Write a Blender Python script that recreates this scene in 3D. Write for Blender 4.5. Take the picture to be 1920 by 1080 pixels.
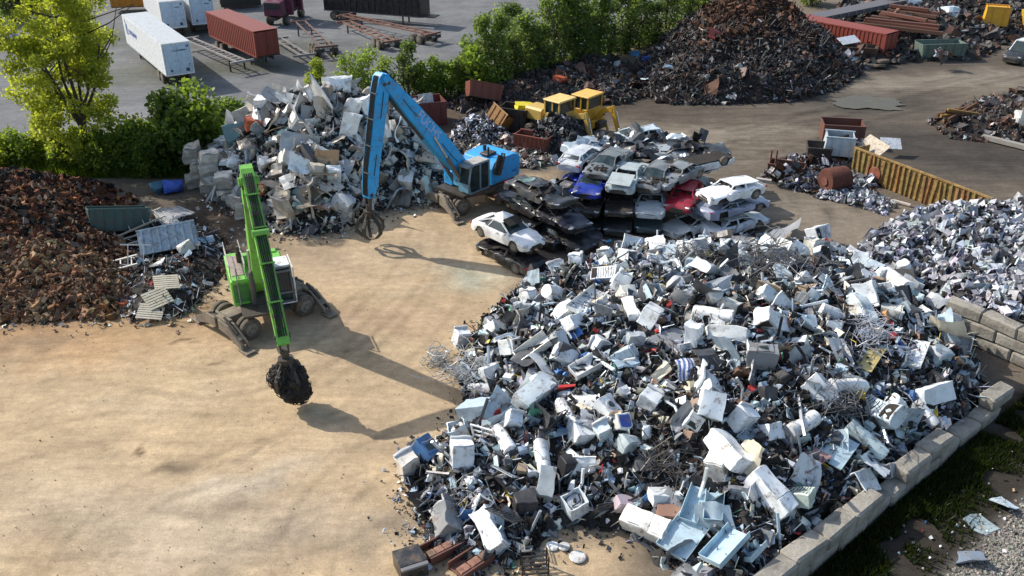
import bpy, bmesh, math, random
import numpy as np
from mathutils import Matrix, Vector, Euler, Quaternion, noise

S = bpy.context.scene
for o in list(bpy.data.objects):
    bpy.data.objects.remove(o)
COL = S.collection
R = math.radians

# ------------------------------------------------------------------ camera
FPX, PITCH, CAMH = 1680.0, R(28.4), 23.2
cam = bpy.data.cameras.new('camera')
cam.sensor_width = 36.0
cam.lens = FPX / 1920.0 * 36.0
cam.clip_end = 3000
camo = bpy.data.objects.new('camera', cam)
COL.objects.link(camo)
camo.location = (0, 0, CAMH)
camo.rotation_euler = (math.pi / 2 - PITCH, 0, 0)
S.camera = camo

# ------------------------------------------------------------------ sky, sun, exposure
SUN_EL, SUN_DIR = 36.0, -27.0          # elevation, heading in which shadows fall
W = bpy.data.worlds.new('World')
S.world = W
W.use_nodes = True
nt = W.node_tree
sky = nt.nodes.new('ShaderNodeTexSky')
sky.sky_type = 'NISHITA'
sky.sun_disc = False
sky.sun_elevation = R(SUN_EL)
sky.sun_rotation = math.atan2(-math.cos(R(SUN_DIR)), -math.sin(R(SUN_DIR)))
sky.air_density = 1.2
sky.dust_density = 2.0
nt.links.new(sky.outputs[0], nt.nodes['Background'].inputs[0])
nt.nodes['Background'].inputs[1].default_value = 0.15
sl = bpy.data.lights.new('sun', 'SUN')
sl.energy = 4.3
sl.angle = R(0.6)
sl.color = (1.0, 0.94, 0.84)
so = bpy.data.objects.new('sun', sl)
COL.objects.link(so)
_c = math.cos(R(SUN_EL))
so.rotation_euler = Vector((math.cos(R(SUN_DIR)) * _c, math.sin(R(SUN_DIR)) * _c, -math.sin(R(SUN_EL)))).to_track_quat('-Z', 'Y').to_euler()
so.location = (-40, 20, 50)
S.view_settings.view_transform = 'Standard'
S.view_settings.look = 'None'
S.view_settings.gamma = 1
S.view_settings.exposure = 0.4
S.render.engine = 'CYCLES'
S.cycles.max_bounces = 7
S.cycles.diffuse_bounces = 4
S.cycles.glossy_bounces = 2
S.cycles.transmission_bounces = 3
S.cycles.transparent_max_bounces = 4

# ------------------------------------------------------------------ survey helpers: a sighted direction -> a place in the yard
def ray(px, py):
    u = (px - 960) / FPX
    v = (py - 540) / FPX
    return Vector((u, math.cos(PITCH) - v * math.sin(PITCH), -math.sin(PITCH) - v * math.cos(PITCH)))
def at(px, py, z=0.0):
    d = ray(px, py)
    t = (z - CAMH) / d.z
    return Vector((d.x * t, d.y * t, z))
def heading(p, q):
    return math.atan2(q.y - p.y, q.x - p.x)

# ------------------------------------------------------------------ materials
MATS = {}
def mat(name, c1=(.5, .5, .5), c2=None, rough=.6, metal=0.0, src=None, scale=6.0, mix=.5, bump=0.0, bscale=30.0, dirt=0.0, dirtc=(.09, .07, .05), spec=.4, trans=0.0, rust=0.0):
    """procedural material; src 'obj' takes the paint colour of each object, 'attr' a colour attribute"""
    m = bpy.data.materials.new(name)
    m.use_nodes = True
    n, l = m.node_tree.nodes, m.node_tree.links
    b = n['Principled BSDF']
    tc = n.new('ShaderNodeTexCoord')
    co = tc.outputs['Object']
    def nz(sc, det=6.0, rgh=.6):
        t = n.new('ShaderNodeTexNoise')
        t.inputs['Scale'].default_value = sc
        t.inputs['Detail'].default_value = det
        t.inputs['Roughness'].default_value = rgh
        l.new(co, t.inputs['Vector'])
        return t
    def mixn(fac, a, bb, mode='MIX'):
        x = n.new('ShaderNodeMix')
        x.data_type = 'RGBA'
        x.blend_type = mode
        for k, val in ((0, fac), (6, a), (7, bb)):
            if hasattr(val, 'is_output'):
                l.new(val, x.inputs[k])
            else:
                x.inputs[k].default_value = val if k == 0 else (*val[:3], 1)
        return x.outputs[2]
    def ramp(sock, a, bb):
        r = n.new('ShaderNodeMapRange')
        r.inputs[1].default_value = a
        r.inputs[2].default_value = bb
        l.new(sock, r.inputs[0])
        return r.outputs[0]
    if src == 'obj':
        oi = n.new('ShaderNodeObjectInfo')
        base = oi.outputs['Color']
    elif src == 'attr':
        an = n.new('ShaderNodeAttribute')
        an.attribute_name = 'Col'
        base = an.outputs['Color']
    else:
        base = c1
    if c2 is not None:
        t = nz(scale)
        base = mixn(ramp(t.outputs[0], .5 - mix * .5, .5 + mix * .5), base, c2)
    if dirt > 0:
        t = nz(scale * .7 + .8, 8, .7)
        f = ramp(t.outputs[0], .46, .78)
        mm = n.new('ShaderNodeMath')
        mm.operation = 'MULTIPLY'
        l.new(f, mm.inputs[0])
        mm.inputs[1].default_value = dirt
        base = mixn(mm.outputs[0], base, dirtc)
    if rust > 0:
        t = nz(scale * 1.3 + 1.7, 9, .75)
        f = ramp(t.outputs[0], .60 - rust * .12, .68)
        base = mixn(f, base, (.13, .05, .02))
    if hasattr(base, 'is_output'):
        l.new(base, b.inputs['Base Color'])
    else:
        b.inputs['Base Color'].default_value = (*base, 1)
    b.inputs['Metallic'].default_value = metal
    b.inputs['Specular IOR Level'].default_value = spec
    t = nz(scale * 2.3, 5)
    rr = n.new('ShaderNodeMapRange')
    rr.inputs[3].default_value = max(.04, rough - .12)
    rr.inputs[4].default_value = min(1, rough + .15)
    l.new(t.outputs[0], rr.inputs[0])
    l.new(rr.outputs[0], b.inputs['Roughness'])
    if bump > 0:
        t = nz(bscale, 7, .65)
        bp = n.new('ShaderNodeBump')
        bp.inputs['Strength'].default_value = bump
        bp.inputs['Distance'].default_value = .05
        l.new(t.outputs[0], bp.inputs['Height'])
        l.new(bp.outputs[0], b.inputs['Normal'])
    if trans > 0:
        out = n['Material Output']
        tr = n.new('ShaderNodeBsdfTranslucent')
        ms = n.new('ShaderNodeMixShader')
        ms.inputs[0].default_value = trans
        if hasattr(base, 'is_output'):
            gm = n.new('ShaderNodeMix')
            gm.data_type = 'RGBA'
            gm.blend_type = 'MULTIPLY'
            gm.inputs[0].default_value = 1
            l.new(base, gm.inputs[6])
            gm.inputs[7].default_value = (1.7, 1.75, .8, 1)
            l.new(gm.outputs[2], tr.inputs[0])
        l.new(b.outputs[0], ms.inputs[1])
        l.new(tr.outputs[0], ms.inputs[2])
        l.new(ms.outputs[0], out.inputs[0])
    MATS[name] = m
    return m

mat('paint', src='obj', rough=.42, scale=2.2, dirt=.5, dirtc=(.16, .13, .10), bump=.12, bscale=3.0)
mat('carpaint', src='obj', rough=.3, scale=1.4, dirt=.6, dirtc=(.15, .13, .11), spec=.55, bump=.10, bscale=2.0)
mat('worn', src='obj', rough=.55, scale=2.5, dirt=.6, dirtc=(.10, .07, .05), rust=.75, bump=.25, bscale=8)
mat('enamel', src='obj', rough=.34, scale=1.6, dirt=.7, dirtc=(.20, .17, .13), rust=.4, bump=.08, bscale=3)
mat('sheet', src='obj', rough=.38, metal=.25, scale=2.2, dirt=.6, dirtc=(.10, .085, .07), bump=.25, bscale=5)
mat('alloy', src='obj', rough=.33, metal=.75, scale=3.0, dirt=.45, dirtc=(.10, .10, .11), bump=.35, bscale=9)
mat('rusty', src='obj', c2=(.055, .028, .018), rough=.85, scale=5.0, mix=.7, bump=.6, bscale=14, spec=.2)
mat('debris', src='attr', rough=.6, scale=4.0, dirt=.5, dirtc=(.05, .045, .04), spec=.35)
mat('debris_rough', src='attr', rough=.9, scale=5.0, dirt=.4, dirtc=(.05, .035, .025), spec=.15)
mat('dark_steel', (.035, .033, .03), (.09, .075, .06), rough=.55, metal=.3, scale=5, bump=.3, bscale=12)
mat('grime_and_shade', (.020, .019, .018), (.05, .042, .035), rough=.85, scale=3, bump=.8, bscale=9, spec=.2)  # dark scrap and grime, also painted shade in openings and wheel arches
mat('tyre', (.035, .033, .030), (.20, .17, .13), rough=.9, scale=4, mix=.6, bump=.4, bscale=25, spec=.2)
mat('rim', (.30, .28, .25), (.10, .08, .06), rough=.6, metal=.3, scale=6)
mat('glass', (.012, .020, .022), (.03, .05, .05), rough=.08, scale=2, spec=.7)
mat('cracked_glass', (.06, .13, .12), (.16, .26, .24), rough=.2, scale=7, spec=.6)
mat('mirror_lamp', (.55, .57, .58), (.25, .26, .27), rough=.15, metal=.5, scale=9)
mat('red_lamp', (.38, .010, .015), (.22, .005, .008), rough=.15, scale=9, spec=.6)
mat('rusted_yellow', src='obj', rough=.7, scale=1.6, dirt=.7, dirtc=(.12, .07, .04), rust=1.7, bump=.5, bscale=9)
mat('concrete', (.40, .37, .315), (.22, .205, .18), rough=.93, scale=1.3, mix=.7, bump=.8, bscale=7, spec=.15, dirt=.8, dirtc=(.10, .088, .072))
mat('machine_paint', src='obj', rough=.45, scale=1.3, dirt=.75, dirtc=(.13, .11, .09), rust=.35, bump=.15, bscale=4)
mat('chassis_mud', (.30, .25, .19), (.11, .095, .08), rough=.85, scale=2.4, mix=.6, bump=.3, bscale=9, spec=.2)
mat('wire', (.008, .008, .008), (.022, .019, .018), rough=.6, scale=7, bump=.7, bscale=20)
mat('leaf', src='attr', rough=.45, trans=.58, spec=.25, scale=3)
mat('bark', (.10, .085, .065), (.05, .042, .033), rough=.9, scale=8, bump=.6, bscale=18, spec=.1)
mat('ink', src='obj', rough=.5, scale=5)
def water_mat():
    m = mat('water', (.070, .056, .028), (.10, .078, .04), rough=.12, scale=.5, spec=.25)
    m.node_tree.nodes['Principled BSDF'].inputs['IOR'].default_value = 1.33
water_mat()

# ------------------------------------------------------------------ mesh helpers
def link(o):
    COL.objects.link(o)
    return o
class MB:
    """collects simple solids, then becomes ONE mesh object"""
    def __init__(s):
        s.v, s.f = [], []
    def add(s, vs, fs):
        k = len(s.v)
        s.v += [tuple(p) for p in vs]
        s.f += [tuple(i + k for i in q) for q in fs]
        return s
    def box(s, c, d, rot=None, b=0.0):
        x, y, z = d[0] / 2, d[1] / 2, d[2] / 2
        if b <= 0:
            vs = [(-x, -y, -z), (x, -y, -z), (x, y, -z), (-x, y, -z), (-x, -y, z), (x, -y, z), (x, y, z), (-x, y, z)]
            fs = [(0, 3, 2, 1), (4, 5, 6, 7), (0, 1, 5, 4), (1, 2, 6, 5), (2, 3, 7, 6), (3, 0, 4, 7)]
        else:
            b = min(b, x * .6, y * .6, z * .6)
            vs, idx = [], {}
            for sx in (-1, 1):
                for sy in (-1, 1):
                    for sz in (-1, 1):
                        for ax in range(3):
                            p = [sx * (x - b), sy * (y - b), sz * (z - b)]
                            p[ax] = (sx * x, sy * y, sz * z)[ax]
                            idx[(sx, sy, sz, ax)] = len(vs)
                            vs.append(tuple(p))
            fs = []
            for ax in range(3):
                o = [a for a in range(3) if a != ax]
                for sg in (-1, 1):
                    q = []
                    for (a, bb) in ((-1, -1), (1, -1), (1, 1), (-1, 1)):
                        k = [0, 0, 0]
                        k[ax], k[o[0]], k[o[1]] = sg, a, bb
                        q.append(idx[(*k, ax)])
                    fs.append(tuple(q))
                for a in (-1, 1):
                    for bb in (-1, 1):
                        k0, k1 = [0, 0, 0], [0, 0, 0]
                        k0[ax], k1[ax] = -1, 1
                        k0[o[0]] = k1[o[0]] = a
                        k0[o[1]] = k1[o[1]] = bb
                        fs.append((idx[(*k0, o[0])], idx[(*k1, o[0])], idx[(*k1, o[1])], idx[(*k0, o[1])]))
            for sx in (-1, 1):
                for sy in (-1, 1):
                    for sz in (-1, 1):
                        fs.append(tuple(idx[(sx, sy, sz, a)] for a in range(3)))
        c = Vector(c)
        vs = [c + (rot @ Vector(p) if rot is not None else Vector(p)) for p in vs]
        return s.add(vs, fs)
    def cyl(s, p0, p1, r0, r1=None, n=12, caps=True):
        r1 = r0 if r1 is None else r1
        p0, p1 = Vector(p0), Vector(p1)
        d = (p1 - p0).normalized()
        a = d.orthogonal().normalized()
        b = d.cross(a)
        vs = []
        for p, r in ((p0, r0), (p1, r1)):
            for i in range(n):
                t = 2 * math.pi * i / n
                vs.append(p + a * math.cos(t) * r + b * math.sin(t) * r)
        fs = [(i, (i + 1) % n, n + (i + 1) % n, n + i) for i in range(n)]
        if caps:
            fs += [tuple(range(n - 1, -1, -1)), tuple(range(n, 2 * n))]
        return s.add(vs, fs)
    def lathe(s, p0, p1, prof, n=16):
        """prof: list of (t along axis 0..1, radius)"""
        p0, p1 = Vector(p0), Vector(p1)
        d = (p1 - p0)
        a = d.normalized().orthogonal().normalized()
        b = d.normalized().cross(a)
        vs, fs = [], []
        for t, r in prof:
            for i in range(n):
                w = 2 * math.pi * i / n
                vs.append(p0 + d * t + a * math.cos(w) * r + b * math.sin(w) * r)
        for k in range(len(prof) - 1):
            for i in range(n):
                fs.append((k * n + i, k * n + (i + 1) % n, (k + 1) * n + (i + 1) % n, (k + 1) * n + i))
        fs.append(tuple(range(n - 1, -1, -1)))
        fs.append(tuple(range((len(prof) - 1) * n, len(prof) * n)))
        return s.add(vs, fs)
    def tube(s, pts, r, n=6):
        pts = [Vector(p) for p in pts]
        rings, vs, fs = [], [], []
        up = None
        for i, p in enumerate(pts):
            d = (pts[min(i + 1, len(pts) - 1)] - pts[max(i - 1, 0)]).normalized()
            if up is None:
                up = d.orthogonal().normalized()
            up = (up - d * up.dot(d)).normalized()
            b = d.cross(up)
            for k in range(n):
                t = 2 * math.pi * k / n
                vs.append(p + up * math.cos(t) * r + b * math.sin(t) * r)
        for i in range(len(pts) - 1):
            for k in range(n):
                fs.append((i * n + k, i * n + (k + 1) % n, (i + 1) * n + (k + 1) % n, (i + 1) * n + k))
        fs += [tuple(range(n - 1, -1, -1)), tuple(range((len(pts) - 1) * n, len(pts) * n))]
        return s.add(vs, fs)
    def prism(s, poly, y0, y1):
        """polygon in the x-z plane, extruded along y"""
        n = len(poly)
        vs = [(x, y0, z) for x, z in poly] + [(x, y1, z) for x, z in poly]
        fs = [tuple(range(n)), tuple(range(2 * n - 1, n - 1, -1))]
        fs += [((i + 1) % n, i, n + i, n + (i + 1) % n) for i in range(n)]
        return s.add(vs, fs)
    def beam(s, p0, p1, w, h):
        p0, p1 = Vector(p0), Vector(p1)
        d = p1 - p0
        q = d.to_track_quat('X', 'Z').to_matrix()
        return s.box((p0 + p1) / 2, (d.length, w, h), q)
    def corr(s, p0, p1, z0, z1, n, dep, nrm):
        """corrugated wall from p0 to p1"""
        p0, p1, nrm = Vector(p0), Vector(p1), Vector(nrm)
        vs, fs = [], []
        m = n * 4
        for i in range(m + 1):
            o = nrm * (dep if (i % 4) in (1, 2) else 0)
            p = p0.lerp(p1, i / m) + o
            vs += [(p.x, p.y, z0), (p.x, p.y, z1)]
        fs = [(2 * i, 2 * i + 2, 2 * i + 3, 2 * i + 1) for i in range(m)]
        return s.add(vs, fs)
    def mesh(s, name, m, smooth=None):
        me = bpy.data.meshes.new(name)
        me.from_pydata(s.v, [], s.f)
        me.materials.append(MATS[m])
        if smooth:
            me.polygons.foreach_set('use_smooth', [True] * len(me.polygons))
            me.set_sharp_from_angle(angle=R(smooth))
        me.update()
        return me
    def build(s, name, m, parent=None, col=None, smooth=None, label=None):
        o = link(bpy.data.objects.new(name, s.mesh(name, m, smooth)))
        if parent:
            o.parent = parent
        if col:
            o.color = (*col, 1)
        if label:
            o['label'] = label
        return o
def tag(o, label, cat, group=None):
    o['label'] = label
    o['category'] = cat
    if group:
        o['group'] = group
    return o
def thing(name, label, cat, loc=(0, 0, 0), rot=0.0, group=None):
    o = link(bpy.data.objects.new(name, None))
    o.empty_display_size = .3
    o.location = loc
    if isinstance(rot, (int, float)):
        o.rotation_euler = (0, 0, rot)
    else:
        o.rotation_euler = rot
    return tag(o, label, cat, group)
def dup(root, loc, rot=None, label=None, group=None, scale=None):
    r = link(root.copy())
    r.location = loc
    if rot is not None:
        r.rotation_euler = (0, 0, rot) if isinstance(rot, (int, float)) else rot
    if scale is not None:
        r.scale = scale
    if label:
        r['label'] = label
    if group:
        r['group'] = group
    for ch in root.children:
        c = link(ch.copy())
        c.parent = r
        for g in ch.children:
            d = link(g.copy())
            d.parent = c
    return r
def text_part(name, body, size, parent, loc, rot, col, thick=.004, shear=0.0):
    cu = bpy.data.curves.new(name, 'FONT')
    cu.body = body
    cu.size = size
    cu.extrude = thick
    cu.shear = shear
    cu.align_x = 'CENTER'
    cu.align_y = 'CENTER'
    tmp = bpy.data.objects.new(name, cu)
    COL.objects.link(tmp)
    bpy.context.view_layer.update()
    me = bpy.data.meshes.new_from_object(tmp.evaluated_get(bpy.context.evaluated_depsgraph_get()))
    bpy.data.objects.remove(tmp)
    me.materials.clear()
    me.materials.append(MATS['ink'])
    o = link(bpy.data.objects.new(name, me))
    o.parent = parent
    o.matrix_local = Matrix.Translation(loc) @ rot.to_4x4()
    o.color = (*col, 1)
    return o
def ord_(i):
    w = ['first', 'second', 'third', 'fourth', 'fifth', 'sixth', 'seventh', 'eighth', 'ninth', 'tenth', 'eleventh', 'twelfth', 'thirteenth', 'fourteenth', 'fifteenth', 'sixteenth', 'seventeenth', 'eighteenth', 'nineteenth', 'twentieth']
    return w[i] if i < len(w) else 'twenty-' + w[i - 20]

# ------------------------------------------------------------------ ground
def soft_poly(X, Y, poly, soft):
    """1 inside, 0 outside, blended over `soft` metres"""
    poly = np.array(poly)
    n = len(poly)
    ins = np.zeros(X.shape, bool)
    dist = np.full(X.shape, 1e9)
    for i in range(n):
        a, b = poly[i], poly[(i + 1) % n]
        c = ((a[1] > Y) != (b[1] > Y))
        with np.errstate(divide='ignore', invalid='ignore'):
            xi = (b[0] - a[0]) * (Y - a[1]) / (b[1] - a[1] + 1e-12) + a[0]
        ins ^= c & (X < xi)
        ab = b - a
        t = np.clip(((X - a[0]) * ab[0] + (Y - a[1]) * ab[1]) / (ab @ ab + 1e-9), 0, 1)
        dist = np.minimum(dist, np.hypot(X - a[0] - t * ab[0], Y - a[1] - t * ab[1]))
    sd = np.where(ins, dist, -dist)
    return np.clip(.5 + sd / soft, 0, 1), sd
def pp(*pts, z=0.0):
    return [tuple(at(x, y, z))[:2] for x, y in pts]
def vnoise(X, Y, sc, seed):
    out = np.zeros(X.size)
    xf, yf = X.ravel(), Y.ravel()
    for i in range(xf.size):
        out[i] = noise.fractal(Vector((xf[i] * sc + seed, yf[i] * sc - seed, seed * .37)), 1.0, 2.0, 4)
    return out.reshape(X.shape)
xs = np.concatenate([[-700, -300, -160], np.arange(-90, -32, 1.6), np.arange(-32, -28, .42), np.arange(-28, 6, .22), np.arange(6, 32, .42), np.arange(32, 62, .8), np.arange(62, 92, 1.6), [160, 300, 700]])
ys = np.concatenate([[-300, -60, 0, 12], np.arange(17, 20, .42), np.arange(20, 47, .22), np.arange(47, 86, .40), np.arange(86, 100, .9), np.arange(100, 150, 2.5), [170, 220, 400, 900]])
GX, GY = np.meshgrid(xs, ys)
N1, N2 = vnoise(GX, GY, .16, 3.1), vnoise(GX, GY, .6, 9.7)
gx2, gy2 = GX + N1 * 2.2 + N2 * .5, GY + N1 * 1.8 - N2 * .6
C = np.ones(GX.shape + (3,)) * np.array((.150, .124, .096))
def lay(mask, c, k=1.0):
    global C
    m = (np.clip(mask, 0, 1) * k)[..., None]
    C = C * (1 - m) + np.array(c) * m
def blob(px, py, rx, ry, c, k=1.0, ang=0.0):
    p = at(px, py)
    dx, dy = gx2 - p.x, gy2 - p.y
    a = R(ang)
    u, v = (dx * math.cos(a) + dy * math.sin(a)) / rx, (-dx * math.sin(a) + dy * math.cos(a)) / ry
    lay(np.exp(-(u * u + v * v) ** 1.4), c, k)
lay(soft_poly(gx2, gy2, pp((-420, 620), (0, 606), (180, 592), (330, 590), (405, 480), (520, 452), (640, 442), (720, 398), (800, 382), (900, 372), (990, 336), (1060, 316), (1010, 470), (960, 560), (930, 640), (1010, 800), (1200, 1000), (1240, 1300), (-900, 1300)), 2.2)[0], (.425, .318, .200))
lay(soft_poly(gx2, gy2, [(-900, 60), (-60, 63), (-30, 66), (-14, 71), (-4, 78), (6, 92), (20, 112), (40, 135), (80, 160), (900, 200), (900, 900), (-900, 900)], 2.5)[0], (.150, .154, .158))
lay(soft_poly(gx2, gy2, [tuple(at(1395, 1105))[:2], tuple(at(1905, 745))[:2], tuple(at(1960, 690))[:2], (200, 40), (200, -20), (8.5, -20)], 1.0)[0], (.038, .032, .026))
lay(soft_poly(GX + N2 * .5, GY + N2 * .5, pp((1765, 1105), (1850, 1022), (1930, 945), (2100, 800), (2600, 900), (2400, 1600), (1650, 1600)), 1.2)[0], (.27, .25, .218))
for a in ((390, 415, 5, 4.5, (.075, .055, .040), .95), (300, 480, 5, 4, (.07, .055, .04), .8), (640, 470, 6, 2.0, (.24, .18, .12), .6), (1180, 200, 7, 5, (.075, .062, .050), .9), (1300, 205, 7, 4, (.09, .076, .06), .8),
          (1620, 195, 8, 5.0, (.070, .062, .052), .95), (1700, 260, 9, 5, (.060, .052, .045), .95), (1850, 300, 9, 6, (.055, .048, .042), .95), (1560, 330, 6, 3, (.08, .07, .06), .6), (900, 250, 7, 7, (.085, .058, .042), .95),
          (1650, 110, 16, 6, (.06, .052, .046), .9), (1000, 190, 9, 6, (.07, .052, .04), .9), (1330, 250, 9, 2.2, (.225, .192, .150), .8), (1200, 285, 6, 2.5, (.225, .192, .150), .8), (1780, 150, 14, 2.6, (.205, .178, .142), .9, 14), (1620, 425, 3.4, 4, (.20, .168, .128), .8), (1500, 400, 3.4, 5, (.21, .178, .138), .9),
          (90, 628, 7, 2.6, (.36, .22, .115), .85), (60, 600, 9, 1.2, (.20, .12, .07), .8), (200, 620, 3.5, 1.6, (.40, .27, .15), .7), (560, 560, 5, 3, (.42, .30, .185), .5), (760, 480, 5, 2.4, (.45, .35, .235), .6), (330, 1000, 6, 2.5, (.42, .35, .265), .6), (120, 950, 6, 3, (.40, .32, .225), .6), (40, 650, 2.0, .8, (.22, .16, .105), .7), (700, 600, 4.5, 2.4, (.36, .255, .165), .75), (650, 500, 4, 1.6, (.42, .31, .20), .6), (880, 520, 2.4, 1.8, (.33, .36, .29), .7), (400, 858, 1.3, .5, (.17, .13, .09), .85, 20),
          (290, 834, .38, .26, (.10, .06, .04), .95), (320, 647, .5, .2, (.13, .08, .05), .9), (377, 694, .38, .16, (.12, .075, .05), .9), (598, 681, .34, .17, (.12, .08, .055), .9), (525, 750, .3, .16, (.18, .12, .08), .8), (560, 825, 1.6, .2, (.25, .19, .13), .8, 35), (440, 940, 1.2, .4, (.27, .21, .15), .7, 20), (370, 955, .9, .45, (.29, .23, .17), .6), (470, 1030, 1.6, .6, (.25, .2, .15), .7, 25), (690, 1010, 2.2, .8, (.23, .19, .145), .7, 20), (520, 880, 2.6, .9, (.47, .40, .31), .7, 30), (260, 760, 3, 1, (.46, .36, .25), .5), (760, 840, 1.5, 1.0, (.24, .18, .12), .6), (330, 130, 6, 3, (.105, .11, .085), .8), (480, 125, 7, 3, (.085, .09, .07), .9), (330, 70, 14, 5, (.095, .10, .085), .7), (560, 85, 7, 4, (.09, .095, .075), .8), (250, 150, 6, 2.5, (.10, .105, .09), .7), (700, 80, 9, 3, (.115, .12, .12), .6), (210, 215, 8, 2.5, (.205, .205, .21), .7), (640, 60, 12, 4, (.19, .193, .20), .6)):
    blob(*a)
TRK = np.zeros(GX.shape)
def track(pts, gap=1.9, wid=.22, k=.2, wob=0):
    P_ = [np.array(tuple(at(*p))[:2]) for p in pts]
    Q = []
    for i in range(len(P_) - 1):            # smooth the sighted line
        p0, p1, p2, p3 = P_[max(i - 1, 0)], P_[i], P_[i + 1], P_[min(i + 2, len(P_) - 1)]
        for s_ in np.linspace(0, 1, 6, endpoint=False):
            Q.append(.5 * ((2 * p1) + (-p0 + p2) * s_ + (2 * p0 - 5 * p1 + 4 * p2 - p3) * s_ ** 2 + (-p0 + 3 * p1 - 3 * p2 + p3) * s_ ** 3))
    Q.append(P_[-1])
    for sd in (-.5, .5):
        D = np.full(GX.shape, 1e9)
        for a, b in zip(Q[:-1], Q[1:]):
            u_ = (b - a) / (np.linalg.norm(b - a) + 1e-9)
            o_ = np.array((-u_[1], u_[0])) * gap * sd
            a2, ab = a + o_, b - a
            t_ = np.clip(((GX - a2[0]) * ab[0] + (GY - a2[1]) * ab[1]) / (ab @ ab), 0, 1)
            D = np.minimum(D, np.hypot(GX - a2[0] - t_ * ab[0], GY - a2[1] - t_ * ab[1]))
        m_ = np.exp(-(D / wid) ** 2) * np.clip(.6 + .9 * N2, 0, 1.2)
        r_ = np.exp(-((D - wid * 1.7) / (wid * .7)) ** 2) * .4
        TRK[...] += k * (1.35 if wid < .3 else 1.0) * (m_ - .5 * r_)
for pts, gp, wd, k in (([(0, 700), (180, 690), (420, 720), (640, 640), (760, 520), (800, 430)], 2.0, .22, .16), ([(-40, 860), (200, 800), (480, 800), (690, 700), (830, 560), (870, 450)], 2.0, .22, .14), ([(120, 1100), (260, 930), (520, 850), (760, 780)], 2.0, .2, .13), ([(560, 1100), (600, 960), (700, 860), (830, 800)], 2.0, .2, .13), ([(0, 1010), (260, 1000), (520, 1010), (760, 930)], 2.0, .2, .12), ([(560, 700), (700, 560), (820, 540), (930, 560)], 2.0, .2, .13), ([(640, 520), (760, 500), (900, 460)], 1.9, .2, .12),
                       ([(1080, 330), (1250, 282), (1450, 240), (1700, 178), (2000, 120)], 2.0, .34, .30), ([(1080, 318), (1280, 262), (1500, 222), (1740, 164), (2000, 112)], 2.0, .34, .26), ([(1150, 340), (1330, 300), (1480, 262), (1640, 215), (1990, 140)], 2.1, .36, .26), ([(1180, 230), (1330, 245), (1460, 290), (1520, 380), (1520, 430)], 2.0, .34, .26), ([(1230, 225), (1380, 250), (1500, 300), (1580, 400)], 2.0, .34, .22), ([(1500, 330), (1640, 260), (1800, 290), (1990, 370)], 2.0, .34, .26), ([(1200, 215), (1340, 225), (1560, 215), (1800, 170)], 2.0, .34, .24), ([(1560, 260), (1700, 330), (1880, 380)], 2.0, .34, .22)):
    track(pts, gp, wd, k)
C *= np.clip(1 - TRK, .5, 1.3)[..., None]
C *= (1 + .10 * N2 + .06 * N1)[..., None]
GZ = .05 * N1 * 1.6 + .025 * N2
GZ = np.clip(GZ * .6, -.12, .12) * (np.abs(GX) < 90) * (GY < 150)
_pc = at(1622, 192)
GZ -= .10 * np.clip(1.6 - np.hypot((GX - _pc.x) / 3.3, (GY - _pc.y) / 2.1), 0, .6) / .6 + GZ * (np.hypot((GX - _pc.x) / 3.3, (GY - _pc.y) / 2.1) < 1.5)
nx_, ny_ = len(xs), len(ys)
idx = np.arange(nx_ * ny_).reshape(ny_, nx_)
fc = np.stack([idx[:-1, :-1], idx[:-1, 1:], idx[1:, 1:], idx[1:, :-1]], -1).reshape(-1, 4)
me = bpy.data.meshes.new('ground')
me.from_pydata(np.stack([GX.ravel(), GY.ravel(), GZ.ravel()], -1).tolist(), [], fc.tolist())
ca = me.color_attributes.new('Col', 'FLOAT_COLOR', 'POINT')
ca.data.foreach_set('color', np.concatenate([np.clip(C, .01, 1).reshape(-1, 3), np.ones((C.shape[0] * C.shape[1], 1))], 1).ravel())
ta = me.attributes.new('Track', 'FLOAT', 'POINT')
ta.data.foreach_set('value', np.clip((GY - 50) / 6, 0, 1).ravel() * np.clip((GX - (GY - 50) * .12) / 6, 0, 1).ravel() * np.clip((112 - GY) / 8, 0, 1).ravel())
me.polygons.foreach_set('use_smooth', [True] * len(me.polygons))
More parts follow.
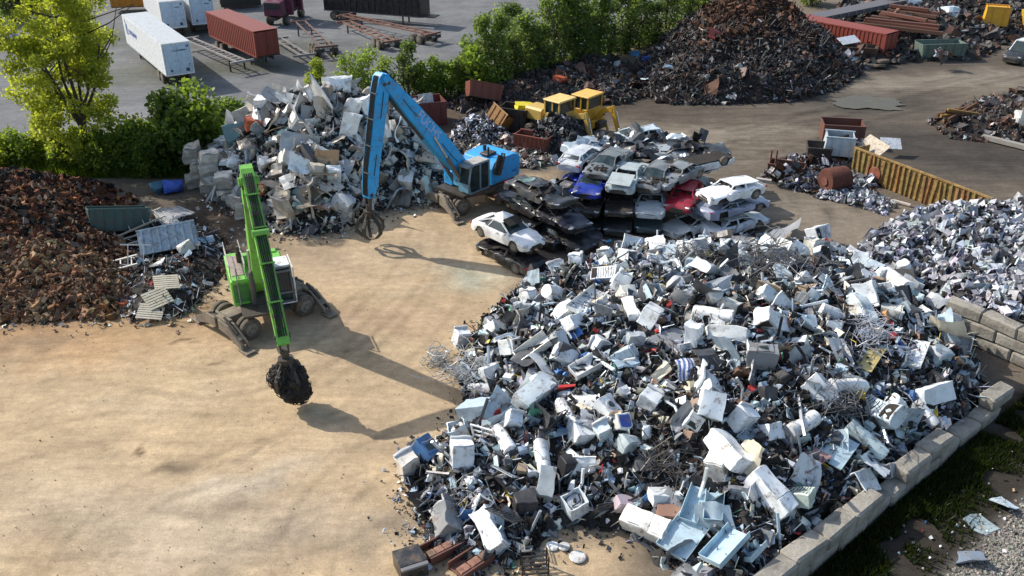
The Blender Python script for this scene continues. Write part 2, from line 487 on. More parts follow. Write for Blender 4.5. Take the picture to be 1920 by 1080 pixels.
def ground_material():
    m = bpy.data.materials.new('packed_dirt')
    m.use_nodes = True
    n, l = m.node_tree.nodes, m.node_tree.links
    b = n['Principled BSDF']
    an = n.new('ShaderNodeAttribute')
    an.attribute_name = 'Col'
    tc = n.new('ShaderNodeTexCoord')
    def nz(sc, det, vec=None, dist=0.0):
        t = n.new('ShaderNodeTexNoise')
        t.inputs['Scale'].default_value = sc
        t.inputs['Detail'].default_value = det
        t.inputs['Roughness'].default_value = .65
        t.inputs['Distortion'].default_value = dist
        l.new(vec if vec else tc.outputs['Object'], t.inputs['Vector'])
        return t.outputs[0]
    def mulc(base, sock, lo, hi, a=.3, bb=.7):
        r = n.new('ShaderNodeMapRange')
        r.inputs[1].default_value, r.inputs[2].default_value = a, bb
        r.inputs[3].default_value, r.inputs[4].default_value = lo, hi
        l.new(sock, r.inputs[0])
        x = n.new('ShaderNodeVectorMath')
        x.operation = 'SCALE'
        l.new(base, x.inputs[0])
        l.new(r.outputs[0], x.inputs[3])
        return x.outputs[0]
    def stretched(ang, sx, sy):
        mp = n.new('ShaderNodeMapping')
        mp.inputs['Rotation'].default_value = (0, 0, R(ang))
        mp.inputs['Scale'].default_value = (sx, sy, 1)
        l.new(tc.outputs['Object'], mp.inputs['Vector'])
        return mp.outputs[0]
    c = mulc(an.outputs['Color'], nz(.35, 8), .80, 1.18)
    c = mulc(c, nz(2.6, 9), .84, 1.14)
    s1 = nz(1.0, 6, stretched(-32, .22, .9), 1.6)
    c = mulc(c, s1, .88, 1.09)
    s2 = nz(1.0, 5, stretched(-20, .3, 1.3), 2.2)
    c = mulc(c, s2, .91, 1.06)
    tk = n.new('ShaderNodeAttribute')
    tk.attribute_name = 'Track'
    for an_, sy, ds in ((-20, 1.5, 1.2), (8, 1.1, 2.0), (-48, 1.3, 1.4)):
        st_ = nz(1.0, 5, stretched(an_, .09, sy), ds)
        mr = n.new('ShaderNodeMapRange')
        mr.inputs[1].default_value, mr.inputs[2].default_value = .34, .66
        mr.inputs[3].default_value, mr.inputs[4].default_value = -.11, .09
        l.new(st_, mr.inputs[0])
        ml = n.new('ShaderNodeMath')
        ml.operation = 'MULTIPLY_ADD'
        l.new(mr.outputs[0], ml.inputs[0])
        l.new(tk.outputs['Fac'], ml.inputs[1])
        ml.inputs[2].default_value = 1.0
        x_ = n.new('ShaderNodeVectorMath')
        x_.operation = 'SCALE'
        l.new(c, x_.inputs[0])
        l.new(ml.outputs[0], x_.inputs[3])
        c = x_.outputs[0]
    c = mulc(c, nz(13, 9), .86, 1.12)
    c = mulc(c, nz(1.0, 9, stretched(-38, 1.2, 9.0), .5), 1.02, .90, .52, .68)
    g = nz(34, 3)
    c = mulc(c, g, .80, 1.18)
    c = mulc(c, nz(.55, 9, stretched(-35, .8, 1.5), 1.2), 1.0, .87, .56, .74)
    c = mulc(c, nz(1.3, 9, None, .8), 1.0, .90, .58, .72)
    c = mulc(c, nz(5.5, 8, None, .3), 1.02, .85, .56, .70)
    c = mulc(c, nz(.9, 7, stretched(15, 1, 1.6), 1.5), 1.0, 1.12, .58, .74)
    l.new(c, b.inputs['Base Color'])
    b.inputs['Roughness'].default_value = .95
    b.inputs['Specular IOR Level'].default_value = .12
    add = n.new('ShaderNodeMath')
    add.operation = 'ADD'
    l.new(s1, add.inputs[0])
    l.new(nz(9, 8), add.inputs[1])
    bp = n.new('ShaderNodeBump')
    bp.inputs['Strength'].default_value = .30
    bp.inputs['Distance'].default_value = .06
    l.new(add.outputs[0], bp.inputs['Height'])
    l.new(bp.outputs[0], b.inputs['Normal'])
    return m
MATS['dirt'] = ground_material()
me.materials.append(MATS['dirt'])
ground = link(bpy.data.objects.new('ground', me))
ground['kind'] = 'structure'

def puddle():
    c = at(1622, 192)
    mb = MB()
    n = 90
    vs = [(c.x, c.y, .0)]
    for i in range(n):
        t = 2 * math.pi * i / n
        k = 1 + .45 * noise.noise(Vector((math.cos(t) * 1.9, math.sin(t) * 1.9, 3.3))) + .16 * noise.noise(Vector((math.cos(t) * 6, math.sin(t) * 6, 1.3)))
        vs.append((c.x + 3.3 * k * math.cos(t), c.y + 2.1 * k * math.sin(t), .0))
    mb.add(vs, [(0, 1 + i, 1 + (i + 1) % n) for i in range(n)])
    o = mb.build('puddle', 'water')
    o['kind'] = 'structure'
puddle()

# ------------------------------------------------------------------ heaps
class Heap:
    def __init__(s, key, poly, hmax, slope=.8, h0=None, nz=.35, nsc=.5, bumps=(), anchors=()):
        s.key, s.poly, s.hmax, s.slope, s.nz, s.nsc, s.bumps = key, [Vector((p[0], p[1])) for p in poly], hmax, slope, nz, nsc, bumps
        s.h0 = h0 or {}
        s.sl = {}
        s.anchors = anchors
        s.x0, s.x1 = min(p[0] for p in poly), max(p[0] for p in poly)
        s.y0, s.y1 = min(p[1] for p in poly), max(p[1] for p in poly)
    def H(s, x, y):
        ins, best, n = False, 1e9, len(s.poly)
        P = Vector((x, y))
        for i in range(n):
            a, b = s.poly[i], s.poly[(i + 1) % n]
            if (a.y > y) != (b.y > y) and x < (b.x - a.x) * (y - a.y) / (b.y - a.y) + a.x:
                ins = not ins
            ab = b - a
            t = max(0, min(1, (P - a).dot(ab) / ab.length_squared))
            d = (P - a - ab * t).length
            best = min(best, s.h0.get(i, 0) + d * s.sl.get(i, s.slope))
        if not ins:
            return 0.0
        h = s.hmax * math.tanh(best / s.hmax)
        for bx, by, bh, br in s.bumps:
            h += bh * math.exp(-((x - bx) ** 2 + (y - by) ** 2) / (br * br)) * min(1, best / .8)
        h += s.nz * noise.fractal(Vector((x * s.nsc, y * s.nsc, len(s.key))), 1.0, 2.0, 3) * min(1, best)
        return max(h, 0.0)
    def normal(s, x, y):
        e = .35
        return Vector((s.H(x - e, y) - s.H(x + e, y), s.H(x, y - e) - s.H(x, y + e), 2 * e)).normalized()
    def hit(s, px, py):
        d = ray(px, py)
        t = (6.5 + s.hmax - CAMH) / d.z
        step = .12
        while True:
            p = Vector((0, 0, CAMH)) + d * t
            if p.z <= s.H(p.x, p.y) or p.z < 0:
                return p
            t += step
    def where(s, x, y):
        return min(s.anchors, key=lambda a: (a[0] - x) ** 2 + (a[1] - y) ** 2)[2]
    def sample(s, rng, hmin=.05):
        while True:
            x, y = rng.uniform(s.x0, s.x1), rng.uniform(s.y0, s.y1)
            h = s.H(x, y)
            if h > hmin:
                return x, y, h
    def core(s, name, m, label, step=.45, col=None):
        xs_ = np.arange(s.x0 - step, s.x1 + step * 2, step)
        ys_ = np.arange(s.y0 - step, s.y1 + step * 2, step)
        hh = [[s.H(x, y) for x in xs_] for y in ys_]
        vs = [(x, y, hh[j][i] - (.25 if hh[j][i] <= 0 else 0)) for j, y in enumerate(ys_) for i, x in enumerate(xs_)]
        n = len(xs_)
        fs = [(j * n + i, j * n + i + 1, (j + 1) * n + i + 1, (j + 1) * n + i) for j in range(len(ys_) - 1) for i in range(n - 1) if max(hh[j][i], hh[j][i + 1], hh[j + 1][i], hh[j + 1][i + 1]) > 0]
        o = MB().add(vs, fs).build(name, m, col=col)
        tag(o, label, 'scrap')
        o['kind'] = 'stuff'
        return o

BOXV = np.array([(-1, -1, -1), (1, -1, -1), (1, 1, -1), (-1, 1, -1), (-1, -1, 1), (1, -1, 1), (1, 1, 1), (-1, 1, 1)], float) * .5
BOXF = np.array([(0, 3, 2, 1), (4, 5, 6, 7), (0, 1, 5, 4), (1, 2, 6, 5), (2, 3, 7, 6), (3, 0, 4, 7)])
# a folded plate: an L of two leaves
_p = [(-.5, .0), (.05, -.12), (.5, .3)]
LV = np.array([(x, y, z + dz) for dz in (-.03, .03) for y in (-.5, .5) for x, z in _p])
LF = np.array([(0, 1, 4, 3), (1, 2, 5, 4), (6, 9, 10, 7), (7, 10, 11, 8), (0, 6, 7, 1), (1, 7, 8, 2), (3, 4, 10, 9), (4, 5, 11, 10), (0, 3, 9, 6), (2, 8, 11, 5)])
def rand_rot(g, n, flat=0.0):
    q = g.normal(size=(n, 4))
    if flat > 0:
        q[:, 1:3] *= (1 - flat)
    q /= np.linalg.norm(q, axis=1)[:, None]
    w, x, y, z = q.T
    return np.stack([np.stack([1 - 2 * (y * y + z * z), 2 * (x * y - w * z), 2 * (x * z + w * y)], -1),
                     np.stack([2 * (x * y + w * z), 1 - 2 * (x * x + z * z), 2 * (y * z - w * x)], -1),
                     np.stack([2 * (x * z - w * y), 2 * (y * z + w * x), 1 - 2 * (x * x + y * y)], -1)], 1)
def bits(name, pts, sizes, cols, seed, tmpl='box', jit=.12, m='debris', label='', cat='scrap', flat=0.0):
    """many tiny fragments as one mesh: too small and too many to count"""
    g = np.random.default_rng(seed)
    V, F = (BOXV, BOXF) if tmpl == 'box' else (LV, LF)
    n, k = len(pts), len(V)
    v = V[None] + g.normal(size=(n, k, 3)) * jit * .5
    v = v * sizes[:, None, :]
    v = np.einsum('nij,nkj->nki', rand_rot(g, n, flat), v) + pts[:, None, :]
    f = (F[None] + (np.arange(n) * k)[:, None, None]).reshape(-1, 4)
    me = bpy.data.meshes.new(name)
    me.from_pydata(v.reshape(-1, 3).tolist(), [], f.tolist())
    ca = me.color_attributes.new('Col', 'FLOAT_COLOR', 'POINT')
    cc = np.repeat(np.concatenate([cols, np.ones((n, 1))], 1), k, axis=0)
    ca.data.foreach_set('color', cc.ravel())
    me.materials.append(MATS[m])
    o = link(bpy.data.objects.new(name, me))
    o['kind'] = 'stuff'
    if label:
        o['label'] = label
        o['category'] = cat
    return o
def pick_cols(g, n, pal):
    w = np.array([p[1] for p in pal], float)
    i = g.choice(len(pal), n, p=w / w.sum())
    c = np.array([p[0] for p in pal])[i]
    return np.clip(c * g.uniform(.65, 1.25, (n, 1)) * (1 + g.normal(size=(n, 3)) * .05), .005, .95)
def cover(heap, n, seed, lift=.05):
    rng = random.Random(seed)
    out = []
    for _ in range(n):
        x, y, h = heap.sample(rng, .02)
        out.append((x, y, h + rng.uniform(-.02, lift)))
    return np.array(out)

# ---- pools of crumpled pieces, shared by many objects
def crumple2(seed, m, asp=None):
    """larger torn sheet with many sharp folds"""
    rng = random.Random(seed)
    nx = ny = 8
    ln = []
    for _ in range(7):
        a = rng.uniform(0, math.pi)
        ln.append((math.cos(a), math.sin(a), rng.uniform(-.4, .4), rng.uniform(-.85, .85)))
    asp = asp or rng.uniform(.45, .9)
    cut = [rng.uniform(0, .16) for _ in range(4)]
    vs = []
    for j in range(ny + 1):
        for i in range(nx + 1):
            x, y = i / nx - .5, j / ny - .5
            z = sum(k * max(0, x * a + y * b - c) for a, b, c, k in ln) * .8
            x2 = x * (1 - cut[0] * abs(y) * 2 - cut[1] * rng.random() * (abs(x) > .45))
            y2 = y * (1 - cut[2] * abs(x) * 2 - cut[3] * rng.random() * (abs(y) > .45))
            vs.append(Vector((x2, y2 * asp, z)) + .045 * noise.noise_vector(Vector((x * 5 + seed, y * 5, seed * .7))))
    W_ = nx + 1
    fs = [(j * W_ + i, j * W_ + i + 1, (j + 1) * W_ + i + 1, (j + 1) * W_ + i) for j in range(ny) for i in range(nx)]
    return MB().add(vs, fs).mesh('torn_sheet', m, 25)
def crumple(seed, m, nx=4, ny=4, folds=3, amp=.8, rim=.07):
    rng = random.Random(seed)
    ln = []
    for _ in range(folds):
        a = rng.uniform(0, math.pi)
        ln.append((math.cos(a), math.sin(a), rng.uniform(-.3, .3), rng.uniform(-amp, amp)))
    asp = rng.uniform(.45, 1)
    vs = []
    for j in range(ny + 1):
        for i in range(nx + 1):
            x, y = i / nx - .5, j / ny - .5
            z = sum(k * max(0, x * a + y * b - c) for a, b, c, k in ln)
            q = .05 * noise.noise_vector(Vector((x * 3 + seed, y * 3, seed * .7)))
            vs.append(Vector((x, y * asp, z)) + q)
    W_ = nx + 1
    fs = [(j * W_ + i, j * W_ + i + 1, (j + 1) * W_ + i + 1, (j + 1) * W_ + i) for j in range(ny) for i in range(nx)]
    loop = [i for i in range(nx)] + [j * W_ + nx for j in range(ny)] + [ny * W_ + nx - i for i in range(nx)] + [(ny - j) * W_ for j in range(ny)]
    k = len(vs)
    for t in loop:
        vs.append(vs[t] * .985 + Vector((0, 0, -rim * rng.uniform(.3, 1.2))))
    L = len(loop)
    fs += [(loop[i], k + i, k + (i + 1) % L, loop[(i + 1) % L]) for i in range(L)]
    return MB().add(vs, fs).mesh('crumpled_sheet', m)
def crushbox(seed, m, cuts=2, amp=.22, dims=None):
    rng = random.Random(seed)
    bm = bmesh.new()
    bmesh.ops.create_cube(bm, size=1)
    bmesh.ops.subdivide_edges(bm, edges=bm.edges[:], cuts=cuts, use_grid_fill=True)
    d = dims or (1, rng.uniform(.5, .95), rng.uniform(.35, .8))
    pl = []
    for _ in range(3):
        v = Vector((rng.gauss(0, 1), rng.gauss(0, 1), rng.gauss(0, 1))).normalized()
        pl.append((v, rng.uniform(.18, .42)))
    for v in bm.verts:
        for nrm, c in pl:
            e = v.co.dot(nrm) - c
            if e > 0:
                v.co -= nrm * e * .75
        v.co += amp * .6 * noise.noise_vector(v.co * 2.3 + Vector((seed * 3.1, seed, 0)))
        v.co = Vector((v.co.x * d[0], v.co.y * d[1], v.co.z * d[2]))
    me = bpy.data.meshes.new('crushed_box')
    bm.to_mesh(me)
    bm.free()
    me.materials.append(MATS[m])
    return me
def curl(seed, m):
    """curved offcut of pipe or casting wall"""
    rng = random.Random(seed)
    n, arc, th = 5, rng.uniform(.9, 2.6), rng.uniform(.05, .14)
    vs = []
    for j in (-.5, .5):
        for i in range(n + 1):
            t = arc * (i / n - .5)
            for r in (.5, .5 - th):
                vs.append((r * math.sin(t) + rng.uniform(-.02, .02), j * rng.uniform(.8, 1.15), r * math.cos(t) - .35))
    w = 2 * (n + 1)
    fs = []
    for i in range(n):
        a = 2 * i
        fs += [(a, a + 2, w + a + 2, w + a), (a + 1, w + a + 1, w + a + 3, a + 3), (a, a + 1, a + 3, a + 2), (w + a, w + a + 2, w + a + 3, w + a + 1)]
    fs += [(0, w, w + 1, 1), (2 * n, 2 * n + 1, w + 2 * n + 1, w + 2 * n)]
    return MB().add(vs, fs).mesh('offcut', m)
def bentpipe(seed, m, r=.03, n=5):
    rng = random.Random(seed)
    p, d = Vector((-.5, 0, 0)), Vector((1, 0, 0))
    pts = [p.copy()]
    k = 4
    for i in range(k):
        p = p + d.normalized() * (1.0 / k)
        pts.append(p.copy())
        if rng.random() < .55:
            d = d + Vector((rng.uniform(-.2, .2), rng.uniform(-.7, .7), rng.uniform(-.5, .5)))
    return MB().tube(pts, r, n).mesh('bent_pipe', m)

def place(mesh, name, loc, rot, sc, col, label, cat, group):
    o = link(bpy.data.objects.new(name, mesh))
    o.location = loc
    o.rotation_euler = rot
    o.scale = sc if not isinstance(sc, (int, float)) else (sc, sc, sc)
    o.color = (*col, 1)
    return tag(o, label, cat, group)
def strew(heap, n, seed, pool, name, noun, cat, pal, smin, smax, lift=.12, flat=.0, aniso=.35, avoid=()):
    """n single pieces lying on a heap, every one an object of its own"""
    rng = random.Random(seed)
    wts = [p[2] for p in pal]
    for _ in range(n):
        for _t in range(30):
            x, y, h = heap.sample(rng, .04)
            if all((x - a) ** 2 + (y - b) ** 2 > r * r for a, b, r in avoid):
                break
        cn, c, _w = rng.choices(pal, wts)[0]
        s = smin + (smax - smin) * rng.random() ** 1.7
        k = rng.uniform(.8, 1.18)
        c = tuple(min(.93, max(.004, v * k)) for v in c)
        if rng.random() < flat:
            q = heap.normal(x, y).to_track_quat('Z', 'Y') @ Euler((rng.gauss(0, .35), rng.gauss(0, .35), rng.uniform(0, 6.28))).to_quaternion()
            rot = q.to_euler()
        else:
            rot = Euler((rng.uniform(0, 6.28), rng.uniform(0, 6.28), rng.uniform(0, 6.28)))
        sc = (s * rng.uniform(1 - aniso, 1 + aniso), s * rng.uniform(1 - aniso, 1 + aniso), s * rng.uniform(1 - aniso, 1 + aniso))
        place(rng.choice(pool), name, (x, y, h + s * lift), rot, sc, c, f'{("small", "medium", "large")[min(2, int(3 * (s - smin) / (smax - smin + 1e-6)))]} {cn} {noun} {heap.where(x, y)}', cat, f'{noun} pieces of the {heap.key}')

# ---- concrete block walls
def block_mesh(seed, L, Wd, Hh):
    rng = random.Random(seed)
    mb = MB().box((0, 0, 0), (L, Wd, Hh), b=.085)
    mb.v = [tuple(Vector(p) +  .075 * noise.noise_vector(Vector(p) * 1.1 + Vector((seed * 5.3, 0, 0)))) for p in mb.v]
    return mb.mesh('concrete_block', 'concrete')
BLK = [block_mesh(i, 1.72, .74, .62) for i in range(6)]
def block_wall(name, label, p, q, courses, skip=(), seed=1, jit=.05, L=1.76):
    rng = random.Random(seed)
    d = Vector((q[0] - p[0], q[1] - p[1], 0))
    n = max(1, round(d.length / L))
    u = d.normalized()
    a = math.atan2(u.y, u.x)
    t = thing(name, label, 'wall', (p[0], p[1], 0), a)
    for c in range(courses):
        for i in range(n):
            if (c, i) in skip:
                continue
            o = link(bpy.data.objects.new('concrete_block', rng.choice(BLK)))
            o.parent = t
            x = (i + .5 + (.5 if c % 2 else 0)) * L
            o.location = (x + rng.uniform(-.02, .02), rng.uniform(-jit, jit), .30 + c * .625)
            o.rotation_euler = (rng.uniform(-.015, .015), rng.uniform(-.015, .015) + (math.pi if rng.random() < .5 else 0), rng.uniform(-.05, .05))
    return t
WA, WB = at(1432, 1083, 1.25), at(1880, 722, 1.25)
block_wall('concrete_block_wall', 'long pale concrete block wall along the lower right edge of the appliance heap', WA - (WB - WA) * .28, WB, 2, skip={(1, 9), (1, 10), (1, 6)}, seed=4, jit=.07)
WC, WD = at(1782, 556, 1.87), at(1990, 640, 1.87)
block_wall('concrete_block_wall', 'tall concrete block wall between the appliance heap and the silver aluminium heap', WC, WD + (WD - WC) * .4, 3, seed=8)

wn = (WB - WA).normalized()
win = Vector((-wn.y, wn.x))           # towards the heap
def wl(t, off):
    p = WA.lerp(WB, t)
    return (p.x + win.x * off, p.y + win.y * off)
BIG = Heap('appliance heap', pp((912, 592), (852, 690), (886, 780), (752, 880), (785, 975), (800, 1030), (900, 1066), (985, 1050), (1060, 985), (1175, 1000), (1262, 1075)) + [wl(-.06, .45), wl(.5, .45), wl(.97, .45)] + pp((1806, 640), (1700, 520), (1560, 466), (1440, 444), (1230, 462), (1070, 496), (985, 535)),
           3.5, .62, {10: .75, 11: .85, 12: .8, 13: .8}, nz=.5, nsc=.42, bumps=[(9.5, 35, .5, 4), (16, 38, .35, 4), (7, 43, .5, 3)])
BIG.sl = {15: .36, 16: .34, 17: .34, 18: .4, 3: .4, 4: .35, 5: .3, 6: .35}
BIG.anchors = [(*tuple(at(900, 640, .5))[:2], "on the appliance heap's yard side"), (*tuple(at(1100, 560, 2.5))[:2], "on the appliance heap's upper left"), (*tuple(at(1250, 470, 2.2))[:2], "on the appliance heap's car side"),
               (*tuple(at(1500, 500, 2.5))[:2], "on the appliance heap's far right"), (*tuple(at(1350, 620, 3.5))[:2], "on the appliance heap's centre"), (*tuple(at(1650, 640, 3))[:2], "on the appliance heap's right middle"), (*tuple(at(1600, 830, 1.5))[:2], "on the appliance heap's wall side"),
               (*tuple(at(1180, 760, 2.5))[:2], "on the appliance heap's lower middle"), (*tuple(at(900, 900, 1))[:2], "on the appliance heap's near left"), (*tuple(at(1120, 950, 1))[:2], "on the appliance heap's near foot"), (*tuple(at(1380, 980, 1))[:2], "on the appliance heap's near corner")]
SIL = Heap('aluminium heap', [(WC.x - .6, WC.y - .3), (WD.x + 6, WD.y - 2.6)] + [(42, 38), (40, 50), (31, 53)] + pp((1800, 405), (1700, 405), (1625, 450), (1560, 520), (1690, 545)), 3.0, .66, {0: .9}, nz=.35, bumps=[(26, 46, .6, 3)])
SIL.anchors = [(*tuple(at(1640, 480))[:2], "on the silver heap's left toe"), (*tuple(at(1780, 400, 2))[:2], "on the silver heap's top"), (*tuple(at(1880, 430, 2))[:2], "on the silver heap's far right"), (*tuple(at(1860, 540, 1.5))[:2], "on the silver heap's wall side"), (*tuple(at(1740, 500, 1))[:2], "on the silver heap's near slope")]
BAK = Heap('crushed panel heap', pp((385, 372), (452, 402), (520, 440), (640, 436), (720, 395), (800, 380)) + [(-4.2, 57.5), (-3.6, 61.5), (-6, 65.5), (-11, 67), (-17, 66), (-22.5, 61.5)], 5.6, 1.05, nz=.6, nsc=.4, bumps=[(-11.8, 60.6, 1.4, 3.2), (-16.8, 60.2, .9, 2.6), (-7, 60, -.4, 3)])
BAK.anchors = [(*tuple(at(420, 300, 2))[:2], "on the panel heap's left end"), (*tuple(at(540, 220, 5))[:2], "on the panel heap's upper left"), (*tuple(at(640, 170, 6))[:2], "on the panel heap's top"), (*tuple(at(600, 320, 3))[:2], "on the panel heap's face"), (*tuple(at(620, 410, .5))[:2], "on the panel heap's foot"), (*tuple(at(760, 330, 2))[:2], "on the panel heap's boom side")]
BRN = Heap('rusty fragment heap', [(-60, 39.5), (-40, 38.6)] + pp((0, 606), (110, 598), (205, 596), (250, 560), (265, 500), (255, 440), (215, 395)) + [(-23.5, 52.5), (-25.5, 56), (-30, 57.5), (-60, 57.5)], 4.9, .60, nz=.35, nsc=.35, bumps=[(-29, 51, .6, 4)])
BRN.anchors = [(*tuple(at(60, 330, 3.5))[:2], "on the rusty heap's crest"), (*tuple(at(60, 450, 2))[:2], "on the rusty heap's middle"), (*tuple(at(80, 570, .5))[:2], "on the rusty heap's foot"), (*tuple(at(220, 430, 1))[:2], "on the rusty heap's skip side"), (*tuple(at(220, 560, .4))[:2], "on the rusty heap's right toe")]
DRK = Heap('dark steel heap', pp((1195, 180), (1262, 198), (1345, 197), (1420, 195), (1500, 190), (1570, 168), (1620, 140)) + [(35, 96), (32, 106), (25, 108), (18, 102), (13, 92)], 5.4, .60, nz=.9, nsc=.22, bumps=[(24.0, 98.5, 1.9, 6.0), (21, 91, .9, 4), (29, 95, .7, 4)])
DRK.anchors = [(*tuple(at(1240, 150, 1))[:2], "on the dark heap's left end"), (*tuple(at(1380, 40, 7))[:2], "on the dark heap's peak"), (*tuple(at(1400, 160, 1))[:2], "on the dark heap's foot"), (*tuple(at(1500, 110, 2))[:2], "on the dark heap's right side"), (*tuple(at(1330, 100, 4))[:2], "on the dark heap's middle")]
MID = Heap('low dark scrap bank', pp((905, 225), (1000, 232), (1090, 200), (1180, 196), (1230, 170)) + [(11, 93), (4, 92), (-3, 84), (-6, 76)], 1.0, .35, nz=.4, nsc=.3)
MID.anchors = [(*tuple(at(950, 190, 1))[:2], 'on the bank left of the yellow loaders'), (*tuple(at(1050, 150, 1))[:2], 'on the bank behind the yellow loaders'), (*tuple(at(1150, 160, 1))[:2], 'on the bank right of the yellow loaders')]
CRN = Heap('corner steel heap', pp((1735, 232), (1780, 262), (1860, 268), (1985, 285), (2060, 200), (1930, 178), (1820, 192)), 1.3, .5, nz=.3, nsc=.4)
CRN.anchors = [(*tuple(at(1790, 225, .8))[:2], "on the heap by the puddle"), (*tuple(at(1890, 240, .8))[:2], "on the heap at right edge")]
FAR = Heap('far steel bank', pp((1540, 140), (1700, 118), (1840, 112), (1930, 60), (2050, 30)) + [(75, 130), (48, 132), (37, 108)], 2.2, .35, nz=.5, nsc=.2)
FAR.anchors = [(*tuple(at(1650, 110, 1))[:2], "by the far red container"), (*tuple(at(1800, 60, 1))[:2], "on the far top right bank"), (*tuple(at(1900, 30, 1))[:2], 'on the far bank in the corner')]
LFT = Heap('mixed scrap patch', pp((215, 545), (245, 600), (330, 602), (385, 560), (430, 500), (420, 440), (330, 410), (250, 420)), .75, .5, nz=.3, nsc=.6)
LFT.anchors = [(*tuple(at(280, 580, .3))[:2], 'near the pallets left of the green handler'), (*tuple(at(370, 500, .4))[:2], 'between the blue bin and the green handler'), (*tuple(at(290, 450, .4))[:2], 'beside the ribbed blue bin')]
BIN = Heap('black shredded heap', pp((975, 285), (1010, 300), (1085, 300), (1120, 270), (1085, 235), (1010, 232)), 2.4, 1.3, nz=.4, nsc=.6)
BIN.anchors = [(*tuple(at(1040, 270, 1))[:2], 'on the black heap by the red bin')]
ALU2 = Heap('shredded alloy patch', [(-5.2, 66.2), (-1.6, 63.5), (.2, 66.5), (-1, 71.5), (-4.4, 71.5)], 1.5, .7, nz=.3, nsc=.6)
ALU2.anchors = [(*tuple(at(830, 215, 1))[:2], 'on the shiny patch by the blue boom')]

GREYS = [('white', (.76, .79, .81), 4), ('pale grey', (.46, .49, .52), 3), ('light blue-grey', (.40, .50, .58), 4), ('cream', (.70, .64, .50), 2), ('dark grey', (.085, .09, .10), 4.5), ('black', (.022, .023, .026), 5), ('mid grey', (.24, .25, .27), 3), ('rust brown', (.20, .11, .07), 1), ('tan', (.42, .32, .22), .7), ('red', (.42, .04, .04), .35), ('blue', (.06, .16, .42), .4), ('yellow', (.65, .48, .06), .2), ('green', (.12, .30, .20), .25)]
BEIGE = [('pale beige', (.56, .50, .42), 5), ('white', (.78, .77, .74), 4), ('light grey', (.46, .46, .45), 4), ('grey brown', (.28, .24, .20), 3), ('blue-grey', (.28, .34, .38), 2), ('dark grey', (.08, .08, .085), 3), ('orange red', (.55, .12, .05), .35), ('teal grey', (.14, .24, .25), .7), ('tan', (.45, .33, .22), 1.2)]
RUSTS = [('dark rust brown', (.105, .040, .022), 6), ('rust brown', (.19, .078, .040), 4), ('pale tan rusted', (.33, .215, .13), 1.4), ('brown grey', (.16, .12, .095), 3), ('orange rusted', (.34, .14, .05), .8)]
RUSTLO = [('tan rusted', (.30, .185, .10), 4), ('rust brown', (.19, .095, .052), 5), ('brown grey', (.15, .10, .068), 4), ('pale tan', (.42, .29, .17), 1.2)]
SILV = [('bright silver', (.54, .55, .59), 5), ('blue tinted silver', (.38, .41, .48), 4), ('dull silver', (.27, .28, .31), 5), ('white', (.70, .71, .74), 1), ('dark grey', (.09, .09, .105), 3)]
DARKS = [('black', (.024, .023, .023), 4), ('dark grey', (.06, .06, .062), 4), ('dark rust brown', (.085, .042, .03), 4), ('mid grey', (.17, .17, .18), 1.2), ('pale grey', (.42, .43, .45), .35), ('rust brown', (.16, .08, .05), 2), ('white', (.65, .66, .66), .2)]
def npal(p, dark=0):
    return [(c, w) for _, c, w in p] + ([((.02, .019, .018), dark)] if dark else [])

BIG.core('scrap_mound', 'grime_and_shade', 'dark fine scrap filling the gaps of the appliance heap')
SIL.core('scrap_mound', 'grime_and_shade', 'dark fine scrap under the silver aluminium heap')
BAK.core('scrap_mound', 'grime_and_shade', 'dark fine scrap inside the crushed panel heap')
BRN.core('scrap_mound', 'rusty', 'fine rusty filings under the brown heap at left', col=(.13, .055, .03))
DRK.core('scrap_mound', 'grime_and_shade', 'dark fine scrap under the dark steel heap', .8)
MID.core('scrap_mound', 'grime_and_shade', 'dark earth and scrap of the low bank behind the yellow loaders', .8)
CRN.core('scrap_mound', 'grime_and_shade', 'dark earth and scrap of the low heap right of the puddle', .6)
FAR.core('scrap_mound', 'grime_and_shade', 'dark earth and scrap of the far bank at the top right', 1.2)
LFT.core('scrap_mound', 'grime_and_shade', 'dark earth and scrap of the patch left of the green handler', .5)
BIN.core('scrap_mound', 'grime_and_shade', 'black fine shred of the heap behind the rust red bin', .5)
ALU2.core('scrap_mound', 'grime_and_shade', 'dark fine shred of the patch right of the blue boom', .5)

G_ = np.random.default_rng(5)
def litter(heap, nbox, nleaf, nrod, pal, seed, label, s0=.10, s1=.34, m='debris', lift=.12, rodlen=(.4, 1.3), rodcol=None, rodw=.03):
    g = np.random.default_rng(seed)
    if nbox:
        p = cover(heap, nbox, seed, lift)
        s = g.uniform(s0, s1, (nbox, 1)) * g.uniform(.25, 1, (nbox, 3))
        bits('scrap_litter', p, s, pick_cols(g, nbox, pal), seed, 'box', .25, m, label + ', lumps')
    if nleaf:
        p = cover(heap, nleaf, seed + 1, lift)
        s = g.uniform(s0 * 1.3, s1 * 1.5, (nleaf, 1)) * g.uniform(.5, 1, (nleaf, 3))
        bits('scrap_litter', p, s, pick_cols(g, nleaf, pal), seed + 1, 'leaf', .12, m, label + ', bent plates')
    if nrod:
        p = cover(heap, nrod, seed + 2, lift * 1.5)
        s = np.stack([g.uniform(*rodlen, nrod), g.uniform(.4, 1, nrod) * rodw, g.uniform(.4, 1, nrod) * rodw], 1)
        bits('rod_litter', p, s, pick_cols(g, nrod, rodcol or pal), seed + 2, 'box', .02, m, label + ', thin rods and wire', flat=.35)
LITP = npal(GREYS, 22)
litter(BIG, 5200, 5600, 6200, LITP, 11, 'small mixed metal scrap between the appliances', .14, .5)
litter(SIL, 4500, 5000, 500, npal(SILV, 5), 21, 'small silver scrap of the aluminium heap', .2, .55)
litter(BAK, 3200, 3800, 1800, npal(BEIGE, 16), 31, 'small torn scrap of the crushed panel heap', .12, .40)
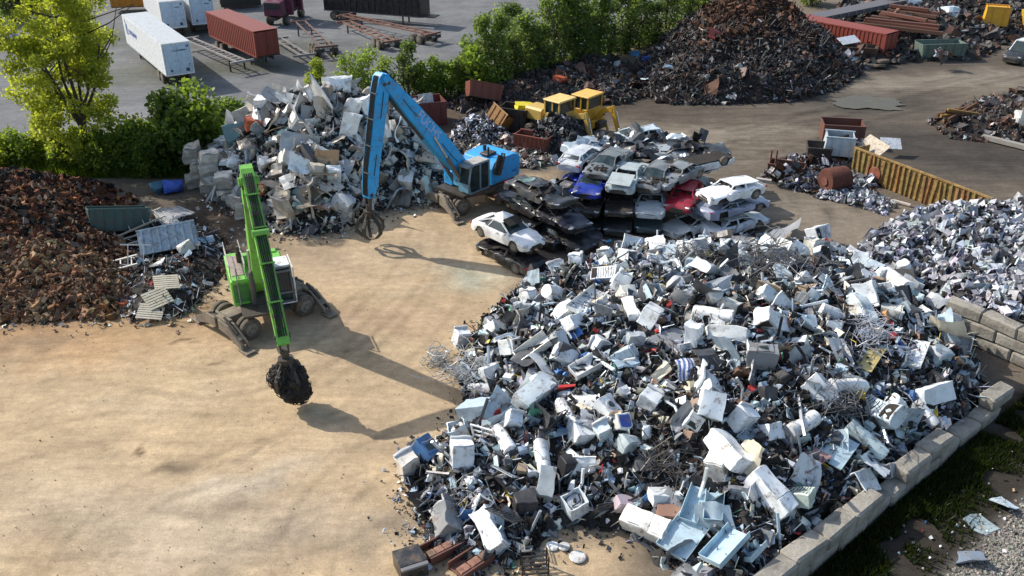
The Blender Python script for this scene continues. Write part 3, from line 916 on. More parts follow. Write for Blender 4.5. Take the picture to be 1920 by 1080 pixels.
litter(BRN, 9000, 9000, 700, npal(RUSTS, 7), 41, 'small rusty fragments of the brown heap', .14, .40, 'debris_rough')
BRL = Heap('rusty heap foot', pp((-60, 612), (110, 602), (215, 600), (262, 545), (240, 515), (120, 520), (0, 530), (-70, 530)), .9, .5, nz=.2)
class _Lay(Heap):
    pass
def cover_on(poly_heap, base, n, seed):
    rng = random.Random(seed)
    out = []
    for _ in range(n):
        x, y, h = poly_heap.sample(rng, .02)
        out.append((x, y, max(base.H(x, y), .02) + rng.uniform(.02, .16)))
    return np.array(out)
_g = np.random.default_rng(44)
for tm, nn_ in (('box', 1100), ('leaf', 1800)):
    bits('scrap_litter', cover_on(BRL, BRN, nn_, 45 + nn_), _g.uniform(.16, .46, (nn_, 1)) * _g.uniform(.3, 1, (nn_, 3)), pick_cols(_g, nn_, npal(RUSTLO)), 46 + nn_, tm, .2, 'debris_rough', 'pale tan rusty fragments on the foot of the brown heap')
litter(DRK, 5200, 3600, 2200, npal(DARKS[:3], 6) + [((.17, .17, .18), .8), ((.42, .43, .45), .25)], 51, 'small dark scrap of the dark steel heap', .14, .5, rodlen=(.6, 2.2), rodw=.09)
def high_cover(n, seed, zmin):
    rng = random.Random(seed)
    out = []
    while len(out) < n:
        x, y, h = DRK.sample(rng, .5)
        if h > zmin + rng.gauss(0, .7):
            out.append((x, y, h + rng.uniform(.05, .25)))
    return np.array(out)
_g = np.random.default_rng(54)
for tm, nn_ in (('box', 1500), ('leaf', 2200)):
    bits('scrap_litter', high_cover(nn_, 55 + nn_, 4.6), _g.uniform(.25, .8, (nn_, 1)) * _g.uniform(.3, 1, (nn_, 3)), pick_cols(_g, nn_, [((.065, .034, .023), 4), ((.10, .05, .03), 3), ((.035, .022, .018), 4), ((.15, .085, .055), .8)]), 56 + nn_, tm, .2, 'debris_rough', 'brown rusty scrap on the peak of the dark steel heap')
litter(MID, 1800, 1300, 1400, npal(DARKS[:3], 6) + [((.17, .17, .18), .8), ((.42, .43, .45), .2)], 61, 'small dark scrap of the low bank', .12, .5)
litter(CRN, 1000, 900, 300, npal(DARKS, 2), 71, 'small dark scrap of the low heap by the puddle', .10, .4)
litter(FAR, 1800, 1500, 700, npal(DARKS[:3], 6) + [((.17, .17, .18), .8)], 81, 'small dark scrap of the far bank', .2, .8)
litter(LFT, 500, 300, 350, npal(GREYS, 30) + npal(RUSTS), 91, 'small mixed scrap of the patch by the green handler', .07, .28)
litter(BIN, 1100, 800, 300, [((.022, .022, .024), 5), ((.07, .072, .078), 3), ((.25, .27, .29), 1)], 95, 'small black shred of the heap in the bins', .12, .45)
litter(ALU2, 700, 600, 200, npal(SILV, 24), 97, 'small shiny shred of the patch by the boom', .12, .4)

P_SHEET = [crumple(i, 'sheet', amp=.9) for i in range(14)]
P_ENAM = [crumple(40 + i, 'enamel', amp=.7, folds=2) for i in range(12)]
P_BOX = [crushbox(i, 'sheet') for i in range(12)]
P_EBOX = [crushbox(30 + i, 'enamel', amp=.12) for i in range(10)]
P_ALLOY = [crumple(80 + i, 'alloy', amp=1.2, nx=3, ny=3) for i in range(8)] + [crushbox(60 + i, 'alloy', 1, .3) for i in range(10)] + [curl(i, 'alloy') for i in range(5)]
P_RUST = [crushbox(90 + i, 'rusty', 1, .35) for i in range(8)] + [curl(20 + i, 'rusty') for i in range(10)]
P_DARK = [crumple(120 + i, 'worn', amp=1.0, nx=3, ny=3) for i in range(8)] + [crushbox(120 + i, 'worn', 1, .3) for i in range(8)]
P_TORN = [crumple2(500 + i, 'sheet') for i in range(12)]
P_TORNE = [crumple2(540 + i, 'enamel') for i in range(10)]
P_PIPE = [bentpipe(i, 'sheet') for i in range(10)]

strew(BIG, 230, 1, P_SHEET, 'crumpled_panel', 'crumpled metal panel', 'metal panel', GREYS, .5, 1.5, .12, .6)
strew(BIG, 120, 2, P_ENAM, 'appliance_panel', 'bent appliance panel', 'appliance panel', GREYS[:4] + GREYS[6:7], .5, 1.4, .12, .55)
strew(BIG, 130, 3, P_BOX, 'crushed_housing', 'crushed metal housing', 'metal housing', GREYS, .4, 1.0, .12, .2)
strew(BIG, 270, 4, P_PIPE, 'bent_pipe', 'thin bent metal pipe', 'pipe', GREYS[:3] + GREYS[4:7], .8, 2.6, .08, .5, .15)
strew(BIG, 75, 22, P_TORN + P_TORNE, 'torn_sheet', 'torn folded sheet', 'metal sheet', GREYS[:5] + GREYS[6:7], 1.0, 2.1, .12, .8, .2)
strew(BAK, 90, 23, P_TORN + P_TORNE, 'torn_sheet', 'torn folded sheet', 'metal sheet', BEIGE[:4] + BEIGE[1:2], .9, 2.1, .10, .55, .2)
strew(SIL, 280, 5, P_ALLOY, 'aluminium_scrap', 'crumpled aluminium piece', 'aluminium scrap', SILV, .42, .95, .12)
strew(BAK, 210, 6, P_SHEET, 'torn_panel', 'torn metal panel', 'metal panel', BEIGE, .8, 2.2, .10, .45)  # crumpled sheet metal drawn from the shared sheet pool
strew(BAK, 130, 7, P_BOX, 'crushed_housing', 'crushed sheet housing', 'metal housing', BEIGE, .7, 1.7, .10, .2)
strew(BRN, 270, 8, P_RUST, 'rusty_fragment', 'cast iron fragment', 'rusty fragment', RUSTS, .30, .75, .12)
strew(DRK, 260, 9, P_DARK, 'steel_scrap', 'bent steel scrap', 'steel scrap', DARKS, .4, 1.05, .12)
strew(MID, 130, 10, P_DARK, 'steel_offcut', 'bent steel offcut', 'steel scrap', DARKS, .4, 1.2, .12)
strew(CRN, 70, 12, P_DARK, 'steel_lump', 'bent steel lump', 'steel scrap', DARKS, .35, 1.0, .12)
strew(FAR, 110, 13, P_DARK, 'steel_chunk', 'bent steel chunk', 'steel scrap', DARKS, .6, 2.0, .12)
strew(LFT, 34, 14, P_SHEET, 'thin_sheet', 'crumpled thin sheet', 'metal panel', GREYS, .3, .9, .10, .5)
strew(LFT, 26, 15, P_PIPE, 'bent_tube', 'loose bent tube', 'pipe', GREYS[:3] + GREYS[4:7], .6, 1.6, .08, .5, .15)
strew(BIN, 50, 16, P_DARK, 'steel_shred', 'bent steel shred', 'steel scrap', DARKS[:2] + DARKS[3:4], .4, 1.0, .12)
strew(ALU2, 22, 17, P_ALLOY, 'aluminium_scrap', 'shiny torn alloy piece', 'aluminium scrap', SILV, .4, .9, .12)

# ------------------------------------------------------------------ material handlers
RUBBER = (.02, .02, .02)
def arc_tine(open_, s=1.0):
    """one curved claw in the x-z plane, root at the origin, tip below"""
    ctr = [(.20, 0), (.42 + .25 * open_, -.18), (.66 + .42 * open_, -.55), (.66 + .5 * open_, -.98), (.38 + .45 * open_, -1.32), (.10 + .30 * open_, -1.52)]
    wid = [.13, .16, .17, .15, .11, .03]
    out, inn = [], []
    for i, (x, z) in enumerate(ctr):
        a, b = ctr[max(i - 1, 0)], ctr[min(i + 1, len(ctr) - 1)]
        d = Vector((b[0] - a[0], b[1] - a[1])).normalized()
        out.append(((x + d.y * -wid[i] * .5) * s, (z + d.x * wid[i] * .5) * s))
        inn.append(((x + d.y * wid[i] * .5) * s, (z - d.x * wid[i] * .5) * s))
    return out + inn[::-1]
def wheel_mesh(r, w, dual=True):
    mb = MB()
    offs = (-.19, .19) if dual else (0,)
    for o in offs:
        mb.lathe((0, o - w / 2, 0), (0, o + w / 2, 0), [(0, r * .55), (0, r * .86), (.12, r * .97), (.3, r), (.7, r), (.88, r * .97), (1, r * .86), (1, r * .55)], 22)
    return mb
def handler(name, label, C, hd, chd, col, foot, elbow, tip, open_, style):
    t = thing(name, label, 'material handler', (C[0], C[1], 0), hd)
    rc = chd - hd
    RZ = Matrix.Rotation(rc, 3, 'Z')
    def rot(mb):
        mb.v = [tuple(RZ @ Vector(p)) for p in mb.v]
        return mb
    mb = MB()
    mb.box((0, 0, .88), (4.5, .95, .46), b=.05)
    for s in (-1, 1):
        mb.box((1.6 * s, 0, .6), (.34, 1.9, .34), b=.04)
        mb.box((2.3 * s, 0, .80), (.35, 1.5, .62), b=.05)
    mb.cyl((0, 0, 1.05), (0, 0, 1.36), .72, n=24)
    rot(mb).build('undercarriage', 'chassis_mud', t)
    for sx in (-1, 1):
        for sy in (-1, 1):
            p = RZ @ Vector((1.6 * sx, 1.12 * sy, .57))
            w = wheel_mesh(.57, .30).build('wheel', 'tyre', t, smooth=40)
            w.location = p
            w.rotation_euler = (0, 0, rc)
            rm = MB()
            rm.lathe((0, -.36, 0), (0, .36, 0), [(0, .30), (.02, .33), (.06, .2), (.5, .2), (.94, .2), (.98, .33), (1, .30)], 16)
            rm.cyl((0, -.42, 0), (0, .42, 0), .12, n=10)
            rm.build('rim', 'rim', w, smooth=40)
        for sy in (-1, 1):
            poly = [(.15 * sy, .55), (.15 * sy, 1.08), (1.0 * sy, 1.02), (2.05 * sy, .40), (2.15 * sy, .18), (1.85 * sy, .18), (.9 * sy, .48)]
            k = MB()
            for dx in (-.17, .17):
                k.prism(poly, dx - .05, dx + .05)
            k.beam((.7 * sy, 0, .98), (1.8 * sy, 0, .52), .30, .05)
            k.v = [(2.42 * sx + y, x, z) for x, y, z in k.v]
            k.box((2.42 * sx, .6 * sy, .8), (.26, .5, .2))
            og = rot(k).build('outrigger', 'chassis_mud', t)
            f = MB().box((2.42 * sx, 2.2 * sy, .07), (.55, .75, .10), b=.02).cyl((2.42 * sx, 2.05 * sy, .1), (2.42 * sx, 2.05 * sy, .36), .07, n=8)
            rot(f).build('foot_pad', 'chassis_mud', og)
            cy = MB().cyl((2.42 * sx, .45 * sy, 1.22), (2.42 * sx, 1.5 * sy, .72), .07, n=8)
            rot(cy).build('hydraulic_ram', 'dark_steel', og)
    # upper carriage
    if style == 'green':
        hb = MB()
        hb.box((-.75, -.98, 2.08), (3.3, .86, 1.42), b=.07)
        hb.box((-1.35, .05, 1.72), (2.1, 1.2, .72), b=.05)
        hb.box((-1.15, .98, 1.95), (2.5, .84, 1.1), b=.06)
        hb.box((-2.45, 0, 2.0), (.7, 2.74, 1.15), b=.18)
        hb.build('house', 'machine_paint', t, col)
        MB().box((.15, 0, 1.42), (4.2, 2.3, .12)).build('deck_frame', 'dark_steel', t)
        MB().box((-.8, -.98, 2.806), (2.3, .62, .03)).build('top_cover', 'machine_paint', t, (.33, .26, .22), label='brown dusty walkway on the engine house')
        gr = MB().box((.905, -.98, 2.1), (.02, .72, 1.0))
        for k in range(3):
            gr.box((.92, -.98, 1.75 + .35 * k), (.03, .76, .03))
        gr.build('radiator_grille', 'machine_paint', t, (.06, .22, .05))
    else:
        hb = MB()
        prof = [(-2.9, 1.5), (-3.0, 1.75), (-3.0, 2.75), (-2.85, 3.0), (-2.4, 3.12), (-1.0, 3.12), (-.55, 2.95), (-.3, 2.55), (-.3, 1.5)]
        hb.prism(prof, -1.35, 1.35)
        hb.box((.5, -.9, 2.0), (1.9, .85, 1.0), b=.08)
        o = hb.build('house', 'machine_paint', t, col, smooth=30)
        bv = o.modifiers.new('bevel', 'BEVEL')
        bv.width, bv.segments = .16, 3
        MB().box((-.2, 0, 1.42), (4.8, 2.5, .14)).build('deck_frame', 'dark_steel', t)
        ex = MB().box((-1.2, .2, 3.2), (.9, .7, .16), b=.04).cyl((-.9, .5, 3.2), (-.9, .5, 3.75), .07, n=8).cyl((-1.6, -.5, 3.1), (-1.6, -.5, 3.5), .12, n=8)
        ex.build('exhaust_stack', 'dark_steel', t)
        ld = MB()
        for dy in (1.40, 1.62):
            ld.beam((-.62, dy, 2.2), (-1.25, dy, 3.5), .05, .12)
        for k in range(7):
            q = k / 6
            ld.box((-.62 - .63 * q, 1.51, 2.25 + 1.2 * q), (.22, .24, .03))
        ld.box((-.9, 1.45, 2.75), (.75, .06, 1.3), Matrix.Rotation(R(-22), 3, 'Y'))
        ld.build('access_ladder', 'dark_steel', t)
        text_part('lettering', 'MHL', .22, t, (-2.45, 1.365, 1.95), Matrix(((-1, 0, 0), (0, 0, 1), (0, 1, 0))), (.05, .12, .3))
    # cab on the left front
    cx0, cx1, cz0, cz1 = (.25, 1.75, 1.62, 3.35) if style == 'green' else (.02, 1.85, 1.55, 3.35)
    cb = MB()
    fr = .09
    ya, yb = .48, 1.42
    cprof = [(cx0, cz0), (cx1 - .12, cz0), (cx1, cz0 + .55), (cx1 - .2, cz1 - .12), (cx1 - .35, cz1), (cx0, cz1)]
    cb.prism([(cx0 + .05, cz0 + .03), (cx1 - .18, cz0 + .03), (cx1 - .06, cz0 + .55), (cx1 - .26, cz1 - .15), (cx0 + .05, cz1 - .1)], ya + .04, yb - .04)
    cab = cb.build('cab', 'glass', t)
    cf = MB()
    for y in (ya + .02, yb - .02):
        for i in range(len(cprof)):
            a, b = cprof[i], cprof[(i + 1) % len(cprof)]
            cf.beam((a[0], y, a[1]), (b[0], y, b[1]), fr, fr)
        mx = (cx0 + cx1) / 2 - .12
        cf.beam((mx, y, cz0), (mx, y, cz1), fr * .8, fr)
    for x, z in cprof:
        cf.beam((x, ya, z), (x, yb, z), fr, fr)
    ccol = (.10, .12, .13) if style == 'green' else (.17, .25, .31)
    cf.build('cab_frame', 'machine_paint', cab, ccol)
    MB().box(((cx0 + cx1 - .4) / 2, (ya + yb) / 2, cz1 + .045), (cx1 - cx0 - .42, yb - ya + .04, .07), b=.03).build('cab_roof', 'machine_paint', cab, (.72, .74, .75) if style == 'green' else (.42, .40, .36))
    if style == 'green':
        MB().box(((cx0 + cx1) / 2 - .1, yb - .01, cz0 + .35), (cx1 - cx0 - .35, .05, .62)).build('cab_door', 'machine_paint', cab, (.04, .045, .045))
        g2 = MB()
        for k in range(6):
            g2.beam((cx1 - .03, ya + .1 + .15 * k, cz0 + .62), (cx1 - .2, ya + .1 + .15 * k, cz1 - .2), .015, .03)
        g2.build('window_guard', 'dark_steel', cab)
        rl = MB()
        for a, b in (((cx1 + .03, yb + .08, cz1 + .1), (cx1 + .1, yb + .08, cz0)), ((cx0, yb + .08, cz1 + .12), (cx1 + .03, yb + .08, cz1 + .1)), ((cx1 + .1, yb + .08, cz0), (cx1 + .1, ya, cz0))):
            rl.tube([a, b], .035, 6)
        rl.build('cab_guard_rail', 'machine_paint', cab, (.62, .63, .62))
        rl = MB()
        for y in (-1.36, -.62):
            rl.tube([(.7, y, 2.8), (.7, y, 3.55), (-2.2, y, 3.55), (-2.2, y, 2.6)], .025, 5)
            rl.tube([(.7, y, 3.2), (-2.2, y, 3.2)], .02, 5)
            rl.tube([(-.8, y, 2.8), (-.8, y, 3.55)], .02, 5)
        rl.tube([(.93, -1.1, 3.5), (.98, -1.1, 1.4)], .03, 5)
        rl.build('hand_rail', 'machine_paint', t, (.30, .29, .27))
        MB().cyl((-1.1, -.75, 2.8), (-1.1, -.75, 3.35), .13, n=10).cyl((-1.1, -.75, 3.35), (-1.1, -.75, 3.7), .09, n=8).build('exhaust_stack', 'dark_steel', t)
        MB().box((-.3, .85, 2.75), (.5, .5, .5), b=.04).build('lamp_bracket', 'machine_paint', t, col)
    else:
        MB().box((cx1 + .02, .95, cz0 + .35), (.06, .85, .55)).build('cab_front_panel', 'machine_paint', cab, (.12, .32, .45))
        MB().box((cx1 - .1, .95, cz1 - .03), (.35, .95, .06), Matrix.Rotation(R(12), 3, 'Y')).build('sun_visor', 'machine_paint', cab, (.2, .24, .26))
        MB().box((1.45, .1, 2.15), (.5, .7, .9), b=.1).build('front_tank', 'machine_paint', t, (.10, .42, .66))
    # boom and stick
    F, E_, T_ = Vector((foot[0], 0, foot[1])), Vector((elbow[0], 0, elbow[1])), Vector((tip[0], 0, tip[1]))
    def arm(a, b, secs, y0, y1):
        u = (b - a).normalized()
        n = Vector((-u.z, 0, u.x))
        L = (b - a).length
        up = [(a + u * L * q + n * hi) for q, hi, lo in secs]
        dn = [(a + u * L * q - n * lo) for q, hi, lo in secs]
        return MB().prism([(p.x, p.z) for p in up + dn[::-1]], y0, y1)
    bw = .35 if style == 'green' else .36
    if style == 'green':
        bs = [(-.03, .3, .3), (.10, .52, .54), (.35, .60, .58), (.70, .44, .42), (1.0, .28, .28), (1.05, .16, .16)]
        ss = [(-.10, .12, .16), (-.06, .30, .26), (.0, .38, .34), (.22, .44, .40), (.6, .34, .30), (.95, .22, .20), (1.02, .14, .14)]
    else:
        bs = [(-.04, .30, .30), (.06, .52, .52), (.30, .62, .60), (.70, .50, .48), (.94, .36, .34), (1.02, .26, .26)]
        ss = [(-.045, .20, .26), (-.01, .40, .42), (.10, .46, .44), (.75, .40, .36), (.90, .30, .42), (1.0, .16, .2)]
    boom = arm(F, E_, bs, -bw, bw).build('boom', 'machine_paint', t, col)
    sw = .27 if style == 'green' else .30
    stick = arm(E_, T_, ss, -sw, sw).build('stick', 'machine_paint', t, col)
    u = (E_ - F).normalized()
    nb = Vector((-u.z, 0, u.x))
    us = (T_ - E_).normalized()
    ns = Vector((-us.z, 0, us.x))
    Ls, Lb = (T_ - E_).length, (E_ - F).length
    for y in (-.45, .45):
        a, b = Vector((1.15, y, 1.55)), F + u * Lb * (.42 if style == 'blue' else .38) - nb * .1 + Vector((0, y * .95, 0))
        mid = a.lerp(b, .6)
        cy = MB().cyl(a, mid, .13, n=12).build('hydraulic_cylinder', 'machine_paint', boom, (.08, .08, .08) if style == 'green' else (.10, .11, .12), smooth=40)
        rd = MB().cyl(mid, b, .065, n=10).build('piston_rod', 'alloy', boom, (.55, .56, .56), smooth=40)
    # stick cylinder under the boom, pins and hoses
    sg = 1 if style == 'green' else -1
    MB().cyl(F + u * Lb * .45 - nb * .58, E_ - u * .7 - nb * .46, .10, n=10).build('stick_cylinder', 'dark_steel', boom, smooth=40)
    MB().cyl(E_ + Vector((0, -bw - .1, 0)), E_ + Vector((0, bw + .1, 0)), .20, n=14).build('elbow_pin', 'machine_paint', boom, col, smooth=40)
    for k in range(4):
        y = -.16 + .11 * k
        pts = [F + u * Lb * .55 + nb * (.55 if style == 'green' else .66) + Vector((0, y, 0)), F + u * Lb * .8 + nb * .45 + Vector((0, y, 0)), E_ + nb * .45 + Vector((0, y, 0)) + u * .15, E_ + us * .25 + ns * (-.55 if ns.x < 0 else .55) * -1 + Vector((0, y, 0))]
        MB().tube(pts, .035, 5).build('hose', 'wire', boom)
    top = 1 if (ns.x > 0 or style == 'green') else 1
    for k in range(5):
        y = -.17 + .085 * k
        pts = []
        for q in (-.02, .1, .25, .45, .65, .85, .98):
            hi = np.interp(q, [s[0] for s in ss], [s[1] for s in ss])
            pts.append(E_ + us * Ls * q + ns * (hi + .05) + Vector((0, y + .015 * math.sin(q * 9 + k), .0)))
        MB().tube(pts, .03, 5).build('hose', 'wire', stick)
    for q in (.12, .33, .55, .78):
        hi = np.interp(q, [s[0] for s in ss], [s[1] for s in ss])
        p = E_ + us * Ls * q + ns * (hi + .05)
        qq = us.to_track_quat('X', 'Z').to_matrix()
        MB().box(p, (.07, sw * 2 + .1, .09), qq).build('hose_clamp', 'machine_paint', stick, col if style == 'green' else (.05, .08, .1))
    if style == 'green':
        p = E_ + us * Ls * .36 + ns * .38
        MB().cyl(p + Vector((0, -.36, 0)), p + Vector((0, .36, 0)), .17, n=14).build('pivot_tube', 'machine_paint', stick, col, smooth=40)
        p0, p1 = E_ + us * Ls * .50 + ns * .36, E_ + us * Ls * .93 + ns * .26
        for y in (-.16, .16):
            MB().beam(p0 + Vector((0, y, 0)), p1 + Vector((0, y, 0)), .05, .05).build('guide_rail', 'machine_paint', stick, (.62, .55, .05), label='yellow hose guide rail')
    else:
        xt = -u
        up = Vector((0, 1, 0)).cross(xt)
        M = Matrix((xt, up, Vector((0, 1, 0)))).transposed()
        text_part('lettering', 'FUCHS', .80, boom, F + u * Lb * .50 + nb * .16 + Vector((0, bw + .004, 0)), M, (.36, .42, .66))
    # plates, welds and pins along the arms
    for A_, B_, secs, wd_, par in ((F, E_, bs, bw, boom), (E_, T_, ss, sw, stick)):
        uu = (B_ - A_).normalized()
        LL = (B_ - A_).length
        qm = uu.to_track_quat('X', 'Z').to_matrix()
        for q in (.04, .2, .5, .82, .97):
            hi = float(np.interp(q, [s_[0] for s_ in secs], [s_[1] for s_ in secs]))
            lo = float(np.interp(q, [s_[0] for s_ in secs], [s_[2] for s_ in secs]))
            nn_ = Vector((-uu.z, 0, uu.x))
            p = A_ + uu * LL * q
            if q in (.04, .97):
                MB().cyl(p + Vector((0, -wd_ - .07, 0)), p + Vector((0, wd_ + .07, 0)), .11, n=10).build('pin', 'dark_steel', par, smooth=40)
            else:
                for sd in (-1, 1):
                    MB().box(p + nn_ * (hi - lo) / 2 + Vector((0, sd * (wd_ + .008), 0)), (.05, .02, (hi + lo) * .98), qm).build('weld_strip', 'machine_paint', par, tuple(c_ * .8 for c_ in col))
        for q0, q1 in ((.1, .32), (.62, .8)):
            for sd in (-1, 1):
                a_, b_ = A_ + uu * LL * q0 + Vector((0, sd * (wd_ + .03), 0)), A_ + uu * LL * q1 + Vector((0, sd * (wd_ + .03), 0))
                MB().tube([a_, a_.lerp(b_, .5) + Vector((0, 0, -.05)), b_], .022, 5).build('pipe_run', 'dark_steel', par)
    # grab
    lk = MB().beam(T_ + Vector((0, -.16, .1)), T_ + Vector((0, -.16, -.55)), .08, .22).beam(T_ + Vector((0, .16, .1)), T_ + Vector((0, .16, -.55)), .08, .22).cyl(T_ + Vector((0, -.3, 0)), T_ + Vector((0, .3, 0)), .09, n=10).cyl(T_ + Vector((0, 0, -.4)), T_ + Vector((0, 0, -.85)), .17, n=10)
    lk.build('grab_link', 'dark_steel', t)
    g = MB().cyl(T_ + Vector((0, 0, -.8)), T_ + Vector((0, 0, -1.25)), .33, .28, n=14).build('grab', 'dark_steel', t)
    for k in range(5):
        a = 2 * math.pi * k / 5 + .4
        tb = MB().prism(arc_tine(open_, 1.0), -.09, .09)
        Rk = Matrix.Rotation(a, 3, 'Z')
        tb.v = [tuple(Rk @ Vector(p) + T_ + Vector((0, 0, -1.1))) for p in tb.v]
        tb.build('tine', 'dark_steel', g)
        c2 = MB().cyl(T_ + Rk @ Vector((.18, 0, -.82)), T_ + Rk @ Vector((.62 + .4 * open_, 0, -1.55)), .06, n=8)
        c2.build('tine_cylinder', 'dark_steel', g)
    return t
GA, GB = Vector((-12.67, 39.7)), Vector((-9.6, 32.0))
ghd = math.atan2(GB.y - GA.y, GB.x - GA.x)
def loc2(A, hd, p):
    return (p[0] - A.x) * math.cos(hd) + (p[1] - A.y) * math.sin(hd)
GRN = (.17, .47, .065)
green = handler('material_handler', 'green wheeled material handler with grab full of black wire on the dirt yard', GA, ghd, R(47), GRN, (.55, 2.25), (loc2(GA, ghd, (-11.67, 37.19)), 8.5), (loc2(GA, ghd, GB), 3.35), .12, 'green')
BA = Vector((-2.5, 54.7))
bhd = R(-132)
BLU = (.02, .34, .73)
BT = Vector((-8.35, 48.2))
blue = handler('material_handler', 'blue wheeled material handler with raised boom beside the stacked cars', BA, bhd, R(32), BLU, (1.15, 2.75), (loc2(BA, bhd, (-7.27, 49.4)), 9.75), (loc2(BA, bhd, BT), 3.1), .32, 'blue')

def wire_bundle():
    rng = random.Random(3)
    c = Vector((GB.x, GB.y, 1.36))
    lob = [(Vector((0, 0, .35)), (.60, .60, .60)), (Vector((-.28, .1, .12)), (.62, .55, .55)), (Vector((.18, -.1, -.15)), (.66, .60, .70)), (Vector((.34, 0, -.55)), (.50, .48, .52)), (Vector((.05, .2, -.30)), (.62, .5, .6))]
    mb = MB()
    for li, (o, r) in enumerate(lob):
        bm = bmesh.new()
        bmesh.ops.create_icosphere(bm, subdivisions=4, radius=1)
        for v in bm.verts:
            n = v.co.normalized()
            k = 1 + .42 * noise.fractal(n * 2.1 + Vector((li * 3, 0, 0)), 1, 2, 5) + .10 * noise.noise(n * 11)
            v.co = Vector((n.x * r[0] * k, n.y * r[1] * k, n.z * r[2] * k))
        mb.add([v.co + c + o for v in bm.verts], [[v.index for v in f.verts] for f in bm.faces])
        bm.free()
    for _ in range(420):
        o, r = rng.choice(lob)
        n = Vector((rng.gauss(0, 1), rng.gauss(0, 1), rng.gauss(0, 1))).normalized()
        p = c + o + Vector((n.x * r[0], n.y * r[1], n.z * r[2])) * rng.uniform(.95, 1.12)
        a = n.orthogonal().normalized()
        a.rotate(Quaternion(n, rng.uniform(0, 6.28)))
        L = rng.uniform(.12, .34)
        b = n.cross(a)
        pts = [p - a * L - n * .05, p - a * L * .4 + b * rng.uniform(-.12, .12) + n * .03, p + a * L * .4 + b * rng.uniform(-.12, .12) + n * rng.uniform(0, .08), p + a * L - n * .06]
        mb.tube(pts, rng.uniform(.010, .024), 4)
    tag(mb.build('wire_bundle', 'wire'), 'tangled bundle of black wire hanging in the grab of the green handler', 'wire bundle')
wire_bundle()

# ------------------------------------------------------------------ cars
CARK = {
    'coupe': dict(L=4.6, W=1.84, H=1.37, hood=.66, cowl=.86, deck=.95, tail=.86, ws=.30, r0=.47, r1=.66, rb=.86, f=.20, r=.80),
    'sedan': dict(L=4.7, W=1.80, H=1.43, hood=.68, cowl=.90, deck=.97, tail=.88, ws=.28, r0=.44, r1=.68, rb=.84, f=.20, r=.79),
    'hatch': dict(L=4.1, W=1.74, H=1.48, hood=.72, cowl=.95, deck=.98, tail=.90, ws=.27, r0=.43, r1=.86, rb=.985, f=.20, r=.81),
    'suv': dict(L=4.6, W=1.86, H=1.74, hood=.90, cowl=1.08, deck=1.12, tail=1.05, ws=.29, r0=.42, r1=.90, rb=.99, f=.20, r=.80),
    'van': dict(L=5.2, W=1.98, H=2.15, hood=.95, cowl=1.18, deck=1.2, tail=1.2, ws=.22, r0=.38, r1=.95, rb=.995, f=.19, r=.80),
}
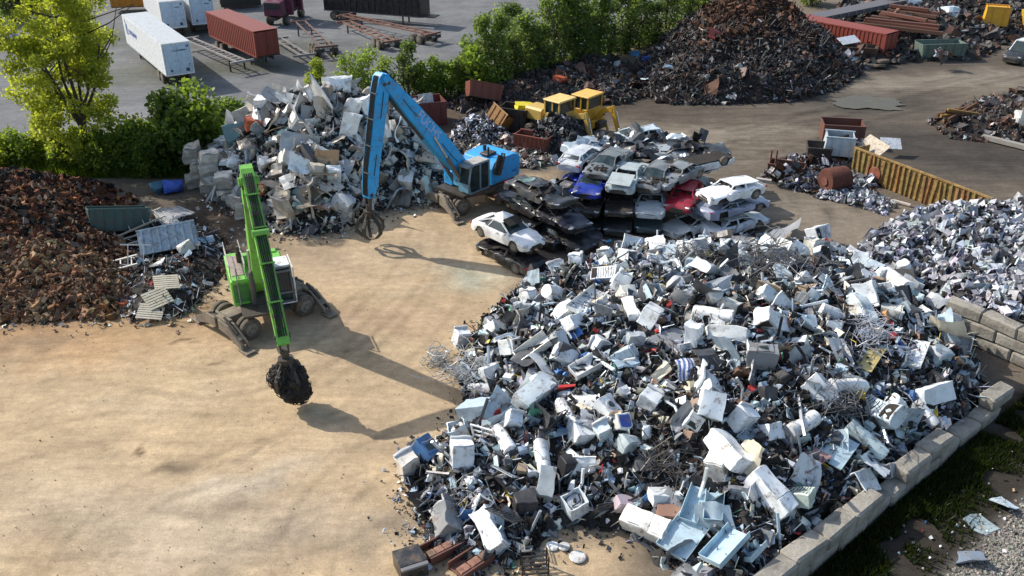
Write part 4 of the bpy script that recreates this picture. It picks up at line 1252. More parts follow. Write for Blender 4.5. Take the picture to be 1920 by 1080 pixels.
def car(kind, col, label, loc, hd, crush=1.0, wild=0.0, seed=0, wheels=(1, 1, 1, 1), hood=True, glassm='glass', roofc=None, flip=False, tilt=(0, 0), group='wrecked cars of the stacked rows', lean=0.0, holes=0.0):
    k = CARK[kind]
    L, Wd, H = k['L'], k['W'], k['H']
    wr = .32 if kind != 'van' else .36
    rng = random.Random(seed * 7 + 5)
    t = thing('van' if kind == 'van' else 'car', label, 'van' if kind == 'van' else 'car', loc, 0, group)
    q = Euler((tilt[0] + (math.pi if flip else 0), tilt[1], hd), 'XYZ')
    t.rotation_euler = q
    def defm(p):
        p = Vector(p)
        z = p.z
        if crush < 1:
            z = z if z < .55 else .55 + (z - .55) * crush
        n = noise.noise_vector(Vector((p.x * .9 + seed * 3.3, p.y * 1.1, p.z * 1.3 + seed)))
        n2 = noise.noise_vector(Vector((p.x * 2.9 + seed * 1.3, p.y * 2.7, p.z * 3)))
        p = Vector((p.x + lean * z, p.y, z)) + wild * (n * .30 + n2 * .13)
        return p
    def fin(mb, name, m, parent, c=None, smooth=None, lab=None):
        mb.v = [tuple(defm(p)) for p in mb.v]
        return mb.build(name, m, parent, c, smooth, lab)
    def ztop(s):
        return np.interp(s, [0, .012, .05, k['ws'], .5, k['rb'] if k['rb'] < .95 else .9, .96, .988, 1], [k['hood'] * .72, k['hood'] * .88, k['hood'], k['cowl'], k['cowl'] + .03, k['deck'], k['tail'] + .02, k['tail'] * .9, k['tail'] * .74])
    def hw(s):
        e = .20 * max(0, (.11 - s) / .11) ** 2 + .15 * max(0, (s - .9) / .1) ** 2
        return Wd / 2 * (1 - e)
    st = sorted(set([0, .012, .03, .05] + [i / 34 for i in range(2, 33)] + [.96, .988, 1]))
    vs, fs = [], []
    m = 13
    for s in st:
        x = L / 2 - s * L
        zb = .24 + .06 * max(0, (.06 - s) / .06)
        for w in (k['f'], k['r']):
            dx = (s - w) * L
            if abs(dx) < wr + .07:
                zb = max(zb, wr + math.sqrt((wr + .07) ** 2 - dx * dx))
        zt, w = float(ztop(s)), hw(s)
        zm = max(zb + .03, min(.56, zt - .06))
        half = [(w * .94, zb), (w * .995, zb + .05 if zb < .4 else zb + .02), (w, max(zm, zb + .04)), (w * .985, max(zt - .13, zb + .06)), (w * .90, max(zt - .02, zb + .08)), (w * .5, zt + .025)]
        row = [(x, y, z) for y, z in half] + [(x, 0, zt + .035)] + [(x, -y, z) for y, z in half[::-1]]
        vs += row
    for i in range(len(st) - 1):
        for j in range(m - 1):
            fs.append((i * m + j, i * m + j + 1, (i + 1) * m + j + 1, (i + 1) * m + j))
    fs += [tuple(range(m)), tuple(range((len(st) - 1) * m + m - 1, (len(st) - 1) * m - 1, -1))]
    body = fin(MB().add(vs, fs), 'body', 'carpaint', t, col, 34)
    fin(MB().box((0, 0, .40), (L * .93, Wd * .80, .36)), 'underbody', 'grime_and_shade', t)  # near-black colour puts shade into the open wheel arches
    X = lambda s: L / 2 - s * L
    zb1, zb2 = float(ztop(k['ws'])) + .02, float(ztop(min(k['rb'], .95))) + .02
    rw, bw = .63 * Wd / 2 * (1.1 if kind in ('suv', 'van') else 1), .86 * Wd / 2
    A = {}
    for sgn, nm in ((1, 'l'), (-1, 'r')):
        A['wf' + nm] = Vector((X(k['ws']), sgn * bw * .97, zb1))
        A['rf' + nm] = Vector((X(k['r0']), sgn * rw, H - .04))
        A['rr' + nm] = Vector((X(k['r1']), sgn * rw, H - .05))
        A['wr' + nm] = Vector((X(k['rb']), sgn * bw * .95, zb2))
        A['bf' + nm] = Vector((X((k['ws'] + k['r0']) / 2 + .04), sgn * bw * 1.03, zb1 - .01))
        A['br' + nm] = Vector((X((k['r1'] + k['rb']) / 2 - .03), sgn * bw * 1.03, zb2 - .02))
    def quad(a, b, c, d, n=5):
        v = [a.lerp(b, i / n).lerp(d.lerp(c, i / n), j / n) for j in range(n + 1) for i in range(n + 1)]
        return v, [(j * (n + 1) + i, j * (n + 1) + i + 1, (j + 1) * (n + 1) + i + 1, (j + 1) * (n + 1) + i) for j in range(n) for i in range(n)]
    roof = MB()
    roof.add(*quad(A['rfl'], A['rfr'], A['rrr'], A['rrl']))
    roof.v = [(x, y, z + .055 * (1 - (y / rw) ** 2)) for x, y, z in roof.v]
    th = .07
    for a, b in (('wfl', 'rfl'), ('wfr', 'rfr'), ('wrl', 'rrl'), ('wrr', 'rrr'), ('rfl', 'rrl'), ('rfr', 'rrr'), ('rfl', 'rfr'), ('rrl', 'rrr')):
        n = 4
        for i in range(n):
            roof.beam(A[a].lerp(A[b], i / n), A[a].lerp(A[b], (i + 1) / n + .01), th, th)
    for nm in 'lr':
        a = A['rf' + nm].lerp(A['rr' + nm], .48 if kind != 'coupe' else .75)
        b = A['bf' + nm].lerp(A['br' + nm], .48 if kind != 'coupe' else .8)
        roof.beam(a, b, .10, .05)
        if kind in ('suv', 'van', 'hatch'):
            roof.beam(A['rf' + nm].lerp(A['rr' + nm], .88), A['bf' + nm].lerp(A['br' + nm], .9), .16, .05)
    fin(roof, 'roof', 'carpaint', t, roofc or col, 34)
    def glass(nm, a, b, c, d):
        v, f = quad(a, b, c, d, 4)
        fin(MB().add(v, f), nm, glassm, t)
    if rng.random() > holes:
        glass('windscreen', A['wfl'], A['wfr'], A['rfr'], A['rfl'])
    if rng.random() > holes:
        glass('rear_window', A['wrl'], A['wrr'], A['rrr'], A['rrl'])
    for nm in 'lr':
        if rng.random() > holes:
            glass('side_window', A['wf' + nm].lerp(A['bf' + nm], .5), A['br' + nm], A['rr' + nm], A['rf' + nm])
    # dark cabin so that the missing panes look into an interior
    fin(MB().box(((X(k['ws']) + X(min(k['rb'], .95))) / 2, 0, zb1 - .06), (L * (min(k['rb'], .95) - k['ws']) * .9, Wd * .74, .14)), 'interior', 'grime_and_shade', t)
    for s in (.45, .62):
        if s < k['r1'] + .05:
            for y in (-.36, .36):
                fin(MB().box((X(s), y, zb1 + .08), (.16, .48, .55 * min(1, crush + .1)), b=.05), 'seat', 'grime_and_shade', t)
    hl, w0 = k['hood'], hw(.03)
    for sgn in (1, -1):
        fin(MB().box((X(.035), sgn * w0 * .80, hl - .10), (.22, .38, .13), Matrix.Rotation(-sgn * R(22), 3, 'Z'), b=.03), 'headlight', 'mirror_lamp', body)
        fin(MB().box((X(.985), sgn * hw(.98) * .84, k['tail'] - .16), (.12, .34, .16), Matrix.Rotation(sgn * R(14), 3, 'Z'), b=.03), 'tail_light', 'red_lamp', body)
        fin(MB().box((X(k['ws'] + .03), sgn * (Wd / 2 + .07), zb1 + .06), (.14, .2, .13), b=.03), 'mirror', 'carpaint', body, col)
        for s0_ in (.36, .58):
            if kind == 'coupe' and s0_ > .5:
                continue
            fin(MB().box((X(s0_ + .12), sgn * (Wd / 2 + .004), .78), (.16, .03, .03)), 'door_handle', 'dark_steel', body)
    gm = MB().box((X(.004), 0, hl * .68), (.05, w0 * .9, .12))
    gm.box((X(.002), 0, .36), (.06, w0 * 1.2, .14))
    fin(gm, 'grille', 'dark_steel', body)
    fin(MB().box((X(1.0), 0, .52), (.03, .52, .13)), 'number_plate_recess', 'paint', body, (.5, .5, .48) if rng.random() < .5 else (.08, .08, .08))
    if not hood:
        eb = MB()
        for _ in range(26):
            eb.box((X(rng.uniform(.06, k['ws'] - .03)), rng.uniform(-.55, .55), hl + rng.uniform(-.02, .14)), (rng.uniform(.1, .4), rng.uniform(.1, .4), rng.uniform(.08, .2)), Euler((rng.random(), rng.random(), rng.random() * 3)).to_matrix())
        eb.box((X(.17), 0, hl + .06), (L * .2, Wd * .72, .06))
        fin(eb, 'engine', 'grime_and_shade', t)
    for i, (s, sy) in enumerate(((k['f'], 1), (k['f'], -1), (k['r'], 1), (k['r'], -1))):
        if wheels[i]:
            w = wheel_mesh(wr, .2, False).build('wheel', 'tyre', t, smooth=40)
            p = defm((X(s), sy * (Wd / 2 - .13), wr))
            w.location = p
            w.rotation_euler = (rng.uniform(-.1, .1), 0, rng.uniform(-.25, .25))
            MB().lathe((0, -.105, 0), (0, .105, 0), [(0, wr * .5), (.02, wr * .58), (.2, wr * .3), (.8, wr * .3), (.98, wr * .58), (1, wr * .5)], 12).build('rim', 'rim', w, smooth=40)
        else:
            p = defm((X(s), sy * (Wd / 2 - .30), wr))
            MB().cyl(p + Vector((0, -.1, 0)), p + Vector((0, .1, 0)), .15, n=10).build('brake_disc', 'rim', t)
    if flip:
        t.location = (loc[0], loc[1], loc[2] + .55 + (H - .55) * crush)
    return t
SILC, WHT, BLK_, NAVY, REDC = (.48, .50, .51), (.80, .81, .81), (.012, .012, .014), (.015, .035, .22), (.30, .012, .025)
def cp(px, py, z):
    p = at(px, py, z)
    return (p.x, p.y, z)
# front pair
c0 = cp(958, 487, .0)
car('sedan', BLK_, 'black crushed sedan lying under the white coupe with its tail to the camera', (-.05, 46.1, 0), R(131), .52, .35, 3, (0, 0, 1, 1), glassm='grime_and_shade', holes=.7)
cw = car('coupe', (.80, .79, .77), 'pearl white coupe with torn roof on top of the crushed black sedan', (-.25, 46.9, .98), R(-46), 1.0, .05, 4, (1, 1, 1, 1), glassm='glass', holes=.0)
tf = MB().add([(-.9, -.25, 1.40), (.05, -.4, 1.41), (-.05, .45, 1.40), (-.75, .5, 1.42), (-.5, .1, 1.66)], [(0, 1, 4), (1, 2, 4), (2, 3, 4), (3, 0, 4)]).build('roof_flap', 'carpaint', cw, (.86, .85, .83), label='white roof skin peeled up')
MB().box((.42, 0, 1.36), (.62, .95, .10), Matrix.Rotation(R(20), 3, 'Y')).build('roof_hole_shade', 'grime_and_shade', cw, label='dark block giving the shade of the hole torn above the windscreen')  # solid dark block standing in for the shade inside the hole
stack = [
    # dark wreck column behind the coupe
    ('sedan', (.02, .022, .026), 'black flattened sedan at the bottom of the wreck column behind the white coupe', (2.9, 48.7, 0), -52, .5, .4, 11, 0),
    ('suv', (.015, .017, .03), 'navy black crushed wagon in the middle of the wreck column behind the white coupe', (2.7, 49.0, .95), -56, .38, .45, 12, 0),
    ('sedan', (.025, .027, .03), 'black twisted wreck with open frame on top of the column behind the white coupe', (1.7, 49.9, 1.95), -48, .45, .8, 13, 0),
    ('hatch', (.02, .02, .022), 'dark burnt hatchback lying against the rear wheel of the blue handler', (1.3, 52.6, .2), -50, .5, .9, 14, 0),
    ('suv', (.014, .014, .016), 'black crushed wagon low at the left of the dark wreck column', (1.5, 49.2, 0), -50, .45, .5, 70, 0),
    ('sedan', (.018, .019, .024), 'black bent sedan in the middle left of the dark wreck column', (1.2, 50.6, .9), -46, .5, .7, 71, 0),
    ('suv', (.02, .021, .025), 'black stripped wagon in the middle of the dark wreck column', (2.6, 51.0, 1.0), -52, .5, .7, 72, 2),
    ('sedan', (.02, .02, .03), 'black sedan at the right foot of the dark wreck column', (4.0, 49.6, 0), -70, .5, .4, 73, 0),
    # blue column
    ('sedan', (.03, .03, .035), 'dark flattened car at the base of the blue column', (4.6, 54.3, 0), -112, .45, .3, 15, 0),
    ('hatch', (.010, .030, .26), 'royal blue crushed hatchback below the silver hatchback with red tail lights', (3.9, 53.6, 1.05), -118, .5, .45, 16, 1),
    ('hatch', (.55, .58, .61), 'silver hatchback with red tail lights facing the blue handler', (4.5, 55.2, 2.15), 62, .55, .25, 17, 0),
    # grille column
    ('suv', (.014, .014, .016), 'black car with slatted grille at the bottom of the second column', (5.0, 51.6, 0), -104, .45, .2, 18, 0),
    ('sedan', (.012, .012, .014), 'black saloon third from the top in the second column', (4.95, 51.5, 1.0), -106, .45, .25, 19, 0),
    ('hatch', (.012, .035, .30), 'bright blue crumpled nose second from the top in the second column', (5.0, 51.9, 1.75), -108, .4, .5, 20, 0),
    ('sedan', (.13, .145, .15), 'dark grey sedan with missing bonnet on top of the second column', (6.1, 53.4, 2.35), -118, .5, .25, 21, 2),
    # third column
    ('sedan', (.05, .052, .055), 'charcoal car with chrome lamps at the bottom of the third column', (6.7, 51.4, 0), -100, .5, .25, 22, 0),
    ('sedan', (.035, .03, .028), 'brown grey flattened car in the middle of the third column', (6.8, 51.5, .95), -102, .4, .3, 23, 0),
    ('sedan', (.40, .45, .45), 'silver green sedan with raised bonnet on top of the third column', (7.2, 52.2, 1.95), -112, .6, .22, 24, 3),
    # fourth column
    ('hatch', (.07, .10, .105), 'teal grey car at the bottom of the fourth column', (8.5, 51.3, 0), -98, .5, .25, 25, 0),
    ('sedan', (.42, .45, .47), 'silver car with flat bonnet in the middle of the fourth column', (8.6, 51.4, .95), -100, .45, .25, 26, 0),
    ('sedan', (.15, .16, .165), 'grey car with exposed engine on top of the fourth column', (9.0, 52.4, 1.95), -118, .55, .25, 27, 2),
    # fifth column
    ('sedan', (.50, .51, .50), 'dirty white car half buried at the bottom of the fifth column', (11.3, 50.3, 0), -150, .5, .35, 28, 0),
    ('hatch', REDC, 'dark red hatchback in the middle of the fifth column', (10.6, 51.3, 1.15), -112, .55, .22, 29, 0),
    ('sedan', (.20, .215, .225), 'slate grey sedan with crushed bonnet above the dark red hatchback', (10.3, 52.6, 2.0), -132, .5, .3, 30, 2),
    # right column
    ('sedan', (.70, .72, .74), 'white sedan at the bottom of the right hand column', (13.6, 50.4, 0), 30, .5, .25, 31, 0),
    ('sedan', (.30, .34, .46), 'blue grey crushed car under the white hatchback', (13.5, 50.6, .95), 28, .42, .3, 32, 0),
    # back row
    ('sedan', (.34, .41, .47), 'pale blue wreck on the left of the rear row', (5.9, 58.2, 1.9), 20, .4, .8, 33, 2),
    ('hatch', (.44, .51, .57), 'pale blue hatchback wreck with raised flap in the rear row', (8.6, 59.6, 2.0), -160, .5, .7, 34, 2),
    ('sedan', (.03, .03, .034), 'black wreck in the middle of the rear row', (8.3, 56.8, 2.0), 10, .45, .8, 35, 0),
    ('sedan', (.28, .31, .33), 'light grey stripped wreck at the right of the rear row', (10.2, 56.6, 1.9), -20, .42, .8, 36, 2),
    ('suv', (.020, .020, .022), 'black crushed wagon lying behind the upside down white car', (12.3, 57.2, 1.75), 12, .45, .7, 37, 0),
    ('sedan', (.05, .05, .055), 'dark flattened car under the left of the rear row', (6.4, 57.8, 0), 12, .45, .4, 38, 0),
    ('sedan', (.09, .09, .10), 'charcoal flattened car in the middle layer of the rear row', (6.8, 57.6, .95), 8, .45, .4, 39, 0),
    ('sedan', (.04, .04, .045), 'black flattened car under the right of the rear row', (11.2, 57.0, 0), 5, .45, .4, 40, 0),
    ('sedan', (.12, .12, .13), 'dark grey flattened car in the right middle layer of the rear row', (11.0, 57.0, .9), 8, .45, .4, 41, 0),
]
for kd, c, lb, loc, hd, cr, wi, sd, md in stack:
    o = car(kd, c, lb, (loc[0], loc[1], loc[2] * 1.18), R(hd), cr + .07, min(.62, wi * 1.2 + .05), sd, (0, 0, 0, 0) if wi > .3 else (0, 1, 1, 0), hood=(md != 2), holes=.7, glassm='cracked_glass' if sd in (24, 30, 13) else 'glass')
    if md == 3:
        k = CARK[kd]
        MB().box((k['L'] * .36, 0, .98), (1.25, 1.45, .04), Matrix.Rotation(R(14), 3, 'Y'), b=.015).build('bonnet', 'carpaint', o, c, label='bonnet standing slightly open')
car('hatch', (.80, .82, .83), 'white crushed hatchback on top of the right hand column', (13.2, 50.3, 2.15), R(-152), .60, .36, 42, (0, 1, 1, 1), holes=.8)
car('sedan', (.62, .64, .65), 'upside down white car with bare floor pan on top of the fifth column', (11.9, 54.2, 2.45), R(28), .5, .18, 43, (1, 0, 1, 0), flip=True)
rng = random.Random(61)
WP = [('black', (.02, .02, .022)), ('dark grey', (.07, .072, .078)), ('pale blue', (.46, .54, .60)), ('silver', (.45, .47, .49)), ('white', (.72, .73, .74))]
for i in range(64):
    x, y = rng.uniform(4.6, 13.2), rng.uniform(54.6, 59.6)
    cn, c = rng.choices(WP, [7, 6, 2, 2, .4])[0]
    s_ = rng.uniform(.4, 1.25)
    place(rng.choice(P_SHEET + P_BOX), 'car_body_part', (x, y, 3.15 + rng.uniform(-.2, .35) - .05 * abs(x - 8)), Euler((rng.uniform(-.8, .8), rng.uniform(-.8, .8), rng.uniform(0, 6.28))), (s_, s_ * rng.uniform(.5, 1), s_ * .8), c, f'{"large" if s_ > .8 else "small"} {cn} torn car part on the rear wreck row\'s {"left" if x < 7.5 else "middle" if x < 10.5 else "right"}', 'car part', 'torn car parts on the rear wreck row')
for i in range(26):
    x, y = rng.uniform(.6, 3.6), rng.uniform(48.6, 53)
    cn, c = rng.choices(WP, [6, 4, 1, 1, .3])[0]
    s_ = rng.uniform(.4, 1.0)
    place(rng.choice(P_SHEET + P_BOX + P_PIPE), 'car_body_part', (x, y, (2.95 if y < 51.6 and x > 1.2 else .9) + rng.uniform(-.2, .3)), Euler((rng.uniform(-.8, .8), rng.uniform(-.8, .8), rng.uniform(0, 6.28))), (s_, s_ * rng.uniform(.5, 1), s_ * .8), c, f'{"large" if s_ > .7 else "small"} {cn} torn car part on the dark wrecks behind the white coupe', 'car part', 'torn car parts on the dark wrecks')
vn = at(1888, 122)
car('van', (.018, .02, .026), 'dark blue van with pale roof parked at the right end of the far track', (vn.x + 2.2, vn.y + 1.6, 0), R(-140), 1.0, 0.0, 50, group='parked road vehicles', roofc=(.72, .76, .80))

# ------------------------------------------------------------------ appliances (long axis along local z, origin in the middle)
def fridge(t, L=1.7, Wd=.70, D=.66, col=(.76, .79, .81), split=.36):
    MB().box((0, .03, 0), (Wd, D - .07, L), b=.02).build('cabinet', 'enamel', t, col)
    zs = L / 2 - L * split
    for nm, a, b in (('freezer_door', zs + .008, L / 2), ('fridge_door', -L / 2 + .05, zs - .008)):
        d = MB().box((0, -D / 2 + .035, (a + b) / 2), (Wd - .006, .06, b - a), b=.015).build(nm, 'enamel', t, tuple(min(.9, c * 1.03) for c in col))
        MB().box((Wd * .42, -D / 2 - .015, (a + b) / 2), (.025, .03, min(.45, (b - a) * .6)), b=.008).build('handle', 'paint', d, (.30, .30, .30))
    MB().box((0, D / 2, -L * .36), (Wd * .8, .05, L * .2)).build('compressor_bay', 'grime_and_shade', t)
    g = MB()
    for k in range(7):
        g.box((0, D / 2 + .012, -L * .18 + k * L * .095), (Wd * .8, .015, .012))
    g.build('condenser_coil', 'dark_steel', t)
def washer(t, L=.92, Wd=.68, D=.66, col=(.76, .79, .81), front=False, top=True):
    MB().box((0, 0, -.02), (Wd, D, L - .04), b=.02).build('cabinet', 'enamel', t, col)
    MB().box((0, D / 2 - .06, L / 2 + .05), (Wd, .12, .14), b=.02).build('control_panel', 'paint', t, (.55, .56, .57))
    MB().box((0, -.05, L / 2), (Wd * .98, D * .82, .04), b=.01).build('lid', 'enamel', t, tuple(min(.9, c * 1.03) for c in col))
    MB().box((0, 0, -L / 2 - .01), (Wd * .9, D * .9, .04)).build('base_opening_shade', 'grime_and_shade', t)  # dark slab paints in the shade of the open underside
    if front:
        MB().lathe((0, -D / 2 + .01, .02), (0, -D / 2 - .05, .02), [(0, .24), (.5, .24), (1, .21)], 20).build('door_ring', 'paint', t, (.45, .46, .47), smooth=40)
        MB().lathe((0, -D / 2 - .04, .02), (0, -D / 2 - .065, .02), [(0, .165), (1, .14)], 18).build('door_glass', 'glass', t, smooth=40)
def heater(t, L=1.45, r=.27, col=(.78, .79, .79)):
    MB().lathe((0, 0, -L / 2), (0, 0, L / 2), [(0, r * .9), (.01, r * .985), (.03, r), (.97, r), (.985, r * .96), (1, r * .8)], 22).build('tank', 'enamel', t, col, smooth=50)
    for x in (-.1, .1):
        MB().cyl((x, 0, L / 2 - .02), (x, 0, L / 2 + .09), .022, n=8).build('pipe_stub', 'alloy', t, (.45, .3, .2))
    MB().box((0, -r - .005, -L * .3), (.22, .03, .2), b=.01).build('access_cover', 'paint', t, (.35, .36, .37))
    MB().lathe((0, 0, L * .16), (0, 0, L * .16 + .03), [(0, r + .006), (1, r + .006)], 22).build('band', 'alloy', t, (.5, .5, .5))
def stove(t, L=.92, Wd=.74, D=.66, col=(.68, .72, .74), topc=(.50, .51, .52)):
    MB().box((0, 0, 0), (Wd, D, L), b=.015).build('cabinet', 'enamel', t, col)
    tp = MB().box((0, -.02, L / 2 + .012), (Wd, D, .03), b=.01).build('cooktop', 'paint', t, topc)
    for x in (-.19, .19):
        for y in (-.16, .14):
            MB().lathe((x, y, L / 2 + .02), (x, y, L / 2 + .04), [(0, .10), (1, .085)], 14).build('burner', 'grime_and_shade', tp)
    d = MB().box((0, -D / 2 - .018, -.05), (Wd * .94, .04, L * .55), b=.01).build('oven_door', 'enamel', t, col)
    MB().box((0, -D / 2 - .04, -.05), (Wd * .6, .012, L * .3)).build('oven_window', 'glass', d)
    MB().tube([(-Wd * .38, -D / 2 - .07, .2), (Wd * .38, -D / 2 - .07, .2)], .014, 6).build('handle', 'alloy', d, (.6, .6, .6))
    MB().box((0, D / 2 - .05, L / 2 + .11), (Wd, .08, .2), b=.015).build('back_panel', 'paint', t, (.14, .14, .15))
def cabinet(t, L=1.75, Wd=.85, D=.6, col=(.42, .50, .56), doors=2):
    MB().box((0, 0, 0), (Wd, D, L), b=.012).build('carcass', 'paint', t, col)
    for k in range(doors):
        z0 = -L / 2 + L / doors * (k + .5)
        d = MB().box((0, -D / 2 - .012, z0), (Wd * .96, .025, L / doors - .04), b=.006).build('door', 'paint', t, tuple(c * .95 for c in col))
        MB().box((Wd * .3, -D / 2 - .035, z0 + L / doors * .36), (.15, .03, .03)).build('handle', 'dark_steel', d)
def openbox(t, L=.9, Wd=.66, D=.6, col=(.70, .75, .78), m='enamel', guts=True, th=.035):
    mb = MB().box((0, 0, -L / 2 + th / 2), (Wd, D, th))
    MB.box(mb, (Wd / 2 - th / 2, 0, th / 2), (th, D, L - th))
    MB.box(mb, (-Wd / 2 + th / 2, 0, th / 2), (th, D, L - th))
    MB.box(mb, (0, D / 2 - th / 2, th / 2), (Wd - 2 * th, th, L - th))
    MB.box(mb, (0, -D / 2 + th / 2, th / 2), (Wd - 2 * th, th, L - th))
    mb.build('shell', m, t, col)
    if guts:
        MB().lathe((0, 0, -L * .3), (0, 0, L * .34), [(0, Wd * .36), (.9, Wd * .4), (1, Wd * .36)], 18).build('drum', 'alloy', t, (.6, .62, .64), smooth=40)
        MB().cyl((0, 0, L * .3), (0, 0, L * .42), .07, n=10).build('agitator', 'grime_and_shade', t)
        MB().tube([(-.2, -.15, L * .38), (0, -.2, L * .46), (.2, -.1, L * .36), (.22, .15, L * .42)], .025, 6).build('hose', 'grime_and_shade', t)
def boxtv(t, L=.6, Wd=.7, D=.5, col=(.03, .03, .033), scr=(.05, .05, .055)):
    MB().box((0, 0, 0), (Wd, D, L), b=.03).build('case', 'paint', t, col)
    MB().box((0, -D / 2 - .004, .02), (Wd * .76, .02, L * .68), b=.008).build('screen', 'paint', t, scr)
    MB().box((0, D / 2 + .06, 0), (Wd * .6, .14, L * .6), b=.04).build('rear_hump', 'paint', t, col)
BUILD = dict(fridge=fridge, washer=washer, heater=heater, stove=stove, cabinet=cabinet, openbox=openbox, tv=boxtv)
NAMES = dict(fridge='refrigerator', washer='washing_machine', heater='water_heater', stove='kitchen_stove', cabinet='steel_cabinet', openbox='washing_machine_tub', tv='television')
CATS = dict(fridge='refrigerator', washer='washing machine', heater='water heater', stove='stove', cabinet='cabinet', openbox='washing machine', tv='television')
HERO = []
def dent(t, seed, amp=.05):
    """push dents into every panel of an appliance, its parts moving together"""
    off = Vector((seed * 1.37, seed * .71, seed * 2.3))
    for ch in list(t.children) + [g_ for c_ in t.children for g_ in c_.children]:
        me = ch.data
        bm = bmesh.new()
        bm.from_mesh(me)
        for _k in range(2):
            ed = [e for e in bm.edges if e.calc_length() > .24]
            if ed and len(bm.faces) < 260:
                bmesh.ops.subdivide_edges(bm, edges=ed, cuts=1, use_grid_fill=True)
        for v in bm.verts:
            p_ = v.co.copy()
            v.co += amp * 1.3 * noise.noise_vector(p_ * 1.5 + off) + amp * .7 * noise.noise_vector(p_ * 4.5 + off)
        bm.to_mesh(me)
        bm.free()
        me.polygons.foreach_set('use_smooth', [True] * len(me.polygons))
        me.set_sharp_from_angle(angle=R(32))
def frame_q(zdir, roll):
    q = Vector(zdir).normalized().to_track_quat('Z', 'Y')
    return (q @ Quaternion((0, 0, 1), roll)).to_euler()
def appl(kind, label, a, b, roll=0.0, lift=.22, heap=None, name=None, cat=None, **kw):
    """an appliance whose long axis runs from sight a to sight b on the heap"""
    heap = heap or BIG
    p, q = heap.hit(*a), heap.hit(*b)
    c = (p + q) / 2 + Vector((0, 0, lift))
    t = thing(name or NAMES[kind], label, cat or CATS[kind], c, frame_q(q - p, R(roll)))
    BUILD[kind](t, **kw)
    dent(t, a[0] * .13, .05)
    HERO.append((c.x, c.y, .55))
    return t
def appl_e(kind, label, at_, eul, lift=.25, heap=None, name=None, cat=None, **kw):
    heap = heap or BIG
    p = heap.hit(*at_)
    t = thing(name or NAMES[kind], label, cat or CATS[kind], p + Vector((0, 0, lift)), Euler([R(e) for e in eul]))
    BUILD[kind](t, **kw)
    dent(t, at_[0] * .13, .055)
    HERO.append((p.x, p.y, .55))
    return t
PALE = (.66, .70, .73)
appl('cabinet', 'long blue grey steel cabinet lying at the yard edge of the appliance heap', (858, 792), (940, 785), 90, .48, L=1.75, Wd=.85, D=.8, doors=3, col=(.36, .46, .55))
appl('fridge', 'pale freezer leaning right of the long steel cabinet', (958, 790), (1040, 722), 200, .45, L=1.75, Wd=.82, D=.75, col=(.62, .68, .70), split=.25)
appl('heater', 'long white water heater tank leaning right of the pale freezer', (1036, 748), (1092, 838), 0, .3, L=1.7, r=.29)
appl_e('washer', 'rounded white washing machine below the long white tank', (1090, 828), (18, 12, 20), .3, L=.95, Wd=.82, D=.7)
appl_e('washer', 'white washing machine on its back above the blue screen set', (1138, 778), (-62, 10, 40), .25, front=True)
appl_e('tv', 'beige monitor with bright blue screen beside the white washing machine', (1166, 803), (-40, 8, 18), .3, L=.62, Wd=.62, D=.5, col=(.66, .66, .63), scr=(.05, .10, .42))
appl_e('washer', 'white washing machine with dented top left of the white framed freezer door', (1216, 762), (12, 20, -30), .3)
appl_e('openbox', 'white freezer shell with pale blue lining in the lower middle of the heap', (1330, 778), (-38, 8, -14), .45, L=1.0, Wd=.86, D=1.55, guts=False, col=(.74, .80, .84), name='freezer_shell', cat='freezer')
appl('fridge', 'tall white refrigerator standing out in the lower middle of the heap', (1325, 825), (1400, 912), 150, .55, L=1.75, Wd=.75, D=.72)
appl_e('washer', 'white dryer with warped top in front of the tall white refrigerator', (1345, 888), (10, -8, -36), .35, L=.95, Wd=.78, D=.75, col=(.82, .81, .77))
appl('fridge', 'tall white refrigerator tilted near the block wall, right of the white dryer', (1408, 905), (1475, 985), 170, .5, L=1.8, Wd=.78, D=.72, split=.3)
appl('fridge', 'white refrigerator with brown strap line lying at the near foot of the heap', (1168, 985), (1252, 1022), 205, .5, L=1.72, Wd=.74, D=.72, col=(.80, .80, .76))
appl_e('openbox', 'open white washing machine with parts showing at the near foot of the heap', (1077, 965), (8, -6, 30), .4, L=.85, Wd=.78, D=.72)
appl_e('washer', 'dirty beige washing machine at the far left toe of the heap', (766, 888), (4, -8, 34), .42, L=.9, Wd=.78, D=.7, col=(.62, .58, .52))
appl_e('stove', 'kitchen stove with blue door turned up behind the beige washing machine', (800, 858), (-60, 8, 52), .4, col=(.07, .17, .36))
appl_e('washer', 'bright white washing machine at the left toe of the heap', (866, 868), (-14, 6, 10), .45, L=.95, Wd=.85, D=.8)
appl_e('tv', 'black box television at the near left part of the heap', (985, 960), (4, 0, 12), .42, L=.72, Wd=.85, D=.7, col=(.035, .035, .038))
appl('cabinet', 'grey filing cabinet standing right of the striped bed frame', (1020, 940), (1026, 905), 10, .4, L=1.2, Wd=.62, D=.55, col=(.42, .46, .47))
appl_e('tv', 'tall black cabinet beside the grey filing cabinet', (1060, 895), (6, 12, 30), .4, L=1.0, Wd=.55, D=.5)
appl('heater', 'white water heater end on above the left toe of the heap', (930, 812), (962, 862), 0, .3, L=1.35, r=.27)
appl('heater', 'white water heater lying below the rounded washing machine', (1012, 838), (1022, 905), 0, .3, L=1.4, r=.27)
appl_e('washer', 'white dryer tilted beside the upper left water heater', (960, 800), (30, 20, 10), .25, L=.8, Wd=.6, D=.6)
appl_e('washer', 'white washing machine at the upper yard edge beside the wire tangle', (865, 645), (6, 12, 26), .35, L=.8, Wd=.7, D=.62)
appl_e('stove', 'white and brown stove on its side right of the wire tangle', (960, 662), (62, 12, 38), .35)
appl_e('openbox', 'grey laundry tub tipped over at the upper left of the heap', (1000, 598), (36, -18, 30), .3, L=.5, Wd=.8, D=.7, guts=False, col=(.52, .56, .58), name='laundry_tub', cat='tub')
